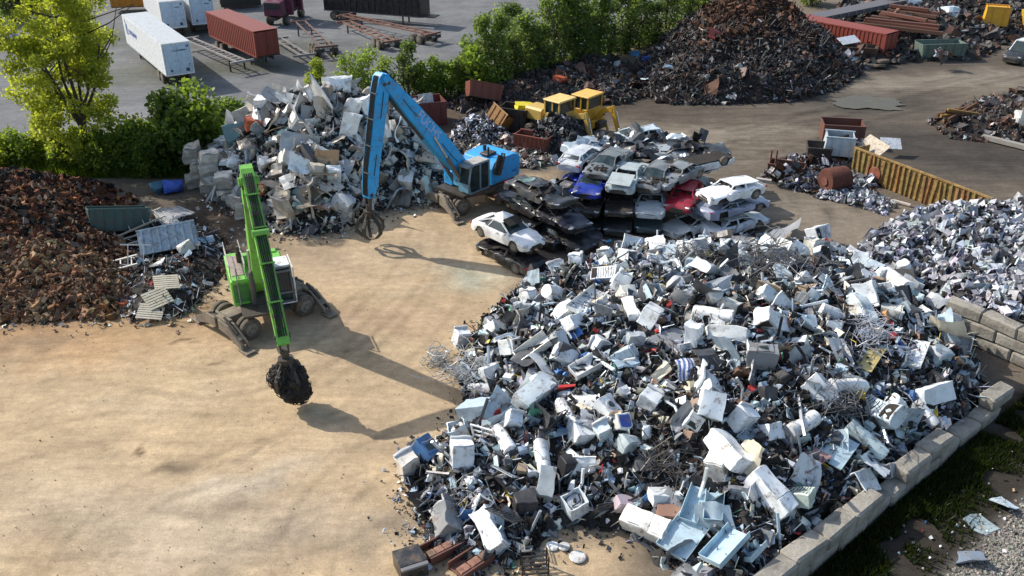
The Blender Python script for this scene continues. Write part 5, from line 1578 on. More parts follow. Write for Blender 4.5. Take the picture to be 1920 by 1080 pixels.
appl('fridge', 'white narrow freezer leaning in the upper middle of the heap', (1168, 568), (1196, 628), 100, .4, L=1.5, Wd=.6, D=.55)
appl_e('washer', 'white washing machine right of the narrow freezer, lid up', (1218, 608), (-20, 16, -34), .35, L=.85, Wd=.75, D=.7)
appl_e('openbox', 'pale blue open bin above the narrow white freezer', (1222, 565), (30, 14, 30), .4, L=.55, Wd=.8, D=.75, guts=False, col=(.50, .62, .70), name='open_bin', cat='bin')
appl('fridge', 'white chest freezer lying on the upper left slope', (1115, 530), (1152, 528), 30, .35, L=1.3, Wd=.7, D=.66, col=(.76, .79, .81))
appl('heater', 'long white tank lying across the centre of the heap', (1300, 597), (1372, 607), 0, .3, L=1.75, r=.33)
appl('heater', 'long white water heater with clean end at the right flank of the heap', (1648, 520), (1712, 565), 0, .45, L=1.95, r=.36, col=(.82, .80, .76))
appl('heater', 'white tank resting at the back right of the heap', (1535, 480), (1595, 482), 0, .35, L=1.55, r=.32, col=(.78, .78, .75))
appl('fridge', 'large white refrigerator lying at the back right edge of the heap', (1500, 462), (1562, 440), 60, .45, L=1.8, Wd=.85, D=.75)
appl('heater', 'pale green tank lying beside the block wall', (1590, 812), (1652, 868), 0, .4, L=1.75, r=.3, col=(.55, .66, .66))
appl('heater', 'white dented tank on the lower right of the heap', (1470, 832), (1532, 792), 0, .35, L=1.65, r=.31, col=(.68, .70, .70))
appl('cabinet', 'white wall cabinet with open end near the block wall', (1712, 765), (1788, 742), 60, .4, L=1.75, Wd=.75, D=.45, col=(.72, .76, .78), doors=2)
appl('heater', 'white rolled tank beside the white wall cabinet', (1718, 770), (1748, 805), 0, .3, L=1.2, r=.24)
appl_e('openbox', 'white open chest tipped up on the far right of the heap', (1790, 655), (44, 8, -24), .4, L=.6, Wd=1.2, D=.7, guts=False, col=(.74, .75, .74), name='open_chest', cat='chest')
appl_e('tv', 'grey set top monitor in the lower middle of the heap', (1172, 845), (14, 24, 42), .3, L=.6, Wd=.6, D=.55, col=(.45, .52, .53), scr=(.38, .44, .45))
appl_e('washer', 'light blue grey washing machine above the grey monitor', (1130, 822), (12, -14, 24), .3, L=.75, Wd=.6, D=.55, col=(.58, .66, .70))
appl_e('fridge', 'pale green refrigerator lying beside the tilted one at the block wall', (1490, 945), (70, 10, 50), .35, L=1.2, Wd=.7, D=.5, col=(.48, .56, .50))
appl_e('washer', 'white washing machine right of the white freezer shell', (1390, 800), (16, 26, 30), .35, L=.9, Wd=.7, D=.68)
appl_e('stove', 'white stove above the tall white refrigerator', (1300, 800), (-16, 24, -20), .25, L=.7, Wd=.6, D=.55)
appl_e('cabinet', 'white twin door cabinet low on the heap, above the brown box', (1245, 945), (74, 6, 8), .35, L=.75, Wd=1.1, D=.4, col=(.62, .66, .68))
appl_e('cabinet', 'brown rusty steel box above the white lying refrigerator', (1255, 975), (14, 0, -6), .3, L=.45, Wd=.95, D=.5, col=(.30, .17, .12), doors=1)
appl_e('cabinet', 'pink grey panel box left of the brown steel box', (1175, 955), (10, 14, 14), .25, L=.5, Wd=.95, D=.5, col=(.46, .38, .42), doors=1)

# troughs and big panels at the near right corner
def trough(label, a, b, Wd, D, col, roll=0, lift=.3, name='metal_trough', cat='trough'):
    p, q = BIG.hit(*a), BIG.hit(*b)
    t = thing(name, label, cat, (p + q) / 2 + Vector((0, 0, lift)), frame_q(q - p, R(roll)))
    L = (q - p).length
    mb = MB().box((0, 0, 0), (Wd, .02, L))
    mb.build('floor_sheet', 'sheet', t, col)
    for s in (-1, 1):
        MB().box((s * (Wd / 2 + .004), -D / 2, 0), (.02, D, L), Matrix.Rotation(s * R(8), 3, 'Z')).build('side_sheet', 'sheet', t, col)
    MB().box((0, -D / 2, -L / 2 - .012), (Wd, D * .9, .02)).build('end_sheet', 'sheet', t, col)
    HERO.append((*((p + q) / 2)[:2], .6))
TB = (.40, .55, .64)
trough('light blue metal trough standing near the block wall corner', (1288, 1000), (1312, 935), .62, .28, TB, 180, .5)
trough('second light blue trough with dark filling right of the first', (1335, 1000), (1340, 945), .6, .30, (.34, .48, .56), 170, .5)
trough('large pale blue curved sheet at the bottom of the heap', (1255, 1060), (1300, 1000), 1.15, .16, (.48, .62, .70), 185, .55)
trough('long pale blue trough in the bottom right corner of the heap', (1330, 1078), (1385, 1018), .85, .25, (.44, .60, .70), 165, .5)
trough('narrow pale blue trough against the block wall end', (1395, 1072), (1425, 1040), .5, .2, (.46, .6, .68), 150, .45)
trough('yellowed flat panel on the right of the heap', (1612, 700), (1640, 658), .85, .05, (.62, .50, .22), 185, .25, 'flat_panel', 'metal panel')
trough('white folded door panel beside the yellowed panel', (1705, 700), (1725, 650), .75, .12, (.74, .77, .78), 170, .3, 'flat_panel', 'metal panel')
trough('pale blue square panel leaning above the green tank', (1550, 880), (1585, 832), 1.0, .06, (.50, .63, .68), 190, .3, 'flat_panel', 'metal panel')
trough('pink rusted square grille on the lower right of the heap', (1495, 890), (1540, 858), .8, .05, (.40, .24, .23), 180, .3, 'flat_panel', 'metal panel')
trough('big white crumpled freezer lid on the upper left slope', (1080, 600), (1130, 560), 1.1, .2, (.80, .81, .80), 190, .35, 'flat_panel', 'metal panel')
trough('white bathtub shell on the middle left of the heap', (975, 690), (1030, 650), .8, .35, (.76, .76, .72), 180, .35, 'bathtub', 'bathtub')
trough('white sink basin in the centre left of the heap', (1075, 715), (1120, 690), .7, .28, (.80, .80, .79), 185, .3, 'sink_basin', 'sink')

# more appliances tumbled through the heap: copies of a few builds
PRO = []
for kd, kw in (('washer', dict()), ('washer', dict(front=True, L=.88)), ('washer', dict(L=.8, Wd=.6, D=.6, col=(.66, .70, .72))), ('stove', dict()), ('heater', dict(L=1.3, r=.25)), ('heater', dict(L=1.6, r=.28, col=(.72, .73, .72))), ('fridge', dict(L=1.5, Wd=.62, D=.6)), ('fridge', dict(L=1.7, col=(.72, .74, .72))),
               ('openbox', dict(L=.6, Wd=.65, guts=False, col=(.76, .79, .81))), ('openbox', dict()), ('tv', dict(L=.5, Wd=.6, D=.45)), ('tv', dict(L=.45, Wd=.55, D=.4, col=(.30, .31, .32))), ('cabinet', dict(L=.9, Wd=.6, D=.45, col=(.48, .52, .55))), ('cabinet', dict(L=.8, Wd=.55, D=.5, col=(.16, .17, .18))), ('washer', dict(L=.85, Wd=.65, D=.62, col=(.46, .55, .61))), ('washer', dict(front=True, col=(.60, .60, .55))), ('fridge', dict(L=1.55, Wd=.66, D=.6, col=(.50, .58, .62))), ('stove', dict(col=(.22, .23, .24))), ('openbox', dict(L=.9, Wd=.6, guts=True, col=(.52, .60, .65)))):
    PRO.append((kd, kw))
rng = random.Random(77)
protos = {}
spots = []
tries = 0
CN = {'washer': 'white washing machine', 'stove': 'white kitchen stove', 'heater': 'white water heater', 'fridge': 'white refrigerator', 'openbox': 'white open metal tub', 'tv': 'dark boxy television', 'cabinet': 'grey steel cabinet'}
while len(spots) < 96 and tries < 6000:
    tries += 1
    x, y, h = BIG.sample(rng, .35)
    if any((x - a) ** 2 + (y - b) ** 2 < (r + .42) ** 2 for a, b, r in HERO) or any((x - a) ** 2 + (y - b) ** 2 < .72 for a, b in spots):
        continue
    spots.append((x, y))
    i = rng.choices(range(len(PRO)), [3, 2, 3, 2, 3, 2, 2, 2, 4, 2, 2, 2, 2, 2, 3, 2, 2, 2, 3])[0]
    kd, kw = PRO[i]
    n = BIG.normal(x, y)
    st = rng.choices(('lying on its side', 'tipped over', 'tilted', 'upright'), [4, 3, 3, 2])[0]
    ang = {'lying on its side': rng.uniform(75, 105), 'tipped over': rng.uniform(110, 150), 'tilted': rng.uniform(25, 60), 'upright': rng.uniform(0, 16)}[st]
    if kd in ('heater', 'fridge') and st == 'upright':
        st, ang = 'tilted', 50
    q = n.to_track_quat('Z', 'Y') @ Euler((0, 0, rng.uniform(0, 6.28))).to_quaternion() @ Euler((R(ang), 0, 0)).to_quaternion() @ Euler((0, 0, rng.uniform(0, 6.28))).to_quaternion()
    cn_ = CN[kd] if i < 14 else {14: 'blue-grey washing machine', 15: 'cream washing machine', 16: 'blue-grey refrigerator', 17: 'dark grey stove', 18: 'blue-grey metal tub'}[i]
    lab = f'{cn_} {st} {BIG.where(x, y)}'
    loc = Vector((x, y, h)) + n * rng.uniform(.08, .26)
    if i not in protos:
        t = thing(NAMES[kd], lab, CATS[kd], loc, q.to_euler(), 'appliances tumbled through the heap')
        BUILD[kd](t, **kw)
        dent(t, i + 3, .09)
        protos[i] = t
    else:
        _s = rng.uniform(.95, 1.3)
        dup(protos[i], loc, q.to_euler(), lab, scale=(_s, _s * rng.uniform(.85, 1.1), _s))

# racks, frames, wires and odd pieces around the heap
def rack(name, label, cat, px, py, eul, w, h, nbar, r, col, lift=.3, heap=None, cross=1, m='paint'):
    p = (heap or BIG).hit(px, py)
    t = thing(name, label, cat, p + Vector((0, 0, lift)), Euler([R(e) for e in eul]))
    MB().tube([(-w / 2, 0, -h / 2), (w / 2, 0, -h / 2), (w / 2, 0, h / 2), (-w / 2, 0, h / 2), (-w / 2, 0, -h / 2 + .01)], r * 1.5, 6).build('frame', m, t, col)
    for i in range(nbar):
        x = -w / 2 + w * (i + 1) / (nbar + 1)
        MB().tube([(x, 0, -h / 2), (x, 0, h / 2)], r, 5).build('bar', m, t, col)
    for i in range(cross):
        z = -h / 2 + h * (i + 1) / (cross + 1)
        MB().tube([(-w / 2, 0, z), (w / 2, 0, z)], r, 5).build('cross_bar', m, t, col)
    return t
rack('bed_frame', 'black slatted bed frame leaning at the near left of the heap', 'bed frame', 955, 985, (58, 0, -35), 1.2, 1.5, 8, .018, (.03, .03, .03), .55)
rack('bed_frame', 'white wire rack above the black bed frame', 'rack', 950, 905, (50, 10, -30), .8, 1.1, 6, .014, (.62, .64, .65), .5)
rack('steel_rack', 'grey tubular rack beside the long steel cabinet', 'rack', 925, 815, (25, 0, 35), 1.1, .7, 7, .013, (.42, .44, .46), .25)
rack('wire_basket_panel', 'pale grid basket panel in the wire tangle at the yard edge', 'basket', 905, 690, (30, 0, 15), .7, .9, 6, .02, (.66, .66, .64), .35, cross=6)
rack('window_frame', 'white square window frame at the left toe of the heap', 'frame', 905, 830, (18, 0, -25), .9, .65, 1, .03, (.78, .79, .79), .5)
def wire_tangle(name, label, px, py, n, rad, col, r=.012, squash=.35, heap=None, seed=0):
    rng = random.Random(seed)
    p = (heap or BIG).hit(px, py)
    mb = MB()
    for _ in range(n):
        a = Vector((rng.gauss(0, .4), rng.gauss(0, .4), abs(rng.gauss(0, squash)))) * rad
        d = Vector((rng.gauss(0, 1), rng.gauss(0, 1), rng.gauss(0, .4))).normalized()
        L = rad * rng.uniform(.5, 1.3)
        b = d.orthogonal().normalized() * rng.uniform(-.3, .3) * L
        mb.tube([a - d * L * .5, a - d * L * .15 + b, a + d * L * .2 + b * .8, a + d * L * .5], r * rng.uniform(.7, 1.4), 4)
    o = mb.build(name, 'sheet', col=col)
    o.location = p + Vector((0, 0, .1))
    tag(o, label, 'wire tangle')
    o['kind'] = 'stuff'
wire_tangle('wire_tangle', 'bright tangle of thin steel wire at the left edge of the heap', 880, 705, 90, 1.5, (.52, .53, .53), .014, seed=1)
wire_tangle('wire_tangle', 'crushed wire basket tangle lying on the yard left of the heap', 822, 680, 60, .8, (.34, .36, .37), .014, seed=2)
wire_tangle('wire_tangle', 'dark thin steel tangle on the far right of the heap', 1450, 520, 130, 2.2, (.12, .12, .13), .018, seed=3)
wire_tangle('wire_tangle', 'spray of bright rods on the right flank of the heap', 1625, 640, 80, 1.4, (.46, .48, .54), .014, seed=4)
wire_tangle('wire_tangle', 'bicycle and rod tangle at the near left corner', 850, 955, 70, 1.0, (.16, .16, .165), .014, seed=5)
wire_tangle('wire_tangle', 'dark rod tangle in the lower middle of the heap', 1250, 880, 80, 1.3, (.10, .09, .085), .014, seed=6)
wire_tangle('wire_tangle', 'dark rod tangle on the lower right of the heap', 1560, 760, 80, 1.4, (.13, .13, .135), .014, seed=7)
wire_tangle('wire_tangle', 'dark rod tangle high on the middle of the heap', 1300, 500, 80, 1.6, (.11, .11, .115), .015, seed=8)

def bicycle(px, py):
    p = at(px, py)
    t = thing('bicycle', 'black bicycle lying on its side at the near left corner of the heap', 'bicycle', (p.x, p.y, .12), Euler((R(78), 0, R(62))))
    for x in (-.52, .52):
        w = MB()
        pts = [(x + .33 * math.cos(a), 0, .33 + .33 * math.sin(a)) for a in np.linspace(0, 2 * math.pi, 21)]
        o = w.tube(pts, .022, 5).build('wheel', 'tyre', t)
        sp = MB()
        for k in range(6):
            a = k * math.pi / 6
            sp.tube([(x - .32 * math.cos(a), 0, .33 - .32 * math.sin(a)), (x + .32 * math.cos(a), 0, .33 + .32 * math.sin(a))], .004, 3)
        sp.build('spokes', 'alloy', o, (.5, .5, .5))
    f = MB()
    for a, b in (((-.52, .33), (-.15, .78)), ((-.15, .78), (.38, .76)), ((.38, .76), (.52, .33)), ((-.08, .3), (-.17, .88)), ((-.08, .3), (.38, .7)), ((-.52, .33), (-.08, .3)), ((.38, .76), (.34, .95))):
        f.tube([(a[0], 0, a[1]), (b[0], 0, b[1])], .018, 6)
    f.build('frame', 'paint', t, (.04, .04, .045))
    MB().box((-.18, 0, .91), (.24, .13, .05), b=.02).build('saddle', 'grime_and_shade', t)
    MB().tube([(.30, -.28, .98), (.34, 0, .97), (.30, .28, .98)], .014, 6).build('handlebar', 'dark_steel', t)
bicycle(862, 985)

def brick_frame(label, a, b, w, h, n, seed):
    p, q = at(*a), at(*b)
    hd = heading(p, q)
    L = (q - p).length
    t = thing('scrap_tray', label, 'tray', (p.x, p.y, .02), hd)
    for y in (0, w):
        MB().box((L / 2, y, h / 2), (L, .06, h)).build('side_rail', 'worn', t, (.14, .06, .045))
    MB().box((L / 2, w / 2, .05), (L - .06, w - .07, .06)).build('tray_floor', 'worn', t, (.20, .10, .07))
    rng = random.Random(seed)
    for i in range(n):
        MB().box((L * (i + .5) / n, w * .30, h * .75), (L / n * .9, w * .42, h * .5), b=.02).build('plate', 'rusty', t, (.42 * rng.uniform(.8, 1.1), .24, .18))
brick_frame('rust red scrap tray with square plates at the bottom edge', (808, 1062), (882, 1024), .75, .35, 5, 1)
brick_frame('second rust red tray lying nearer the camera at the bottom edge', (868, 1092), (928, 1052), .8, .3, 3, 2)
def stool(px, py):
    p = at(px, py)
    t = thing('steel_rack', 'black steel shelf rack standing alone at the bottom edge of the yard', 'rack', (p.x, p.y, 0), R(6))
    for x in (-.45, .45):
        for y in (-.22, .22):
            MB().box((x, y, .42), (.05, .05, .84)).build('post', 'paint', t, (.015, .015, .016))
    for z in (.12, .32, .52, .72):
        for y in (-.22, 0, .22):
            MB().box((0, y, z), (.86, .04, .03)).build('shelf_bar', 'paint', t, (.018, .018, .02))
stool(1002, 1072)
p = at(770, 1068)
t = thing('kitchen_stove', 'black stove lying on its back at the bottom left of the heap', 'stove', (p.x, p.y, .34), Euler((R(82), 0, R(24))))
stove(t, L=1.0, Wd=.95, D=.6, col=(.02, .02, .022), topc=(.03, .03, .03))
p = at(1130, 975)
t = thing('television', 'smashed black flat television leaning at the near foot of the heap', 'television', (p.x, p.y, .45), Euler((R(30), R(12), R(38))))
boxtv(t, .75, 1.1, .2, (.02, .02, .022), (.30, .40, .46))
for px, py, s, c, lb in ((1036, 1027, .24, (.8, .8, .78), 'white round lid lying on the dirt at the bottom of the yard'), (1058, 1028, .22, (.5, .5, .48), 'grey scrap lid lying right of the white round lid'), (1083, 1047, .3, (.6, .6, .58), 'flattened pale pan lying below the round lids')):
    p = at(px, py)
    o = MB().lathe((0, 0, 0), (0, 0, .05), [(0, s), (.5, s), (1, s * .85)], 16).build('metal_lid_pan', 'enamel', col=c)  # two loose round lids and one flattened pan
    o.location = (p.x, p.y, .07)
    tag(o, lb, 'lid or pan')
# striped cloth and red pieces
def cloth(px, py):
    p = BIG.hit(px, py)
    t = thing('striped_awning_cloth', 'blue and white striped cloth draped in the middle of the heap', 'cloth', p + Vector((0, 0, .25)), Euler((R(38), 0, R(10))))
    for i in range(9):
        mb = MB()
        v = []
        for j in range(9):
            for e in (0, 1):
                x = (i + e) * .085 - .38
                y = j * .13 - .5
                v.append((x + .05 * math.sin(y * 5), y, .08 * math.sin(x * 9 + y * 3) + .05 * math.sin(y * 7)))
        mb.add(v, [(2 * j, 2 * j + 1, 2 * j + 3, 2 * j + 2) for j in range(8)])
        mb.build('stripe', 'paint', t, (.10, .16, .42) if i % 2 else (.74, .76, .80))
cloth(1286, 705)
for px, py, c, s, lb in ((1062, 735, (.45, .02, .02), .5, 'red sheet panel standing in the left middle of the heap'), (1306, 640, (.5, .03, .06), .4, 'pink red plastic piece in the centre of the heap'), (1330, 415, (.60, .09, .03), .5, 'orange cone shaped piece in front of the dirty white car'), (1135, 488, (.70, .55, .15), .45, 'yellow machine housing on the upper slope of the heap'), (1390, 1020, (.55, .03, .10), .35, 'crimson folder shaped sheet near the block wall corner'), (1672, 638, (.48, .02, .02), .35, 'red casing on the right flank of the heap'), (920, 625, (.05, .20, .45), .4, 'blue crushed drum at the upper yard edge of the heap'), (1255, 580, (.55, .06, .04), .4, 'red and blue toy frame right of the white washing machine'), (1445, 470, (.45, .30, .16), .55, 'tan wooden box on the back of the heap'), (1660, 600, (.60, .30, .12), .5, 'orange brown plate right of the bright rods')):
    p = BIG.hit(px, py)
    place(crushbox(int(px), 'paint', 2, .12), 'scrap_casing', p + Vector((0, 0, .25)), Euler((px % 7, py % 5, px % 3)), (s * 1.3, s, s), c, lb, 'casing', None)
for i, (px, py, L, yaw, c, lb) in enumerate(((1115, 470, 2.2, 24, (.04, .30, .50), 'bright blue flat bar on the back slope of the heap'), (1190, 468, 1.8, 20, (.03, .33, .55), 'second bright blue flat bar right of the first'), (1380, 478, 2.6, 28, (.55, .55, .53), 'long pale pole lying on the back of the heap'), (1125, 690, 1.9, -60, (.55, .60, .62), 'upright pale strut in the left middle of the heap'), (1060, 940, 2.3, 12, (.36, .33, .30), 'long flat beam across the near left of the heap'), (1600, 520, 3.2, -52, (.24, .17, .11), 'long rusty beam beside the clean white water heater'))):
    p = BIG.hit(px, py)
    o = MB().box((0, 0, 0), (L, .16, .05), b=.01).build('metal_bar', 'paint', col=c)
    o.location = p + Vector((0, 0, .32))
    o.rotation_euler = (R(20), R(-8), R(yaw))
    tag(o, lb, 'metal bar')
# strays lying loose on the dirt around the heaps
g = np.random.default_rng(8)
edge = [(p.x, p.y) for p in BIG.poly[:10]]
ep = []
for _ in range(900):
    i = g.integers(0, len(edge) - 1)
    a, b = np.array(edge[i]), np.array(edge[i + 1])
    q = a + (b - a) * g.random() + g.normal(size=2) * .55
    ep.append((q[0], q[1], .06))
ep = np.array(ep)
bits('scrap_litter', ep, g.uniform(.04, .22, (900, 1)) * g.uniform(.3, 1, (900, 3)), pick_cols(g, 900, LITP), 5, 'leaf', .15, 'debris', 'loose small scrap on the dirt around the appliance heap', flat=.6)
ep = []
for hp, cnt in ((BAK, 700), (LFT, 350), (BRN, 500)):
    n = len(hp.poly)
    for _ in range(cnt):
        i = g.integers(0, 6)
        a, b = np.array(hp.poly[i]), np.array(hp.poly[(i + 1) % n])
        q = a + (b - a) * g.random() + g.normal(size=2) * .7
        ep.append((q[0], q[1], .05))
ep = np.array(ep)
bits('scrap_litter', ep, g.uniform(.05, .3, (len(ep), 1)) * g.uniform(.3, 1, (len(ep), 3)), pick_cols(g, len(ep), npal(BEIGE, 3) + npal(RUSTLO)), 6, 'leaf', .15, 'debris', 'loose small scrap on the dirt around the panel and rusty heaps', flat=.6)

# ------------------------------------------------------------------ crushed panel heap: bales and large pieces
rng = random.Random(9)
BALE = [crushbox(200 + i, 'sheet', 4, .26, (1, .9, .85)) for i in range(4)]
bale_spots = [(372, 352, 0), (398, 368, 0), (425, 382, 0), (448, 395, 0), (378, 352, 1), (404, 366, 1), (432, 380, 1), (372, 350, 2), (400, 364, 2)]
for i, (px, py, lv) in enumerate(bale_spots):
    p = at(px, py)
    row = ('bottom', 'middle', 'top')[lv]
    _kk = rng.uniform(.75, 1.15)
    k = [b for b in bale_spots if b[2] == lv].index((px, py, lv))
    place(rng.choice(BALE), 'scrap_bale', (p.x, p.y, .52 + lv * 1.0), Euler((rng.uniform(-.15, .15), rng.uniform(-.15, .15), rng.uniform(-.5, .5))), (1.3, 1.25, 1.25), tuple(c_ * _kk for c_ in (.50, .47, .42)), f'pressed pale metal bale, {ord_(k)} from the left in the {row} row of the bale wall', 'bale', 'pressed bales at the left end of the panel heap')
for px, py, s, dims, c, lb in ((655, 215, 1.9, (.55, .45, 1), (.80, .79, .76), 'tall white crushed tank near the top right of the panel heap'), (640, 160, 2.0, (1, .7, .6), (.80, .80, .78), 'large white crumpled block crowning the panel heap'), (520, 165, 1.3, (1, .7, .6), (.78, .78, .77), 'white crushed cube standing out at the top left of the panel heap'), (470, 190, 1.2, (1, .8, .8), (.76, .76, .74), 'white crushed box on the upper left edge of the panel heap'), (690, 205, 1.5, (.8, .7, .9), (.80, .80, .79), 'white crushed box behind the blue stick'), (480, 240, 1.3, (1, .6, .7), (.60, .13, .05), 'orange red crushed drum on the left of the panel heap'), (625, 342, 1.6, (.62, .3, 1), (.80, .81, .82), 'bright white flat cabinet standing in the middle of the panel heap face'), (395, 275, .9, (1, .9, .8), (.72, .71, .68), 'white round crushed drum at the far left end of the panel heap'), (590, 330, 1.7, (1, .7, .7), (.52, .47, .40), 'beige crushed box left of the white flat cabinet'), (720, 250, 1.8, (1, .7, .6), (.74, .72, .68), 'pale crushed tank behind the blue boom'), (760, 345, 1.6, (1, .6, .5), (.60, .58, .53), 'beige bent panel box under the blue boom'), (560, 400, 1.1, (1, .7, .4), (.14, .24, .25), 'teal crumpled panel at the foot of the panel heap'), (600, 395, 1.2, (1, .5, .4), (.42, .30, .28), 'pinkish bent panel at the foot of the panel heap'), (500, 360, 1.0, (1, .5, .5), (.52, .32, .16), 'tan orange bent piece beside the green stick'), (430, 250, 1.2, (1, .7, .6), (.66, .66, .66), 'pale dented box on the left shoulder of the panel heap'), (800, 260, 1.0, (1, .7, .6), (.62, .62, .62), 'grey crushed box at the right end of the panel heap')):
    p = BAK.hit(px, py)
    for _k in range(40):
        if p.z > 1.0:
            break
        px, py = px + (610 - px) * .06, py + (270 - py) * .06
        p = BAK.hit(px, py)
    place(crushbox(int(px * 1.7), 'enamel', 3, .13, dims), 'crushed_housing', p + Vector((0, 0, .25)), Euler((rng.uniform(-.3, .3), rng.uniform(-.3, .3), rng.uniform(0, 3))), s, c, lb, 'metal housing', None)
place(crushbox(402, 'paint', 3, .15, (1, .7, .5)), 'plastic_barrel', at(325, 352, .4), Euler((.2, .1, .4)), 1.3, (.03, .09, .42), 'bright blue crushed barrel at the hedge behind the left scrap patch', 'barrel', None)
place(crushbox(403, 'paint', 3, .15, (1, .7, .5)), 'plastic_barrel', at(298, 350, .4), Euler((.5, .1, .9)), 1.2, (.06, .16, .22), 'dark teal crushed barrel left of the bright blue one', 'barrel', None)

# ------------------------------------------------------------------ left scrap patch
def skip(name, label, cat, p, hd, L, Wd, H, col, th=.06, ribs=5, m='worn', rim=None, inner=None, flare=.12):
    """open steel box with upright ribs"""
    t = thing(name, label, cat, (p[0], p[1], p[2] if len(p) > 2 else 0), hd)
    for s in (-1, 1):
        MB().box((0, s * (Wd / 2), H / 2), (L, th, H), Matrix.Rotation(-s * flare, 3, 'X')).build('side_wall', m, t, col)
        MB().box((s * (L / 2), 0, H / 2), (th, Wd - th, H), Matrix.Rotation(s * flare, 3, 'Y')).build('end_wall', m, t, col)
        for i in range(ribs):
            x = -L / 2 + L * (i + .5) / ribs
            MB().box((x, s * (Wd / 2 + th * .75), H / 2), (.10, th * 1.1, H * .96), Matrix.Rotation(-s * flare, 3, 'X')).build('rib', m, t, tuple(c * .85 for c in col))
        MB().box((0, s * (Wd / 2 + flare * H / 2), H + .02), (L + .1, .12, .09)).build('rim', m, t, rim or col)
    MB().box((0, 0, .06), (L - th, Wd - th, .08)).build('floor_plate', m, t, inner or (.06, .04, .03))
    return t
p = at(228, 452)
skip('waste_skip', 'dark green open skip half buried in the rusty heap', 'skip', (p.x, p.y, .75), R(28), 3.2, 1.7, 1.3, (.045, .10, .095), ribs=6).rotation_euler = (R(-16), R(10), R(28))
p = at(325, 488)
skip('waste_skip', 'ribbed blue grey bin lying tipped in the left scrap patch', 'skip', (p.x, p.y, .35), R(18), 3.1, 1.5, 1.5, (.30, .38, .45), ribs=7, flare=0).rotation_euler = (R(-48), R(-4), R(20))
for a, b, w, lb in (((298, 395), (330, 455), 1.0, 'grey plank stack leaning between the skip and the blue bin'), ((318, 400), (355, 430), 1.2, 'grey louvred shutter lying right of the plank stack')):
    p, q = at(*a), at(*b)
    t = thing('plank_stack', lb, 'planks', (p.x, p.y, .5), heading(p, q))
    L = (q - p).length
    for i in range(6):
        MB().box((L / 2, (i - 2.5) * w / 6, .12 + .03 * (i % 2)), (L * (1 - .03 * (i % 3)), w / 6 - .02, .05), Matrix.Rotation(R(-10), 3, 'Y')).build('plank', 'paint', t, (.34, .35, .36))
def ladder(name, label, px, py, eul, L, w, n, col, z=.5):
    p = at(px, py)
    t = thing(name, label, 'frame', (p.x, p.y, z), Euler([R(e) for e in eul]))
    for s in (-1, 1):
        MB().box((0, s * w / 2, 0), (L, .07, .09)).build('side_rail', 'paint', t, col)
    for i in range(n):
        MB().box((-L / 2 + L * (i + .5) / n, 0, 0), (.06, w - .07, .05)).build('rung', 'paint', t, col)
    return t
ladder('ladder_frame', 'rusty steel ladder frame leaning on the ribbed blue bin', 262, 455, (18, -14, 30), 3.4, .8, 4, (.46, .40, .32), 1.25)
ladder('ladder_frame', 'second ladder frame lower in front of the skip', 268, 468, (8, -8, 26), 2.8, .7, 3, (.42, .38, .33), .8)
ladder('ladder_frame', 'white square tube frame standing in the left scrap patch', 262, 512, (62, 10, 20), 1.6, 1.1, 2, (.70, .67, .62), 1.15)
ladder('ladder_frame', 'white folded frame lying left of the square tube frame', 232, 520, (20, -10, 15), 1.8, .7, 3, (.70, .66, .60), .85)
def pallet(label, px, py, eul, z=.25, col=(.58, .52, .40)):
    p = at(px, py)
    t = thing('pallet', label, 'pallet', (p.x, p.y, z), Euler([R(e) for e in eul]))
    for i in range(7):
        MB().box((0, -.52 + .173 * i, .07), (1.25, .12, .025)).build('slat', 'paint', t, col)
    for x in (-.55, 0, .55):
        MB().box((x, 0, .01), (.09, 1.15, .09)).build('bearer', 'paint', t, tuple(c * .85 for c in col))
pallet('pale wooden pallet on top of the stack left of the green handler', 318, 560, (12, 8, 25), .95)
pallet('pale wooden pallet leaning low beside the pallet stack', 300, 582, (24, -6, 40), .7)
pallet('broken pale pallet at the toe of the left scrap patch', 285, 597, (10, 10, 8), .35, (.54, .49, .40))
for px, py, z, s, c, lb in ((352, 492, .95, (.9, .7, .8), (.55, .53, .49), 'dirty white tank in front of the ribbed blue bin'), (366, 486, .95, (.8, .6, .7), (.48, .47, .44), 'dirty white drum right of the white tank'), (345, 528, .7, (.6, .5, .5), (.42, .43, .45), 'grey round crumpled drum near the green handler'), (302, 530, .75, (1.0, .5, .4), (.30, .34, .40), 'blue grey crushed cylinder in the left scrap patch'), (228, 578, .25, (.4, .35, .35), (.60, .10, .04), 'small orange red canister at the edge of the left scrap patch'), (390, 540, .25, (.6, .5, .4), (.2, .21, .22), 'dark grey lump between the scrap patch and the handler'), (332, 512, .85, (.5, .35, .6), (.22, .34, .50), 'blue metal box behind the pallets')):
    p = at(px, py)
    place(crushbox(int(px * 3), 'enamel', 2, .10), 'crushed_drum', (p.x, p.y, z), Euler((.3, .2, px % 6)), s, c, lb, 'drum', None)
def bent_rail(label, pts, r, col):
    o = MB().tube([at(x, y, z) for x, y, z in pts], r, 6).build('bent_rail', 'sheet', col=col)
    tag(o, label, 'rail')
bent_rail('pale curved steel rail at the left of the pallets', [(182, 525, .6), (205, 545, .4), (240, 558, .25), (262, 560, .2)], .10, (.40, .42, .47))
bent_rail('second curved steel rail below the first', [(188, 535, .4), (210, 556, .3), (245, 566, .2), (258, 566, .15)], .08, (.36, .38, .43))
bent_rail('steel angle leaning behind the ribbed bin', [(170, 438, .3), (190, 400, 1.6)], .07, (.4, .4, .4))
bent_rail('grey posts leaning on the bale wall', [(388, 378, .2), (408, 345, 1.3)], .12, (.36, .37, .38))

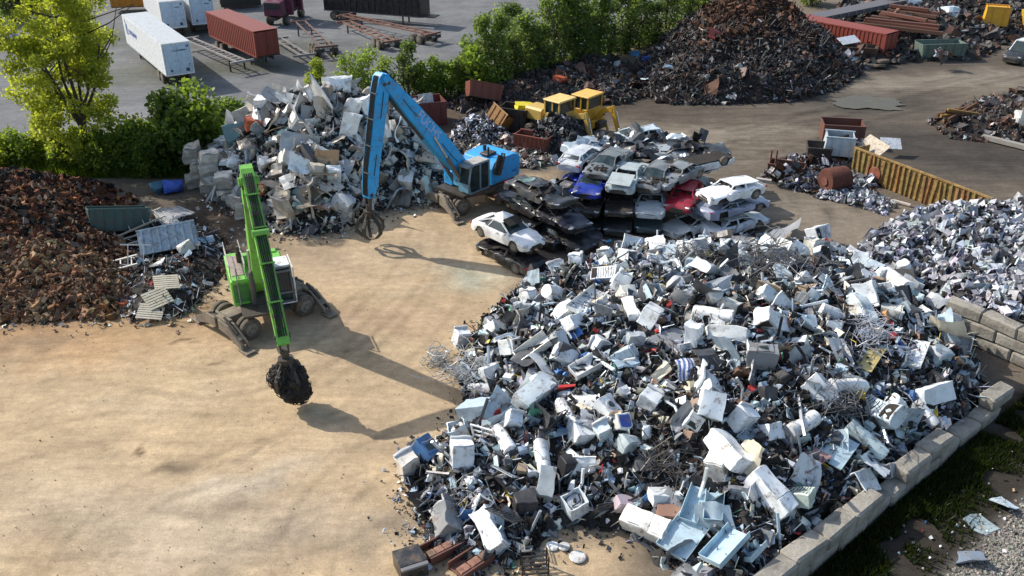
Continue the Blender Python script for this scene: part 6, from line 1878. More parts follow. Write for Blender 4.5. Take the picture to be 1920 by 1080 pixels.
# ------------------------------------------------------------------ concrete lot: trailers and containers
def wheel_set(t, x, y, r=.5, w=.55):
    o = wheel_mesh(r, .26, True).build('wheel', 'tyre', t, smooth=40)
    o.location = (x, y, r)
    MB().lathe((0, -.33, 0), (0, .33, 0), [(0, r * .5), (.03, r * .6), (.08, r * .3), (.92, r * .3), (.97, r * .6), (1, r * .5)], 14).build('rim', 'rim', o, smooth=40)
def van_trailer(label, rlb, hd, L=15.6, Wd=2.6, z0=1.12, H=2.95, text=True, col=(.70, .73, .75), axle=2.2):
    e = Vector((math.cos(hd), math.sin(hd)))
    n = Vector((-e.y, e.x))
    t = thing('semi_trailer', label, 'trailer', (rlb.x - n.x * Wd / 2, rlb.y - n.y * Wd / 2, 0), hd, 'white box trailers on the gravel lot')
    for s, nm in ((1, 'left'), (-1, 'right')):
        sw = MB().box((L / 2, s * (Wd / 2 - .02), z0 + H / 2), (L, .04, H)).build('side_wall', 'paint', t, col)
        rv = MB()
        for i in range(1, 26):
            rv.box((L * i / 26, s * (Wd / 2 + .004), z0 + H / 2), (.03, .012, H * .94))
        rv.build('panel_seams', 'paint', sw, tuple(c * .93 for c in col))
        MB().box((L / 2, s * (Wd / 2 + .006), z0 + .09), (L, .03, .16)).build('side_rail', 'paint', t, (.45, .47, .48))
        MB().box((L - 3.0, s * .8, .6), (.14, .14, 1.1)).build('landing_leg', 'dark_steel', t)
        for k in (0, 1.25):
            wheel_set(t, axle + k, s * .95)
    MB().box((L / 2, 0, z0 + H - .02), (L, Wd - .02, .05)).build('roof', 'paint', t, (.42, .44, .46))
    MB().box((L / 2, 0, z0 + .02), (L, Wd - .1, .12)).build('floor_frame', 'dark_steel', t)
    MB().box((L - .03, 0, z0 + H / 2), (.05, Wd - .06, H)).build('front_wall', 'paint', t, col)
    fr = MB()
    for s in (-1, 1):
        fr.box((-.02, s * (Wd / 2 - .06), z0 + H / 2), (.09, .12, H))
    fr.box((-.02, 0, z0 + H - .07), (.09, Wd - .24, .14)).box((-.02, 0, z0 + .06), (.09, Wd - .24, .14))
    fr.build('rear_frame', 'paint', t, (.78, .80, .80))
    for s in (-1, 1):
        d = MB().box((-.05, s * .58, z0 + H / 2), (.05, 1.14, H - .3), b=.01).build('rear_door', 'paint', t, (.52, .66, .78))
        for y in (.25, .9):
            MB().tube([(-.10, s * y, z0 + .2), (-.10, s * y, z0 + H - .2)], .018, 6).build('lock_rod', 'paint', d, (.60, .66, .70))
    for y, z, w, h in ((-.75, .42, .34, .3), (.72, .45, .2, .2), (-.95, .9, .12, .12), (-.95, 2.55, .22, .18), (-.55, 2.25, .5, .08)):
        MB().box((-.09, y, z0 + z), (.03, w, h)).build('placard', 'ink', t, (.05, .07, .12))
    MB().box((-.05, 0, .62), (.10, 2.3, .12)).build('bumper', 'dark_steel', t)
    if text:
        M = Matrix(((-1, 0, 0), (0, 0, 1), (0, 1, 0)))
        text_part('lettering', 'container', .95, t, (L - 3.9, Wd / 2 + .016, z0 + 1.72), M, (.03, .09, .35))
        lg = MB().box((L - 1.15, Wd / 2 + .014, z0 + 2.0), (.22, .012, 1.3)).box((L - 1.6, Wd / 2 + .014, z0 + 1.85), (.18, .012, .8)).box((L - 1.5, Wd / 2 + .014, z0 + 1.28), (.9, .013, .16))
        lg.build('logo_mark', 'ink', t, (.02, .08, .28))
        M2 = Matrix(((0, 0, -1), (-1, 0, 0), (0, 1, 0)))
        text_part('lettering', 'container', .26, t, (-.095, -.1, z0 + 2.25), M2, (.05, .10, .25))
    return t
TH = 2.15
van_trailer('white box trailer with dark blue lettering, nearest of the three on the lot', at(312, 143.7, 1.12), TH)
van_trailer('white box trailer behind the lettered one, left of the pair', at(306, 55, 1.12), R(118), 14.0, text=False, col=(.68, .71, .73))
van_trailer('white box trailer at the right of the pair, beside the red container', at(361, 47, 1.12), R(116), 14.0, text=False, col=(.62, .67, .72))

def container(label, p, hd, L, z0, col, H=2.59, Wd=2.44, nrib=20, legs=True, group='shipping containers'):
    """p: near end, middle of the doorway; local x runs away along the length"""
    t = thing('shipping_container', label, 'container', (p.x, p.y, 0), hd, group)
    for s in (-1, 1):
        mb = MB()
        n = int(L * 2.2)
        for i in range(n):
            mb.box((L * (i + .5) / n, s * (Wd / 2 - .03), z0 + H / 2), (L / n * .52, .05, H - .26))
        MB().box((L / 2, s * (Wd / 2 - .06), z0 + H / 2), (L - .1, .03, H - .1)).build('side_wall', 'worn', t, tuple(c * .82 for c in col))
        for k in range(n):
            MB().box((L * (k + .5) / n, s * (Wd / 2 - .025), z0 + H / 2), (L / n * .5, .045, H - .26)).build('corrugation', 'worn', t, col)
        for z in (z0 + .07, z0 + H - .07):
            MB().box((L / 2, s * (Wd / 2 - .04), z), (L, .12, .13)).build('rail', 'worn', t, tuple(c * 1.1 for c in col))
        for x in (.07, L - .07):
            MB().box((x, s * (Wd / 2 - .05), z0 + H / 2), (.14, .14, H + .01)).build('corner_post', 'worn', t, tuple(c * 1.05 for c in col))
    MB().box((L / 2, 0, z0 + H - .03), (L - .1, Wd - .14, .04)).build('roof', 'worn', t, tuple(c * .95 for c in col))
    MB().box((L / 2, 0, z0 + .06), (L - .1, Wd - .14, .08)).build('floor_frame', 'dark_steel', t)
    MB().box((L - .05, 0, z0 + H / 2), (.06, Wd - .2, H - .1)).build('end_wall', 'worn', t, col)
    for s in (-1, 1):
        d = MB().box((.03, s * .57, z0 + H / 2), (.07, 1.10, H - .3), b=.01).build('door', 'worn', t, tuple(c * .98 for c in col))
        for y in (.2, .85):
            MB().tube([(-.03, s * y, z0 + .15), (-.03, s * y, z0 + H - .15)], .02, 6).build('lock_rod', 'worn', d, tuple(c * 1.15 for c in col))
    if legs:
        for s in (-1, 1):
            MB().box((L / 2, s * .5, z0 - .2), (L, .14, .3)).build('chassis_rail', 'dark_steel', t)
            MB().box((2.6, s * .8, .45), (.14, .14, .9)).build('landing_leg', 'dark_steel', t)
            for k in (L - 3, L - 1.7):
                wheel_set(t, k, s * .92, .48)
    return t
REDB = (.22, .042, .03)
a, b = at(480.6, 110, 1.2), at(526, 102, 1.2)
f0 = at(402, 73, 1.2)
container('rust red container on a chassis right of the white trailers', Vector(((a.x + b.x) / 2, (a.y + b.y) / 2)), heading(a, f0), 12.2, 1.2, REDB)
a, b = at(1663, 64, 2.6), at(1535, 40.6, 2.6)
hd = heading(a, b)
nn = Vector((math.sin(hd), -math.cos(hd)))
if nn.y < 0:
    nn = -nn
container('red ribbed container on the ground at the far right behind the dark heap', Vector((a.x + nn.x * 1.22, a.y + nn.y * 1.22)), hd, 12.2, 0.02, (.26, .05, .035), legs=False)

def chassis(label, a, b, z, w=.95, n=11, col=(.20, .19, .19), wheels=0, legs=True, rails=.18, bolster=True, m='worn'):
    p, q = at(*a, z), at(*b, z)
    L = (q - p).length
    t = thing('chassis_trailer', label, 'trailer', (p.x, p.y, 0), heading(p, q), 'skeletal chassis trailers on the gravel lot')
    for s in (-1, 1):
        MB().box((L / 2, s * w / 2, z), (L, .12, rails)).build('main_rail', m, t, col)
    for i in range(n):
        MB().box((.3 + (L - .6) * i / (n - 1), 0, z - .02), (.10, w - .12, .10)).build('cross_member', m, t, tuple(c * .8 for c in col))
    if bolster:
        for x in (.1, L - .1):
            MB().box((x, 0, z + .02), (.18, 2.4, .2)).build('bolster', m, t, col)
    if legs:
        for s in (-1, 1):
            MB().box((1.4 if not wheels else L - 2.2, s * .75, z / 2), (.14, .14, z)).build('landing_leg', 'dark_steel', t)
    for k in range(wheels):
        for s in (-1, 1):
            wheel_set(t, 1.0 + 1.15 * k, s * .92, .5)
    if wheels:
        MB().box((.0, 0, z - .35), (.1, 2.3, .35)).build('rear_bumper', 'dark_steel', t)
        MB().box((-.06, .0, z - .3), (.03, .5, .2)).build('number_plate', 'paint', t, (.5, .5, .5))
    return t
chassis('pale skeletal chassis standing right of the lettered white trailer', (455, 116), (352, 72), 1.15, .95, 14, (.34, .33, .33))
chassis('dark skeletal chassis with triple axle, rear end toward the hedge', (613, 88), (563, 40), 1.2, 1.05, 9, (.14, .09, .08), wheels=3)
chassis('brown skeletal chassis with wheels at its right end under the black trailer', (812, 64), (645, 28), 1.1, .95, 12, (.24, .13, .10), wheels=2)
chassis('brown skeletal chassis lying in front of the other brown one', (735, 78), (648, 40), .9, .95, 9, (.22, .12, .09), wheels=2)
chassis('low grey chassis frame behind the red container', (572, 104), (520, 72), .6, .8, 6, (.26, .25, .24), legs=False)
def dump_trailer():
    p, q = at(798, 31, 1.0), at(618, 17, 1.0)
    L = (q - p).length
    t = thing('dump_trailer', 'long black dump trailer at the top of the gravel lot', 'trailer', (p.x, p.y, 0), heading(p, q))
    for s in (-1, 1):
        MB().box((L / 2, s * 1.25, 2.45), (L, .06, 2.5)).build('side_wall', 'paint', t, (.012, .013, .016))
        for i in range(16):
            MB().box((L * (i + .5) / 16, s * 1.31, 2.45), (.1, .08, 2.4)).build('rib', 'paint', t, (.018, .019, .022))
        for k in (L - 1.2, L - 2.5):
            wheel_set(t, k, s * .95, .52)
        MB().box((2.6, s * .8, .5), (.15, .15, 1.0)).build('landing_leg', 'dark_steel', t)
        MB().box((L / 2, s * 1.28, 1.15), (L, .12, .14)).build('side_rail', 'paint', t, (.08, .08, .09))
    for x in (.03, L - .03):
        MB().box((x, 0, 2.45), (.06, 2.44, 2.5)).build('end_wall', 'paint', t, (.014, .015, .018))
    MB().box((L / 2, 0, 1.1), (L + .1, 1.1, .3)).build('frame', 'dark_steel', t)
    MB().box((-.7, 0, 1.1), (1.5, 1.6, .12)).build('drawbar', 'dark_steel', t)
dump_trailer()
def maroon_truck():
    p = at(516, 52)
    t = thing('truck', 'dark maroon hopper truck behind the red container', 'truck', (p.x, p.y + 1.5, 0), R(80))
    M_ = (.12, .022, .055)
    MB().box((2.2, 0, .95), (7.5, 1.0, .3)).build('frame', 'dark_steel', t)
    for y in (-1.35, 1.35):
        MB().box((1.2, y * .95, 3.0), (.5, .62, 4.0), b=.05).build('upright_post', 'paint', t, M_)
        MB().box((4.2, y * .95, 3.0), (.5, .62, 4.0), b=.05).build('upright_post', 'paint', t, M_)
        for x in (.2, 4.8):
            wheel_set(t, x, y * .75, .52)
    MB().box((2.6, 0, 2.1), (3.4, 2.0, 1.6), b=.08).build('hopper', 'paint', t, (.05, .012, .025))
    MB().box((-.4, 0, 2.0), (1.4, 2.3, 1.7), b=.12).build('cab', 'paint', t, M_)
    MB().box((-1.12, 0, 2.35), (.04, 2.0, .7)).build('windscreen', 'glass', t)
    MB().box((2.7, 0, 4.7), (3.6, 2.4, .3), b=.05).build('top_beam', 'paint', t, M_)
maroon_truck()
p = at(238, 26)
skip('tipper_body', 'orange steel tipper body behind the lettered trailer', 'skip', (p.x, p.y + 2, .6), R(10), 4.5, 2.4, 2.2, (.50, .20, .02), ribs=6)
car('sedan', (.02, .05, .16), 'dark blue car parked at the far left of the gravel lot', tuple(at(4, 82)), R(10), 1, 0, 60, group='parked road vehicles')
p = at(590, 8)
skip('tipper_body', 'dark green machine body at the back of the lot behind the red container', 'skip', (at(440, 22).x, at(440, 22).y + 3, .3), R(20), 5, 2.4, 2.4, (.04, .055, .045), ribs=5)

# ------------------------------------------------------------------ bins and machines in the back yard
def slab(name, label, cat, a, b, z, w, th, col, m='worn', eul=0.0, n=1):
    p, q = at(*a, z), at(*b, z)
    L = (q - p).length
    o = MB().box((L / 2, 0, 0), (L, w, th), b=.02).build(name, m, col=col)
    o.location = p
    o.rotation_euler = (eul, 0, heading(p, q))
    return tag(o, label, cat)
p = at(1010, 292)
skip('scrap_bin', 'rust red ribbed bin in front of the black shredded heap', 'bin', (p.x - .4, p.y + .6, 0), R(-28), 2.7, 1.3, 1.45, (.22, .065, .042), ribs=8, flare=.0)
p = at(966, 252)
skip('scrap_bin', 'black ribbed bin left of the black shredded heap', 'bin', (p.x, p.y + 1.2, 0), R(-24), 2.4, 1.7, 1.9, (.025, .025, .025), ribs=7, flare=.0)
p = at(930, 252)
skip('scrap_bin', 'yellow and red painted scoop bucket left of the black bin', 'bucket', (p.x, p.y + .8, .5), R(-50), 1.8, 1.4, 1.3, (.30, .14, .03), ribs=3, flare=.18, inner=(.35, .06, .03)).rotation_euler = (R(-35), R(20), R(-50))
p = at(905, 205)
skip('scrap_bin', 'rusty orange truck body at the left end of the dark bank', 'truck body', (p.x, p.y, .9), R(12), 2.8, 1.8, 1.3, (.17, .045, .03), ribs=4).rotation_euler = (R(-20), R(14), R(12))
place(crushbox(505, 'paint', 3, .12, (1, .6, .35)), 'machine_cover', at(985, 200, 1.8), Euler((.1, .1, .3)), (1.6, 1.5, 1.5), (.66, .55, .02), 'bright yellow machine cover on the dark bank', 'cover', None)
place(crushbox(506, 'paint', 3, .12, (1, .7, .5)), 'machine_cover', at(1054, 150, 1.2), Euler((.1, .1, .9)), (1.6, 1.5, 1.5), (.55, .12, .05), 'orange red machine cover on the dark bank behind the loaders', 'cover', None)
p = at(740, 210)
skip('scrap_bin', 'dark red open container with grey flap behind the blue boom', 'bin', (at(770, 232).x, at(770, 232).y, 0), R(18), 5.6, 2.3, 1.9, (.13, .03, .03), ribs=6, flare=0)
slab('steel_plate', 'grey plate standing on the dark red container behind the blue boom', 'plate', (785, 188), (812, 184), 2.2, .9, .06, (.42, .44, .46), eul=R(70))
slab('steel_plate', 'second grey plate lying left on the dark red container', 'plate', (752, 198), (785, 190), 2.0, .9, .06, (.36, .38, .40), eul=R(30))

def backhoe(label, px, py, hd, col, arm):
    p = at(px, py)
    t = thing('backhoe_loader', label, 'loader', (p.x, p.y, 0), hd, 'yellow loaders by the black heap')
    t.scale = (1.0, 1.12, 1.05)
    MB().box((-.4, 0, .95), (4.4, .9, .5), b=.05).build('frame', 'dark_steel', t)
    MB().box((-1.9, 0, 1.6), (1.9, 1.4, 1.0), b=.14).build('engine_hood', 'paint', t, col)
    cb = MB().box((.15, 0, 1.65), (1.5, 1.7, .9), b=.06).build('cab_base', 'paint', t, col)
    MB().box((.15, 0, 2.5), (1.36, 1.6, .86)).build('cab_glass', 'glass', t)
    for x in (-.55, .2, .85):
        for y in (-.82, .82):
            MB().box((x, y, 2.5), (.12, .10, .92)).build('cab_pillar', 'paint', t, col)
    MB().box((.15, 0, 3.02), (1.7, 1.86, .14), b=.05).build('cab_roof', 'paint', t, tuple(min(.9, c * 1.25 + .06) for c in col))
    for x, r in ((-1.9, .5), (.2, .78)):
        for s in (-1, 1):
            o = wheel_mesh(r, .4, False).build('wheel', 'tyre', t, smooth=40)
            o.location = (x, s * .98, r)
            MB().lathe((0, -.18, 0), (0, .18, 0), [(0, r * .5), (.05, r * .55), (.3, r * .2), (.7, r * .2), (.95, r * .55), (1, r * .5)], 14).build('rim', 'rim', o, smooth=40)
    MB().box((1.15, 0, 1.0), (.35, 1.5, .6), b=.05).build('swing_frame', 'paint', t, col)
    a, b, c = Vector((1.2, 0, 1.35)), Vector((1.2 + arm[0], 0, arm[1])), Vector((1.2 + arm[2], 0, .55))
    bo = MB()
    m_ = a.lerp(b, .5) + Vector((-.15, 0, .25))
    bo.beam(a, m_, .30, .42).beam(m_, b, .28, .36)
    o = bo.build('boom', 'paint', t, col)
    MB().cyl(a + Vector((.15, 0, .25)), m_ + Vector((.1, 0, -.3)), .07, n=8).build('hydraulic_cylinder', 'dark_steel', o)
    s = MB().beam(b + (b - c).normalized() * .25, c, .24, .30).build('dipper', 'paint', t, col)
    MB().cyl(b.lerp(c, .1) + Vector((.28, 0, .1)), b.lerp(c, .75) + Vector((.22, 0, 0)), .05, n=8).build('hydraulic_cylinder', 'alloy', s, (.6, .6, .6))
    k = MB()
    for y in (-.3, .3):
        k.prism([(c.x - .1, .5), (c.x + .25, .55), (c.x + .35, .2), (c.x + .05, .05), (c.x - .3, .15)], y - .03, y + .03)
    k.beam((c.x + .3, 0, .4), (c.x + .05, 0, .07), .6, .04)
    k.build('bucket', 'worn', t, (.20, .09, .05))
    for s_ in (-1, 1):
        MB().beam((1.2, s_ * .8, 1.1), (1.35, s_ * 1.15, .15), .14, .14).build('stabiliser', 'paint', t, col)
YEL = (.56, .30, .025)
backhoe('yellow backhoe loader with closed cab standing right of the black heap', 1096, 248, R(-40), YEL, (1.4, 2.3, 2.1))
backhoe('pale yellow backhoe loader with dark windows left of the other loader', 1045, 258, R(-42), (.55, .36, .09), (1.5, 2.2, 2.1))

# yellow ribbed trough and its neighbours
a, b = at(1604, 276, 2.0), at(1862, 372, 2.0)
L = (b - a).length
t = thing('conveyor_trough', 'long yellow ribbed steel trough right of the rusty drums', 'trough', (a.x, a.y, 0), heading(a, b))
YT = (.36, .245, .08)
MB().box((L / 2, 0, 1.0), (L, .06, 1.95)).build('side_wall', 'rusted_yellow', t, YT)
MB().box((L / 2, 1.5, .7), (L, .06, 1.35)).build('side_wall', 'rusted_yellow', t, (.26, .15, .05))
MB().box((L / 2, .75, .3), (L, 1.44, .06)).build('floor_plate', 'rusted_yellow', t, (.12, .07, .04))
for i in range(26):
    MB().box((L * (i + .5) / 26 + rng.uniform(-.05, .05), -.08, .98 + rng.uniform(-.1, .03)), (.14, .12, 1.9), Euler((0, rng.uniform(-.09, .09), 0)).to_matrix(), b=.02).build('rib', 'rusted_yellow', t, tuple(c_ * rng.uniform(.6, 1.1) for c_ in YT))
for z in (2.0,):
    MB().box((L / 2, -.06, z), (L, .16, .10)).build('stringer', 'rusted_yellow', t, YT)
MB().lathe((L * .2, -.16, .75), (L * .2, -.22, .75), [(0, .5), (1, .46)], 18).build('drive_cover', 'rusted_yellow', t, (.32, .09, .06), label='rust red round cover')
MB().box((.0, .75, 1.0), (.06, 1.5, 1.9)).build('end_wall', 'rusted_yellow', t, YT)
p = at(1572, 312)
skip('steel_hopper', 'light blue grey steel hopper at the left end of the yellow trough', 'hopper', (p.x, p.y + .6, .9), R(-14), 2.0, 1.8, 1.3, (.38, .45, .50), ribs=3, flare=-.12, m='paint')
p = at(1585, 285)
skip('scrap_bin', 'rusty open bin behind the light blue hopper', 'bin', (p.x + .3, p.y + 2.2, .3), R(-10), 3.0, 2.0, 1.3, (.13, .052, .04), ribs=5, flare=0)
p = at(1530, 312)
skip('scrap_bin', 'black open bin left of the light blue hopper', 'bin', (p.x, p.y, .3), R(-12), 1.5, 1.5, 1.3, (.03, .028, .027), ribs=3)
p = at(1473, 330)
skip('scrap_bin', 'rust brown slatted bin with two upright posts left of the black bin', 'bin', (p.x, p.y, 0), R(-26), 2.4, 1.2, .9, (.12, .055, .042), ribs=7, flare=0)
for px in (1441, 1451):
    p = at(px, 327)
    o = MB().box((0, 0, .9), (.10, .10, 1.8)).build('steel_post', 'worn', col=(.14, .06, .045))
    o.location = (p.x, p.y, 0)
    tag(o, 'left rusty post standing at the slatted bin' if px < 1445 else 'right rusty post standing at the slatted bin', 'post')
p = at(1580, 356)
o = thing('rusty_drum', 'rust red cylinder drum with open end below the light blue hopper', 'drum', (p.x, p.y, 0), R(-160))
MB().lathe((0, 0, .85), (1.6, 0, .85), [(0, .70), (0, .85), (.05, .85), (.95, .85), (1, .80), (1, .6)], 24).build('shell', 'rusty', o, (.15, .055, .042), smooth=40)
MB().cyl((1.55, 0, .85), (1.68, 0, .85), .3, n=14).build('hub', 'rusty', o, (.3, .12, .09))
MB().box((.8, 0, .08), (1.6, 1.2, .16)).build('cradle', 'rusty', o, (.12, .05, .04))
slab('steel_pipe', 'pale steel pipe lying left of the slatted bin', 'pipe', (1418, 336), (1466, 343), .12, .3, .22, (.46, .44, .42), 'paint')
slab('steel_pipe', 'long pale pipe lying below the rusty drum', 'pipe', (1645, 368), (1708, 385), .15, .18, .16, (.52, .47, .40), 'paint')
slab('steel_plate', 'pale tan plate leaning on the yellow trough', 'plate', (1612, 268), (1650, 292), 1.5, 1.9, .06, (.40, .35, .28), eul=R(40))
slab('steel_plate', 'pale blue plate lying behind the yellow trough', 'plate', (1652, 268), (1690, 270), .9, 1.2, .06, (.42, .47, .52), eul=R(25))
YRD = Heap('mixed yard patch', pp((845, 290), (930, 312), (1000, 318), (1060, 305), (975, 262), (900, 240), (850, 250)), .35, .3, nz=.25, nsc=.6)
YRD.anchors = [(*tuple(at(900, 270))[:2], 'on the ground behind the blue handler'), (*tuple(at(1000, 300))[:2], 'on the ground below the red bin')]
litter(YRD, 900, 700, 500, npal(DARKS, 1) + npal(BEIGE), 101, 'small brown and grey scrap behind the blue handler', .12, .5)
strew(YRD, 40, 19, P_DARK, 'bent_offcut', 'bent steel offcut', 'steel scrap', DARKS + BEIGE[:4], .4, 1.1, .1)
BNS = Heap('bin scrap patch', pp((1425, 335), (1500, 362), (1600, 372), (1650, 350), (1620, 300), (1540, 282), (1450, 300)), .3, .25, nz=.25, nsc=.6)
BNS.anchors = [(*tuple(at(1480, 330))[:2], 'on the ground by the slatted bin'), (*tuple(at(1590, 340))[:2], 'on the ground by the rusty drum')]
litter(BNS, 700, 600, 300, npal(DARKS, 4) + npal(SILV), 103, 'small dark and silver scrap around the bins', .1, .42)
strew(BNS, 34, 24, P_DARK + P_ALLOY, 'loose_offcut', 'loose bent offcut', 'metal offcut', DARKS[:4] + SILV[:3], .35, .95, .1)
for (bx, by, bz, n_, lb_) in ((1473, 322, 1.0, 9, 'in the slatted bin'), (1530, 300, 1.2, 7, 'in the black bin'), (1590, 268, 1.4, 8, 'in the rusty bin'), (1765, 100, 1.6, 8, 'in the grey green skip'), (1598, 102, 1.3, 8, 'in the brown skip')):
    q_ = at(bx, by, bz)
    for i in range(n_):
        cn, c = rng.choice([(a_, b_) for a_, b_, _ in DARKS + SILV[:3]])
        place(rng.choice(P_DARK + P_ALLOY), 'bin_scrap', (q_.x + rng.uniform(-.8, .8), q_.y + rng.uniform(-.35, .35), bz + rng.uniform(-.25, .2)), Euler((rng.uniform(0, 6), rng.uniform(0, 6), rng.uniform(0, 6))), rng.uniform(.5, .95), c, f'{cn} bent scrap piece lying {lb_}', 'metal scrap', 'scrap pieces lying in the open bins')
SC2 = Heap('metal offcut patch', pp((1525, 372), (1560, 378), (1660, 405), (1680, 380), (1600, 352), (1540, 355)), .4, .4, nz=.2)
SC2.anchors = [(*tuple(at(1600, 378))[:2], 'on the offcut patch below the rusty drum')]
litter(SC2, 260, 260, 60, npal(SILV, 3), 99, 'small silver offcuts below the rusty drum', .1, .35)
strew(SC2, 26, 18, P_ALLOY, 'aluminium_scrap', 'bent silver offcut', 'aluminium scrap', SILV, .3, .6, .1)

# right edge and far bank
p = at(1790, 238)
t = thing('timber_bundle', 'rusty tangled girder bundle with yellow edge right of the puddle', 'girders', (p.x, p.y, .3), R(14))
for i in range(9):
    MB().box((rng.uniform(-.3, .3), rng.uniform(-.9, .9), rng.uniform(.1, 1.3)), (rng.uniform(2.5, 4), .2, .22), Euler((rng.uniform(-.3, .3), rng.uniform(-.25, .25), rng.uniform(-.4, .4))).to_matrix()).build('girder', 'rusty', t, (.40, .24, .08) if i < 3 else (.15, .08, .05))
slab('steel_pipe', 'long grey pipe lying at the right edge below the white cab', 'pipe', (1842, 256), (1960, 285), .25, .4, .36, (.30, .28, .25), 'paint')
p = at(1905, 258)
t = thing('machine_cab', 'white stripped machine cab at the right edge of the picture', 'cab', (p.x + 1.2, p.y + .6, 0), R(-20))
MB().box((0, 0, .9), (2.4, 2.0, 1.6), b=.12).build('cab_body', 'paint', t, (.62, .60, .56))
MB().box((0, -1.0, 1.9), (2.0, .08, 1.0)).build('windscreen_frame', 'paint', t, (.66, .66, .64))
MB().box((.2, .2, 2.6), (2.0, 1.8, 1.7), b=.1).build('dark_hood', 'grime_and_shade', t)
a, b = at(1492, 34, 2.7), at(1690, -6, 2.7)
L = (b - a).length
t = thing('steel_bridge_deck', 'long grey ribbed steel deck lying above the far red container', 'deck', (a.x, a.y, 2.2), heading(a, b))
MB().box((L / 2, 0, .25), (L, 2.2, .12)).build('deck_plate', 'worn', t, (.11, .115, .13))
MB().box((L / 2, -1.1, .1), (L, .1, .5)).build('side_girder', 'worn', t, (.09, .095, .11))
for i in range(14):
    MB().box((L * (i + .5) / 14, -1.18, .1), (.3, .1, .4)).build('rib', 'worn', t, (.15, .155, .17))
for x in (1.5, L - 2):
    MB().box((x, 0, -1.1), (.4, 1.8, 2.2)).build('trestle', 'dark_steel', t)
for i in range(9):
    slab('steel_beam', f'rust brown steel beam, {ord_(i)} from the front in the beam pile behind the far red container', 'beam', (1610 + 8 * i + rng.uniform(-9, 9), 44 - 4.2 * i), (1762 - 2 * i + rng.uniform(-14, 14), 62 - 5 * i + rng.uniform(-3, 3)), 2.3 + .25 * (i % 3), .4, .36, (.10 + .02 * (i % 3), .05, .036))
p = at(1860, 62)
skip('machine_cab', 'orange yellow machine housing on the far bank', 'housing', (p.x, p.y, 1.0), R(-20), 2.4, 1.8, 2.0, (.62, .32, .02), ribs=2, m='paint', flare=-.08)
MB().box((0, 0, 1.0), (2.2, 1.6, 1.9), b=.15).build('housing_cover', 'paint', bpy.data.objects[[o.name for o in bpy.data.objects if o.name.startswith('machine_cab') and o.parent is None and o.get('label', '').startswith('orange')][0]], (.62, .32, .02))
p = at(1932, 58)
place(crushbox(601, 'paint', 3, .08, (1, .7, .7)), 'machine_cover', (p.x, p.y, 1.2), Euler((.1, .1, .6)), 3.0, (.60, .36, .02), 'yellow machine cover at the far right edge', 'cover', None)
p = at(1765, 112)
skip('waste_skip', 'grey green open skip beside the far track', 'skip', (p.x, p.y + .8, 0), R(6), 4.6, 1.8, 1.6, (.11, .17, .15), ribs=5, inner=(.1, .1, .09))
p = at(1598, 112)
skip('waste_skip', 'brown open skip in front of the far red container', 'skip', (p.x, p.y, 0), R(-14), 4.2, 1.8, 1.4, (.085, .05, .035), ribs=4)
slab('steel_plate', 'bright white bent panel lying on the brown skip', 'plate', (1575, 78), (1608, 72), 1.9, 1.1, .07, (.72, .75, .77), 'paint', eul=R(28))
place(crushbox(603, 'enamel', 3, .2, (1, .8, .8)), 'crushed_housing', at(1700, 12, 1.6), Euler((.1, .3, .6)), 3.0, (.70, .70, .68), 'white crushed bundle at the top right bank', 'metal housing', None)
place(crushbox(604, 'enamel', 3, .25, (1, .8, .8)), 'crushed_housing', at(1775, 32, 1.6), Euler((.1, .3, 1.6)), 2.6, (.50, .60, .66), 'pale blue crushed housing on the top right bank', 'metal housing', None)
slab('steel_pipe', 'long pale pipe on the far bank behind the green skip', 'pipe', (1752, 66), (1815, 58), 1.2, .28, .26, (.42, .42, .40), 'paint')
slab('steel_pipe', 'second long pale pipe above the first on the far bank', 'pipe', (1790, 56), (1845, 48), 1.3, .28, .26, (.40, .40, .40), 'paint')
for i, (px, py) in enumerate(((1648, 128), (1654, 124), (1630, 126))):
    p = at(px, py)
    o = wheel_mesh(.62, .32, False).build('tyre', 'tyre', smooth=40)
    o.location = (p.x, p.y, .2 + .3 * (i == 1))
    o.rotation_euler = (R(70 + 12 * i), 0, R(20 * i))
    tag(o, ('large tyre lying in front of the tyre pile by the far track', 'large tyre leaning on the pile by the far track', 'large tyre at the left end of the row by the far track')[i], 'tyre')
for px, py, c, s, lb in ((1190, 105, (.05, .22, .42), .9, 'small blue sheet at the left end of the dark steel heap'), (1212, 155, (.42, .54, .58), 1.1, 'pale blue sheet lying at the foot of the dark steel heap'), (1255, 131, (.30, .44, .54), 1.0, 'square light blue panel on the left slope of the dark steel heap'), (1210, 118, (.02, .07, .35), .8, 'dark blue casing on the left slope of the dark steel heap'), (1340, 72, (.34, .06, .04), 1.2, 'red bent sheet half way up the dark steel heap'), (1325, 80, (.62, .55, .45), .9, 'pale round can half way up the dark steel heap'), (1322, 62, (.50, .47, .42), 1.0, 'pale folded plate high on the dark steel heap'), (1370, 185, (.62, .62, .60), .9, 'white bent piece at the foot of the dark steel heap'), (1236, 96, (.62, .58, .50), .9, 'cream bent piece on the left slope of the dark steel heap')):
    p = DRK.hit(px, py)
    place(P_ENAM[px % 12], 'bent_plate', p + Vector((0, 0, .35)), Euler((.6, .2, px % 5)), s, c, lb, 'metal plate', None)
slab('steel_pipe', 'thick pale pipe lying against the foot of the dark steel heap', 'pipe', (1250, 150), (1278, 174), .4, .45, .42, (.34, .33, .33), 'paint')

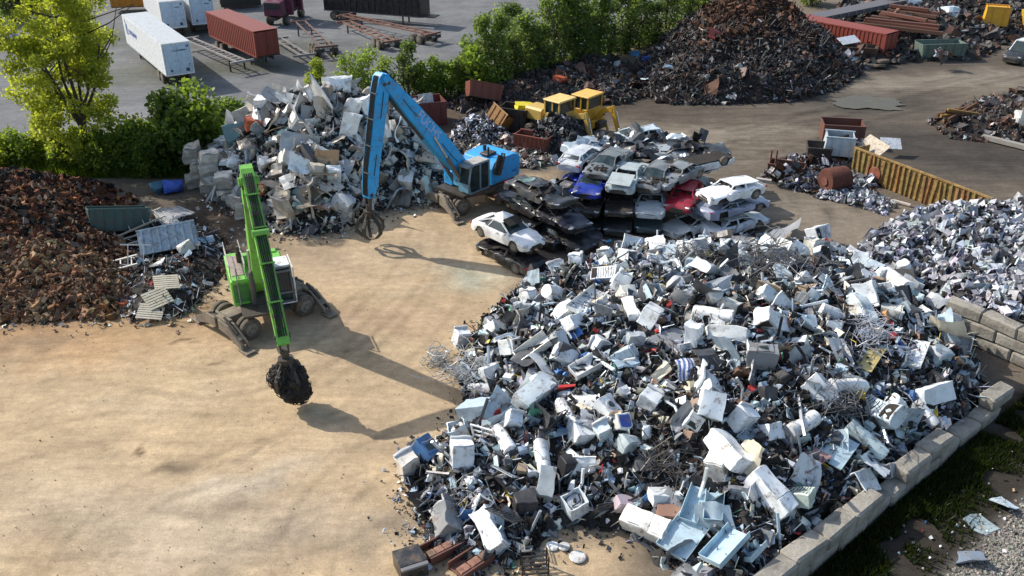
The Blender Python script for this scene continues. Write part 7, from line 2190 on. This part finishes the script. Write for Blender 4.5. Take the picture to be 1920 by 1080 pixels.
# ------------------------------------------------------------------ trees, hedge and grass
def leaf_mesh(name, blobs, n, size, cols, seed, flat=.5):
    """n small leaves spread through a set of ellipsoids (cx, cy, cz, rx, ry, rz, weight)"""
    g = np.random.default_rng(seed)
    B = np.array(blobs, float)
    w = B[:, 6] * B[:, 3] * B[:, 4] * B[:, 5]
    i = g.choice(len(B), n, p=w / w.sum())
    d = g.normal(size=(n, 3))
    d /= np.linalg.norm(d, axis=1)[:, None]
    r = g.random(n) ** .42
    P = B[i, :3] + d * r[:, None] * B[i, 3:6]
    P += g.normal(size=(n, 3)) * .08
    s = size * g.uniform(.55, 1.3, n)
    V = np.array([(-.5, -.28, 0), (.1, -.42, .05), (.5, 0, 0), (.1, .42, .05), (-.5, .28, 0)])
    v = np.einsum('nij,nkj->nki', rand_rot(g, n, flat), V[None] * s[:, None, None]) + P[:, None, :]
    f = (np.arange(n) * 5)[:, None] + np.arange(5)[None]
    me = bpy.data.meshes.new(name)
    me.from_pydata(v.reshape(-1, 3).tolist(), [], f.tolist())
    tone = g.random(len(B))[i]
    a, b = np.array(cols[0]), np.array(cols[1])
    k = np.clip(tone * .6 + g.random(n) * .5, 0, 1)[:, None]
    c = (a * (1 - k) + b * k) * g.uniform(.8, 1.2, (n, 1))
    ca = me.color_attributes.new('Col', 'FLOAT_COLOR', 'POINT')
    ca.data.foreach_set('color', np.repeat(np.concatenate([c, np.ones((n, 1))], 1), 5, axis=0).ravel())
    me.materials.append(MATS['leaf'])
    return me
def limbs(mb, base, tip, r0, rng, depth, ends):
    mid = base.lerp(tip, .5) + Vector((rng.uniform(-.2, .2), rng.uniform(-.2, .2), 0)) * (tip - base).length * .4
    pts = [base, mid, tip]
    for k in range(2):
        mb.cyl(pts[k], pts[k + 1], r0 * (1 - .3 * k), r0 * (1 - .3 * (k + 1)), n=7, caps=False)
    ends.append(tip)
    if depth > 0:
        for _ in range(3):
            d = (tip - base)
            q = Vector((rng.uniform(-1, 1), rng.uniform(-1, 1), rng.uniform(.1, .9))).normalized() * d.length * rng.uniform(.5, .75)
            st = base.lerp(tip, rng.uniform(.6, 1))
            limbs(mb, st, st + q, r0 * .42, rng, depth - 1, ends)
def lime_tree():
    p = at(172, 335)
    rng = random.Random(21)
    t = thing('poplar_tree', 'tall bright yellow green tree standing behind the rusty heap', 'tree', (p.x - .2, p.y + 1.5, 0))
    mb = MB()
    ends = []
    limbs(mb, Vector((0, 0, 0)), Vector((-.3, .2, 4.6)), .26, rng, 0, ends)
    st = Vector((-.3, .2, 4.6))
    for q in ((-2.6, .6, 3.6), (-1.0, .8, 6.5), (.8, .5, 6.8), (2.2, .2, 4.2), (1.5, -.8, 2.6), (-2.0, -.9, 5.0), (.2, -.6, 7.6)):
        limbs(mb, st - Vector((0, 0, rng.uniform(.2, 2.4))), st + Vector(q), .13, rng, 1, ends)
    mb.build('trunk', 'bark', t)
    bl = []
    for e in ends[1:]:
        for _ in range(2):
            k = rng.uniform(.55, 1.05)
            bl.append((e.x + rng.gauss(0, .6), e.y + rng.gauss(0, .6), e.z + rng.gauss(0, .45), k, k, k * .75, 1))
    for _ in range(70):
        a, r = rng.uniform(0, 6.28), 4.1 * rng.random() ** .5
        z = rng.uniform(3.4, 11.6)
        r *= math.sqrt(max(.08, 1 - ((z - 7.6) / 4.6) ** 2))
        k = rng.uniform(.5, 1.0)
        bl.append((min(r * math.cos(a) - 1.0, 2.6 if z > 6.5 else 9), r * math.sin(a), z, k * 1.15, k, k * .7, 1))
    for _ in range(44):
        a, r = rng.uniform(0, 6.28), 3.2 * rng.random() ** .5
        k = rng.uniform(.5, .8)
        bl.append((r * math.cos(a) - .3, r * math.sin(a), rng.uniform(1.2, 5.4), k, k, k * .7, .8))
    bl = [(min(b_[0], 1.2 + max(0, 8.2 - b_[2]) * .6), *b_[1:]) for b_ in bl]
    o = link(bpy.data.objects.new('crown', leaf_mesh('crown', bl, 30000, .19, ((.19, .23, .028), (.34, .36, .07)), 5, .2)))
    o.parent = t
lime_tree()
def bush_proto(seed, n, cols, h=3.0, r=1.6, size=.2, lobes=12, taper=.5):
    rng = random.Random(seed)
    bl = []
    for _ in range(lobes):
        z = h * (rng.random() ** .8) * .9 + .1
        rr = r * (1 - taper * z / h)
        a, d = rng.uniform(0, 6.28), rr * rng.random() ** .5 * .85
        k = rng.uniform(.32, .62) * r * .75
        bl.append((d * math.cos(a), d * math.sin(a), z, k, k, k * .9, 1))
    bl.append((0, 0, h * .3, r * .8, r * .8, h * .3, .5))
    cr = leaf_mesh('foliage', bl, n, size, cols, seed)
    mb = MB()
    ends = []
    for _ in range(4):
        limbs(mb, Vector((rng.uniform(-.2, .2), rng.uniform(-.2, .2), 0)), Vector((rng.uniform(-.6, .6) * r * .6, rng.uniform(-.6, .6) * r * .6, h * rng.uniform(.35, .55))), .05 * h / 3, rng, 1, ends)
    return cr, mb.mesh('stem', 'bark')
LIME, MIDG, DKG, BLUG = ((.17, .22, .03), (.28, .32, .06)), ((.10, .155, .03), (.19, .25, .055)), ((.06, .105, .022), (.125, .18, .04)), ((.15, .21, .06), (.22, .28, .08))
TALG, TALD = ((.10, .145, .045), (.18, .235, .08)), ((.065, .10, .035), (.12, .165, .055))
PB = {'lime': [bush_proto(300 + i, 1900, LIME) for i in range(2)], 'mid': [bush_proto(310 + i, 2000, MIDG) for i in range(3)], 'dark': [bush_proto(320 + i, 2400, DKG) for i in range(2)], 'tall': [bush_proto(330 + i, 3400, TALG, 8.0, 1.9, .22, 34, .6) for i in range(3)], 'talldark': [bush_proto(340 + i, 3400, TALD, 7.4, 1.9, .22, 34, .65) for i in range(2)], 'thin': [bush_proto(350 + i, 1500, BLUG, 4.0, 1.6, .18, 16, .4) for i in range(2)]}
def bush(kind, px, py, label, s=1.0, cat='bush', group=None, name='bush', dy=0.0, seed=0, zs=1.0):
    p = at(px, py)
    rng = random.Random(px * 3 + py)
    cr, stm = rng.choice(PB[kind])
    t = thing(name, label, cat, (p.x, p.y + dy, -.05), rng.uniform(0, 6.28), group)
    if name == 'tree' and px > 820:
        zs = rng.uniform(.62, 1.2)
    t.scale = (s * rng.uniform(.85, 1.15), s * rng.uniform(.85, 1.15), s * zs)
    for nm, me in (('crown' if name == 'tree' else 'foliage', cr), ('trunk' if name == 'tree' else 'stem', stm)):
        o = link(bpy.data.objects.new(nm, me))
        o.parent = t
    return t
HG = 'bushes of the hedge behind the rusty heap'
for i, (k, px, py, s) in enumerate((('lime', -30, 330, 1.0), ('lime', 15, 318, .9), ('mid', 45, 322, 1.0), ('lime', 78, 318, .8), ('mid', 112, 325, .95), ('lime', 135, 320, 1.05), ('mid', 175, 325, 1.0), ('mid', 205, 330, 1.1), ('mid', 236, 325, 1.2), ('mid', 262, 322, 1.2), ('dark', 290, 335, 1.0), ('mid', 300, 310, 1.25))):
    bush(k, px, py, f'leafy bush, {ord_(i)} from the left in the hedge behind the rusty heap', s, group=HG, dy=.6)
bush('dark', 345, 322, 'round dense green bush standing between the hedge and the panel heap', 1.75, dy=.5)
bush('mid', 352, 318, 'lighter green bush top above the round dense bush', 1.9, dy=1.2)
bush('dark', 410, 300, 'dark green bush close behind the left end of the panel heap', 1.35, dy=2.2)
bush('dark', 436, 290, 'small dark bush touching the panel heap', 1.1, dy=2.6)
bush('lime', 592, 158, 'light green tuft at the lot edge behind the panel heap top', .8)
bush('thin', 662, 205, 'thin pale bush behind the panel heap, left of the blue elbow', 1.15, dy=1)
bush('thin', 690, 200, 'thin pale bush directly behind the blue elbow', 1.2, dy=1)
bush('thin', 715, 195, 'thin pale bush right behind the blue boom', 1.0, dy=1)
bush('talldark', 768, 185, 'dark green tree right of the blue boom on the lot edge', .72, 'tree', name='tree')
bush('mid', 800, 182, 'green bush at the foot of the dark tree right of the blue boom', 1.1)
for i, (k, px, py, s) in enumerate((('mid', 830, 182, 1.2), ('tall', 862, 180, .55), ('mid', 885, 178, 1.6), ('tall', 905, 172, .8), ('tall', 935, 168, .9), ('talldark', 962, 160, .95), ('tall', 985, 150, 1.0), ('talldark', 1012, 145, 1.0), ('tall', 1035, 135, 1.05), ('talldark', 1062, 128, 1.05), ('tall', 1088, 122, 1.1), ('talldark', 1115, 116, 1.1), ('tall', 1140, 108, 1.1), ('talldark', 1168, 100, 1.1), ('tall', 1195, 92, 1.1), ('talldark', 1222, 84, 1.05), ('tall', 1250, 72, 1.05), ('talldark', 1282, 60, 1.0), ('tall', 1310, 48, 1.0))):
    tr = k.startswith('tall')
    bush(k, px, py, f'{"leafy tree" if tr else "leafy bush"}, {ord_(i)} from the left in the hedgerow behind the dark bank', s, 'tree' if tr else 'bush', 'trees of the hedgerow behind the dark bank', 'tree' if tr else 'bush', dy=0)
for i, (px, py) in enumerate(((960, 95), (1060, 60), (1290, 14))):
    bush('talldark', px, py, f'dark tree, {ord_(i)} from the left in the second row behind the hedgerow', 1.0, 'tree', 'trees of the second row behind the hedgerow', 'tree')
bush('dark', 30, 40, 'dark green bush at the top left corner of the lot', 1.8)
bush('dark', 60, 20, 'dark green bush behind the tall bright tree', 1.8)
bush('mid', 1520, 10, 'green bush at the top edge left of the grey deck', 1.5)

def grass(name, label, pts, hmin, hmax, cols, seed):
    g = np.random.default_rng(seed)
    pts = np.array(pts)
    n = len(pts)
    a = g.uniform(0, 2 * np.pi, n)
    h = g.uniform(hmin, hmax, n)
    w = g.uniform(.02, .05, n)
    dx, dy = np.cos(a), np.sin(a)
    ln = g.normal(size=(n, 2)) * .35 * h[:, None]
    v = np.stack([np.stack([pts[:, 0] - dx * w, pts[:, 1] - dy * w, np.zeros(n) + .0], -1), np.stack([pts[:, 0] + dx * w, pts[:, 1] + dy * w, np.zeros(n)], -1), np.stack([pts[:, 0] + ln[:, 0], pts[:, 1] + ln[:, 1], h], -1)], 1)
    me = bpy.data.meshes.new(name)
    me.from_pydata(v.reshape(-1, 3).tolist(), [], np.arange(3 * n).reshape(-1, 3).tolist())
    k = g.random((n, 1))
    c = np.array(cols[0]) * (1 - k) + np.array(cols[1]) * k
    ca = me.color_attributes.new('Col', 'FLOAT_COLOR', 'POINT')
    ca.data.foreach_set('color', np.repeat(np.concatenate([c, np.ones((n, 1))], 1), 3, axis=0).ravel())
    me.materials.append(MATS['leaf'])
    o = link(bpy.data.objects.new(name, me))
    o['kind'] = 'stuff'
    tag(o, label, 'grass')
g = np.random.default_rng(31)
pts = []
wo = Vector((WB.x - WA.x, WB.y - WA.y)).normalized()
wout = Vector((wo.y, -wo.x))
Lw = (Vector((WB.x, WB.y)) - Vector((WA.x, WA.y))).length
for _ in range(24000):
    t_, d = g.uniform(-.25, 1.25) * Lw, .45 + abs(g.normal()) * 1.05
    x, y = WA.x + wo.x * t_ + wout.x * d, WA.y + wo.y * t_ + wout.y * d
    if noise.noise(Vector((x * .55, y * .55, 1.7))) > -.34 + d * .10:
        pts.append((x, y))
grass('grass', 'patchy green grass and weeds along the outside of the long block wall', pts, .08, .36, ((.010, .017, .006), (.034, .048, .012)), 3)  # blade colours darkened to put in the wall's shade
pts = []
for _ in range(16000):
    px, py = g.uniform(-60, 420), g.uniform(268, 335)
    p = at(px, py)
    pts.append((p.x, p.y))
grass('grass', 'tall weeds under the hedge behind the rusty heap', pts, .3, .9, ((.06, .10, .012), (.14, .18, .02)), 4)
# odd bits on the dark verge and gravel road
for px, py, c, s, lb in ((1880, 950, (.50, .60, .68), .55, 'pale blue bent sheet lying on the dark verge at the right'), (1838, 985, (.30, .38, .40), .6, 'grey bent sheet lying left of the pale blue one on the verge'), (1815, 1050, (.16, .20, .26), .7, 'dark blue grey sheet lying low on the verge')):
    p = at(px, py)
    place(P_ENAM[px % 12], 'bent_plate', (p.x, p.y, .14), Euler((.15, .1, px % 6)), s * 1.5, c, lb, 'metal plate', None)
ep = np.array([(at(px, py).x, at(px, py).y, .05) for px, py in zip(g.uniform(1600, 1990, 260), g.uniform(840, 1090, 260)) if (px - 1420) / (1900 - 1420) * -380 + 1120 < py])
bits('scrap_litter', ep, g.uniform(.03, .12, (len(ep), 1)) * g.uniform(.4, 1, (len(ep), 3)), pick_cols(g, len(ep), npal(GREYS, 30)), 15, 'box', .25, 'debris', 'small litter and stones on the dark verge')
q = []
for _ in range(9000):
    px, py = g.uniform(1740, 2050), g.uniform(860, 1120)
    p = at(px, py)
    if py > 1100 - (px - 1768) * .98 + g.normal() * 16:
        q.append((p.x, p.y, .02))
q = np.array(q)
bits('gravel', q, g.uniform(.03, .10, (len(q), 1)) * g.uniform(.6, 1, (len(q), 3)), pick_cols(g, len(q), [((.30, .28, .245), 3), ((.22, .205, .18), 2), ((.38, .355, .31), 1)]), 16, 'box', .3, 'debris_rough', 'pale gravel of the road in the lower right corner', 'gravel')
# pebbles and crumbs on the dirt yard
q = []
for _ in range(700):
    px, py = g.uniform(-20, 960), g.uniform(470, 1085)
    p = at(px, py)
    q.append((p.x, p.y, .015 + .05 * 0))
q = np.array(q)
bits('pebbles', q, g.uniform(.012, .06, (len(q), 1)) * g.uniform(.3, 1, (len(q), 1)) * g.uniform(.5, 1, (len(q), 3)), pick_cols(g, len(q), [((.34, .26, .17), 4), ((.25, .19, .13), 3), ((.5, .42, .3), 2)]), 17, 'box', .3, 'debris_rough', 'small stones and crumbs scattered over the dirt yard', 'stones')

# ---- labels: things that look alike are told apart by their place in the row
same = {}
for o in bpy.data.objects:
    if o.parent is None and o.get('label') and o.get('kind') is None and o.get('category'):
        same.setdefault(o['label'], []).append(o)
for lab, obs in same.items():
    if len(obs) > 1 and len(lab.split()) <= 13:
        obs.sort(key=lambda q: q.location.x / max(q.location.y, 1))
        for i, o in enumerate(obs[:30]):
            o['label'] = f'{lab}, {"leftmost" if i == 0 else ord_(i) + " from left"}'
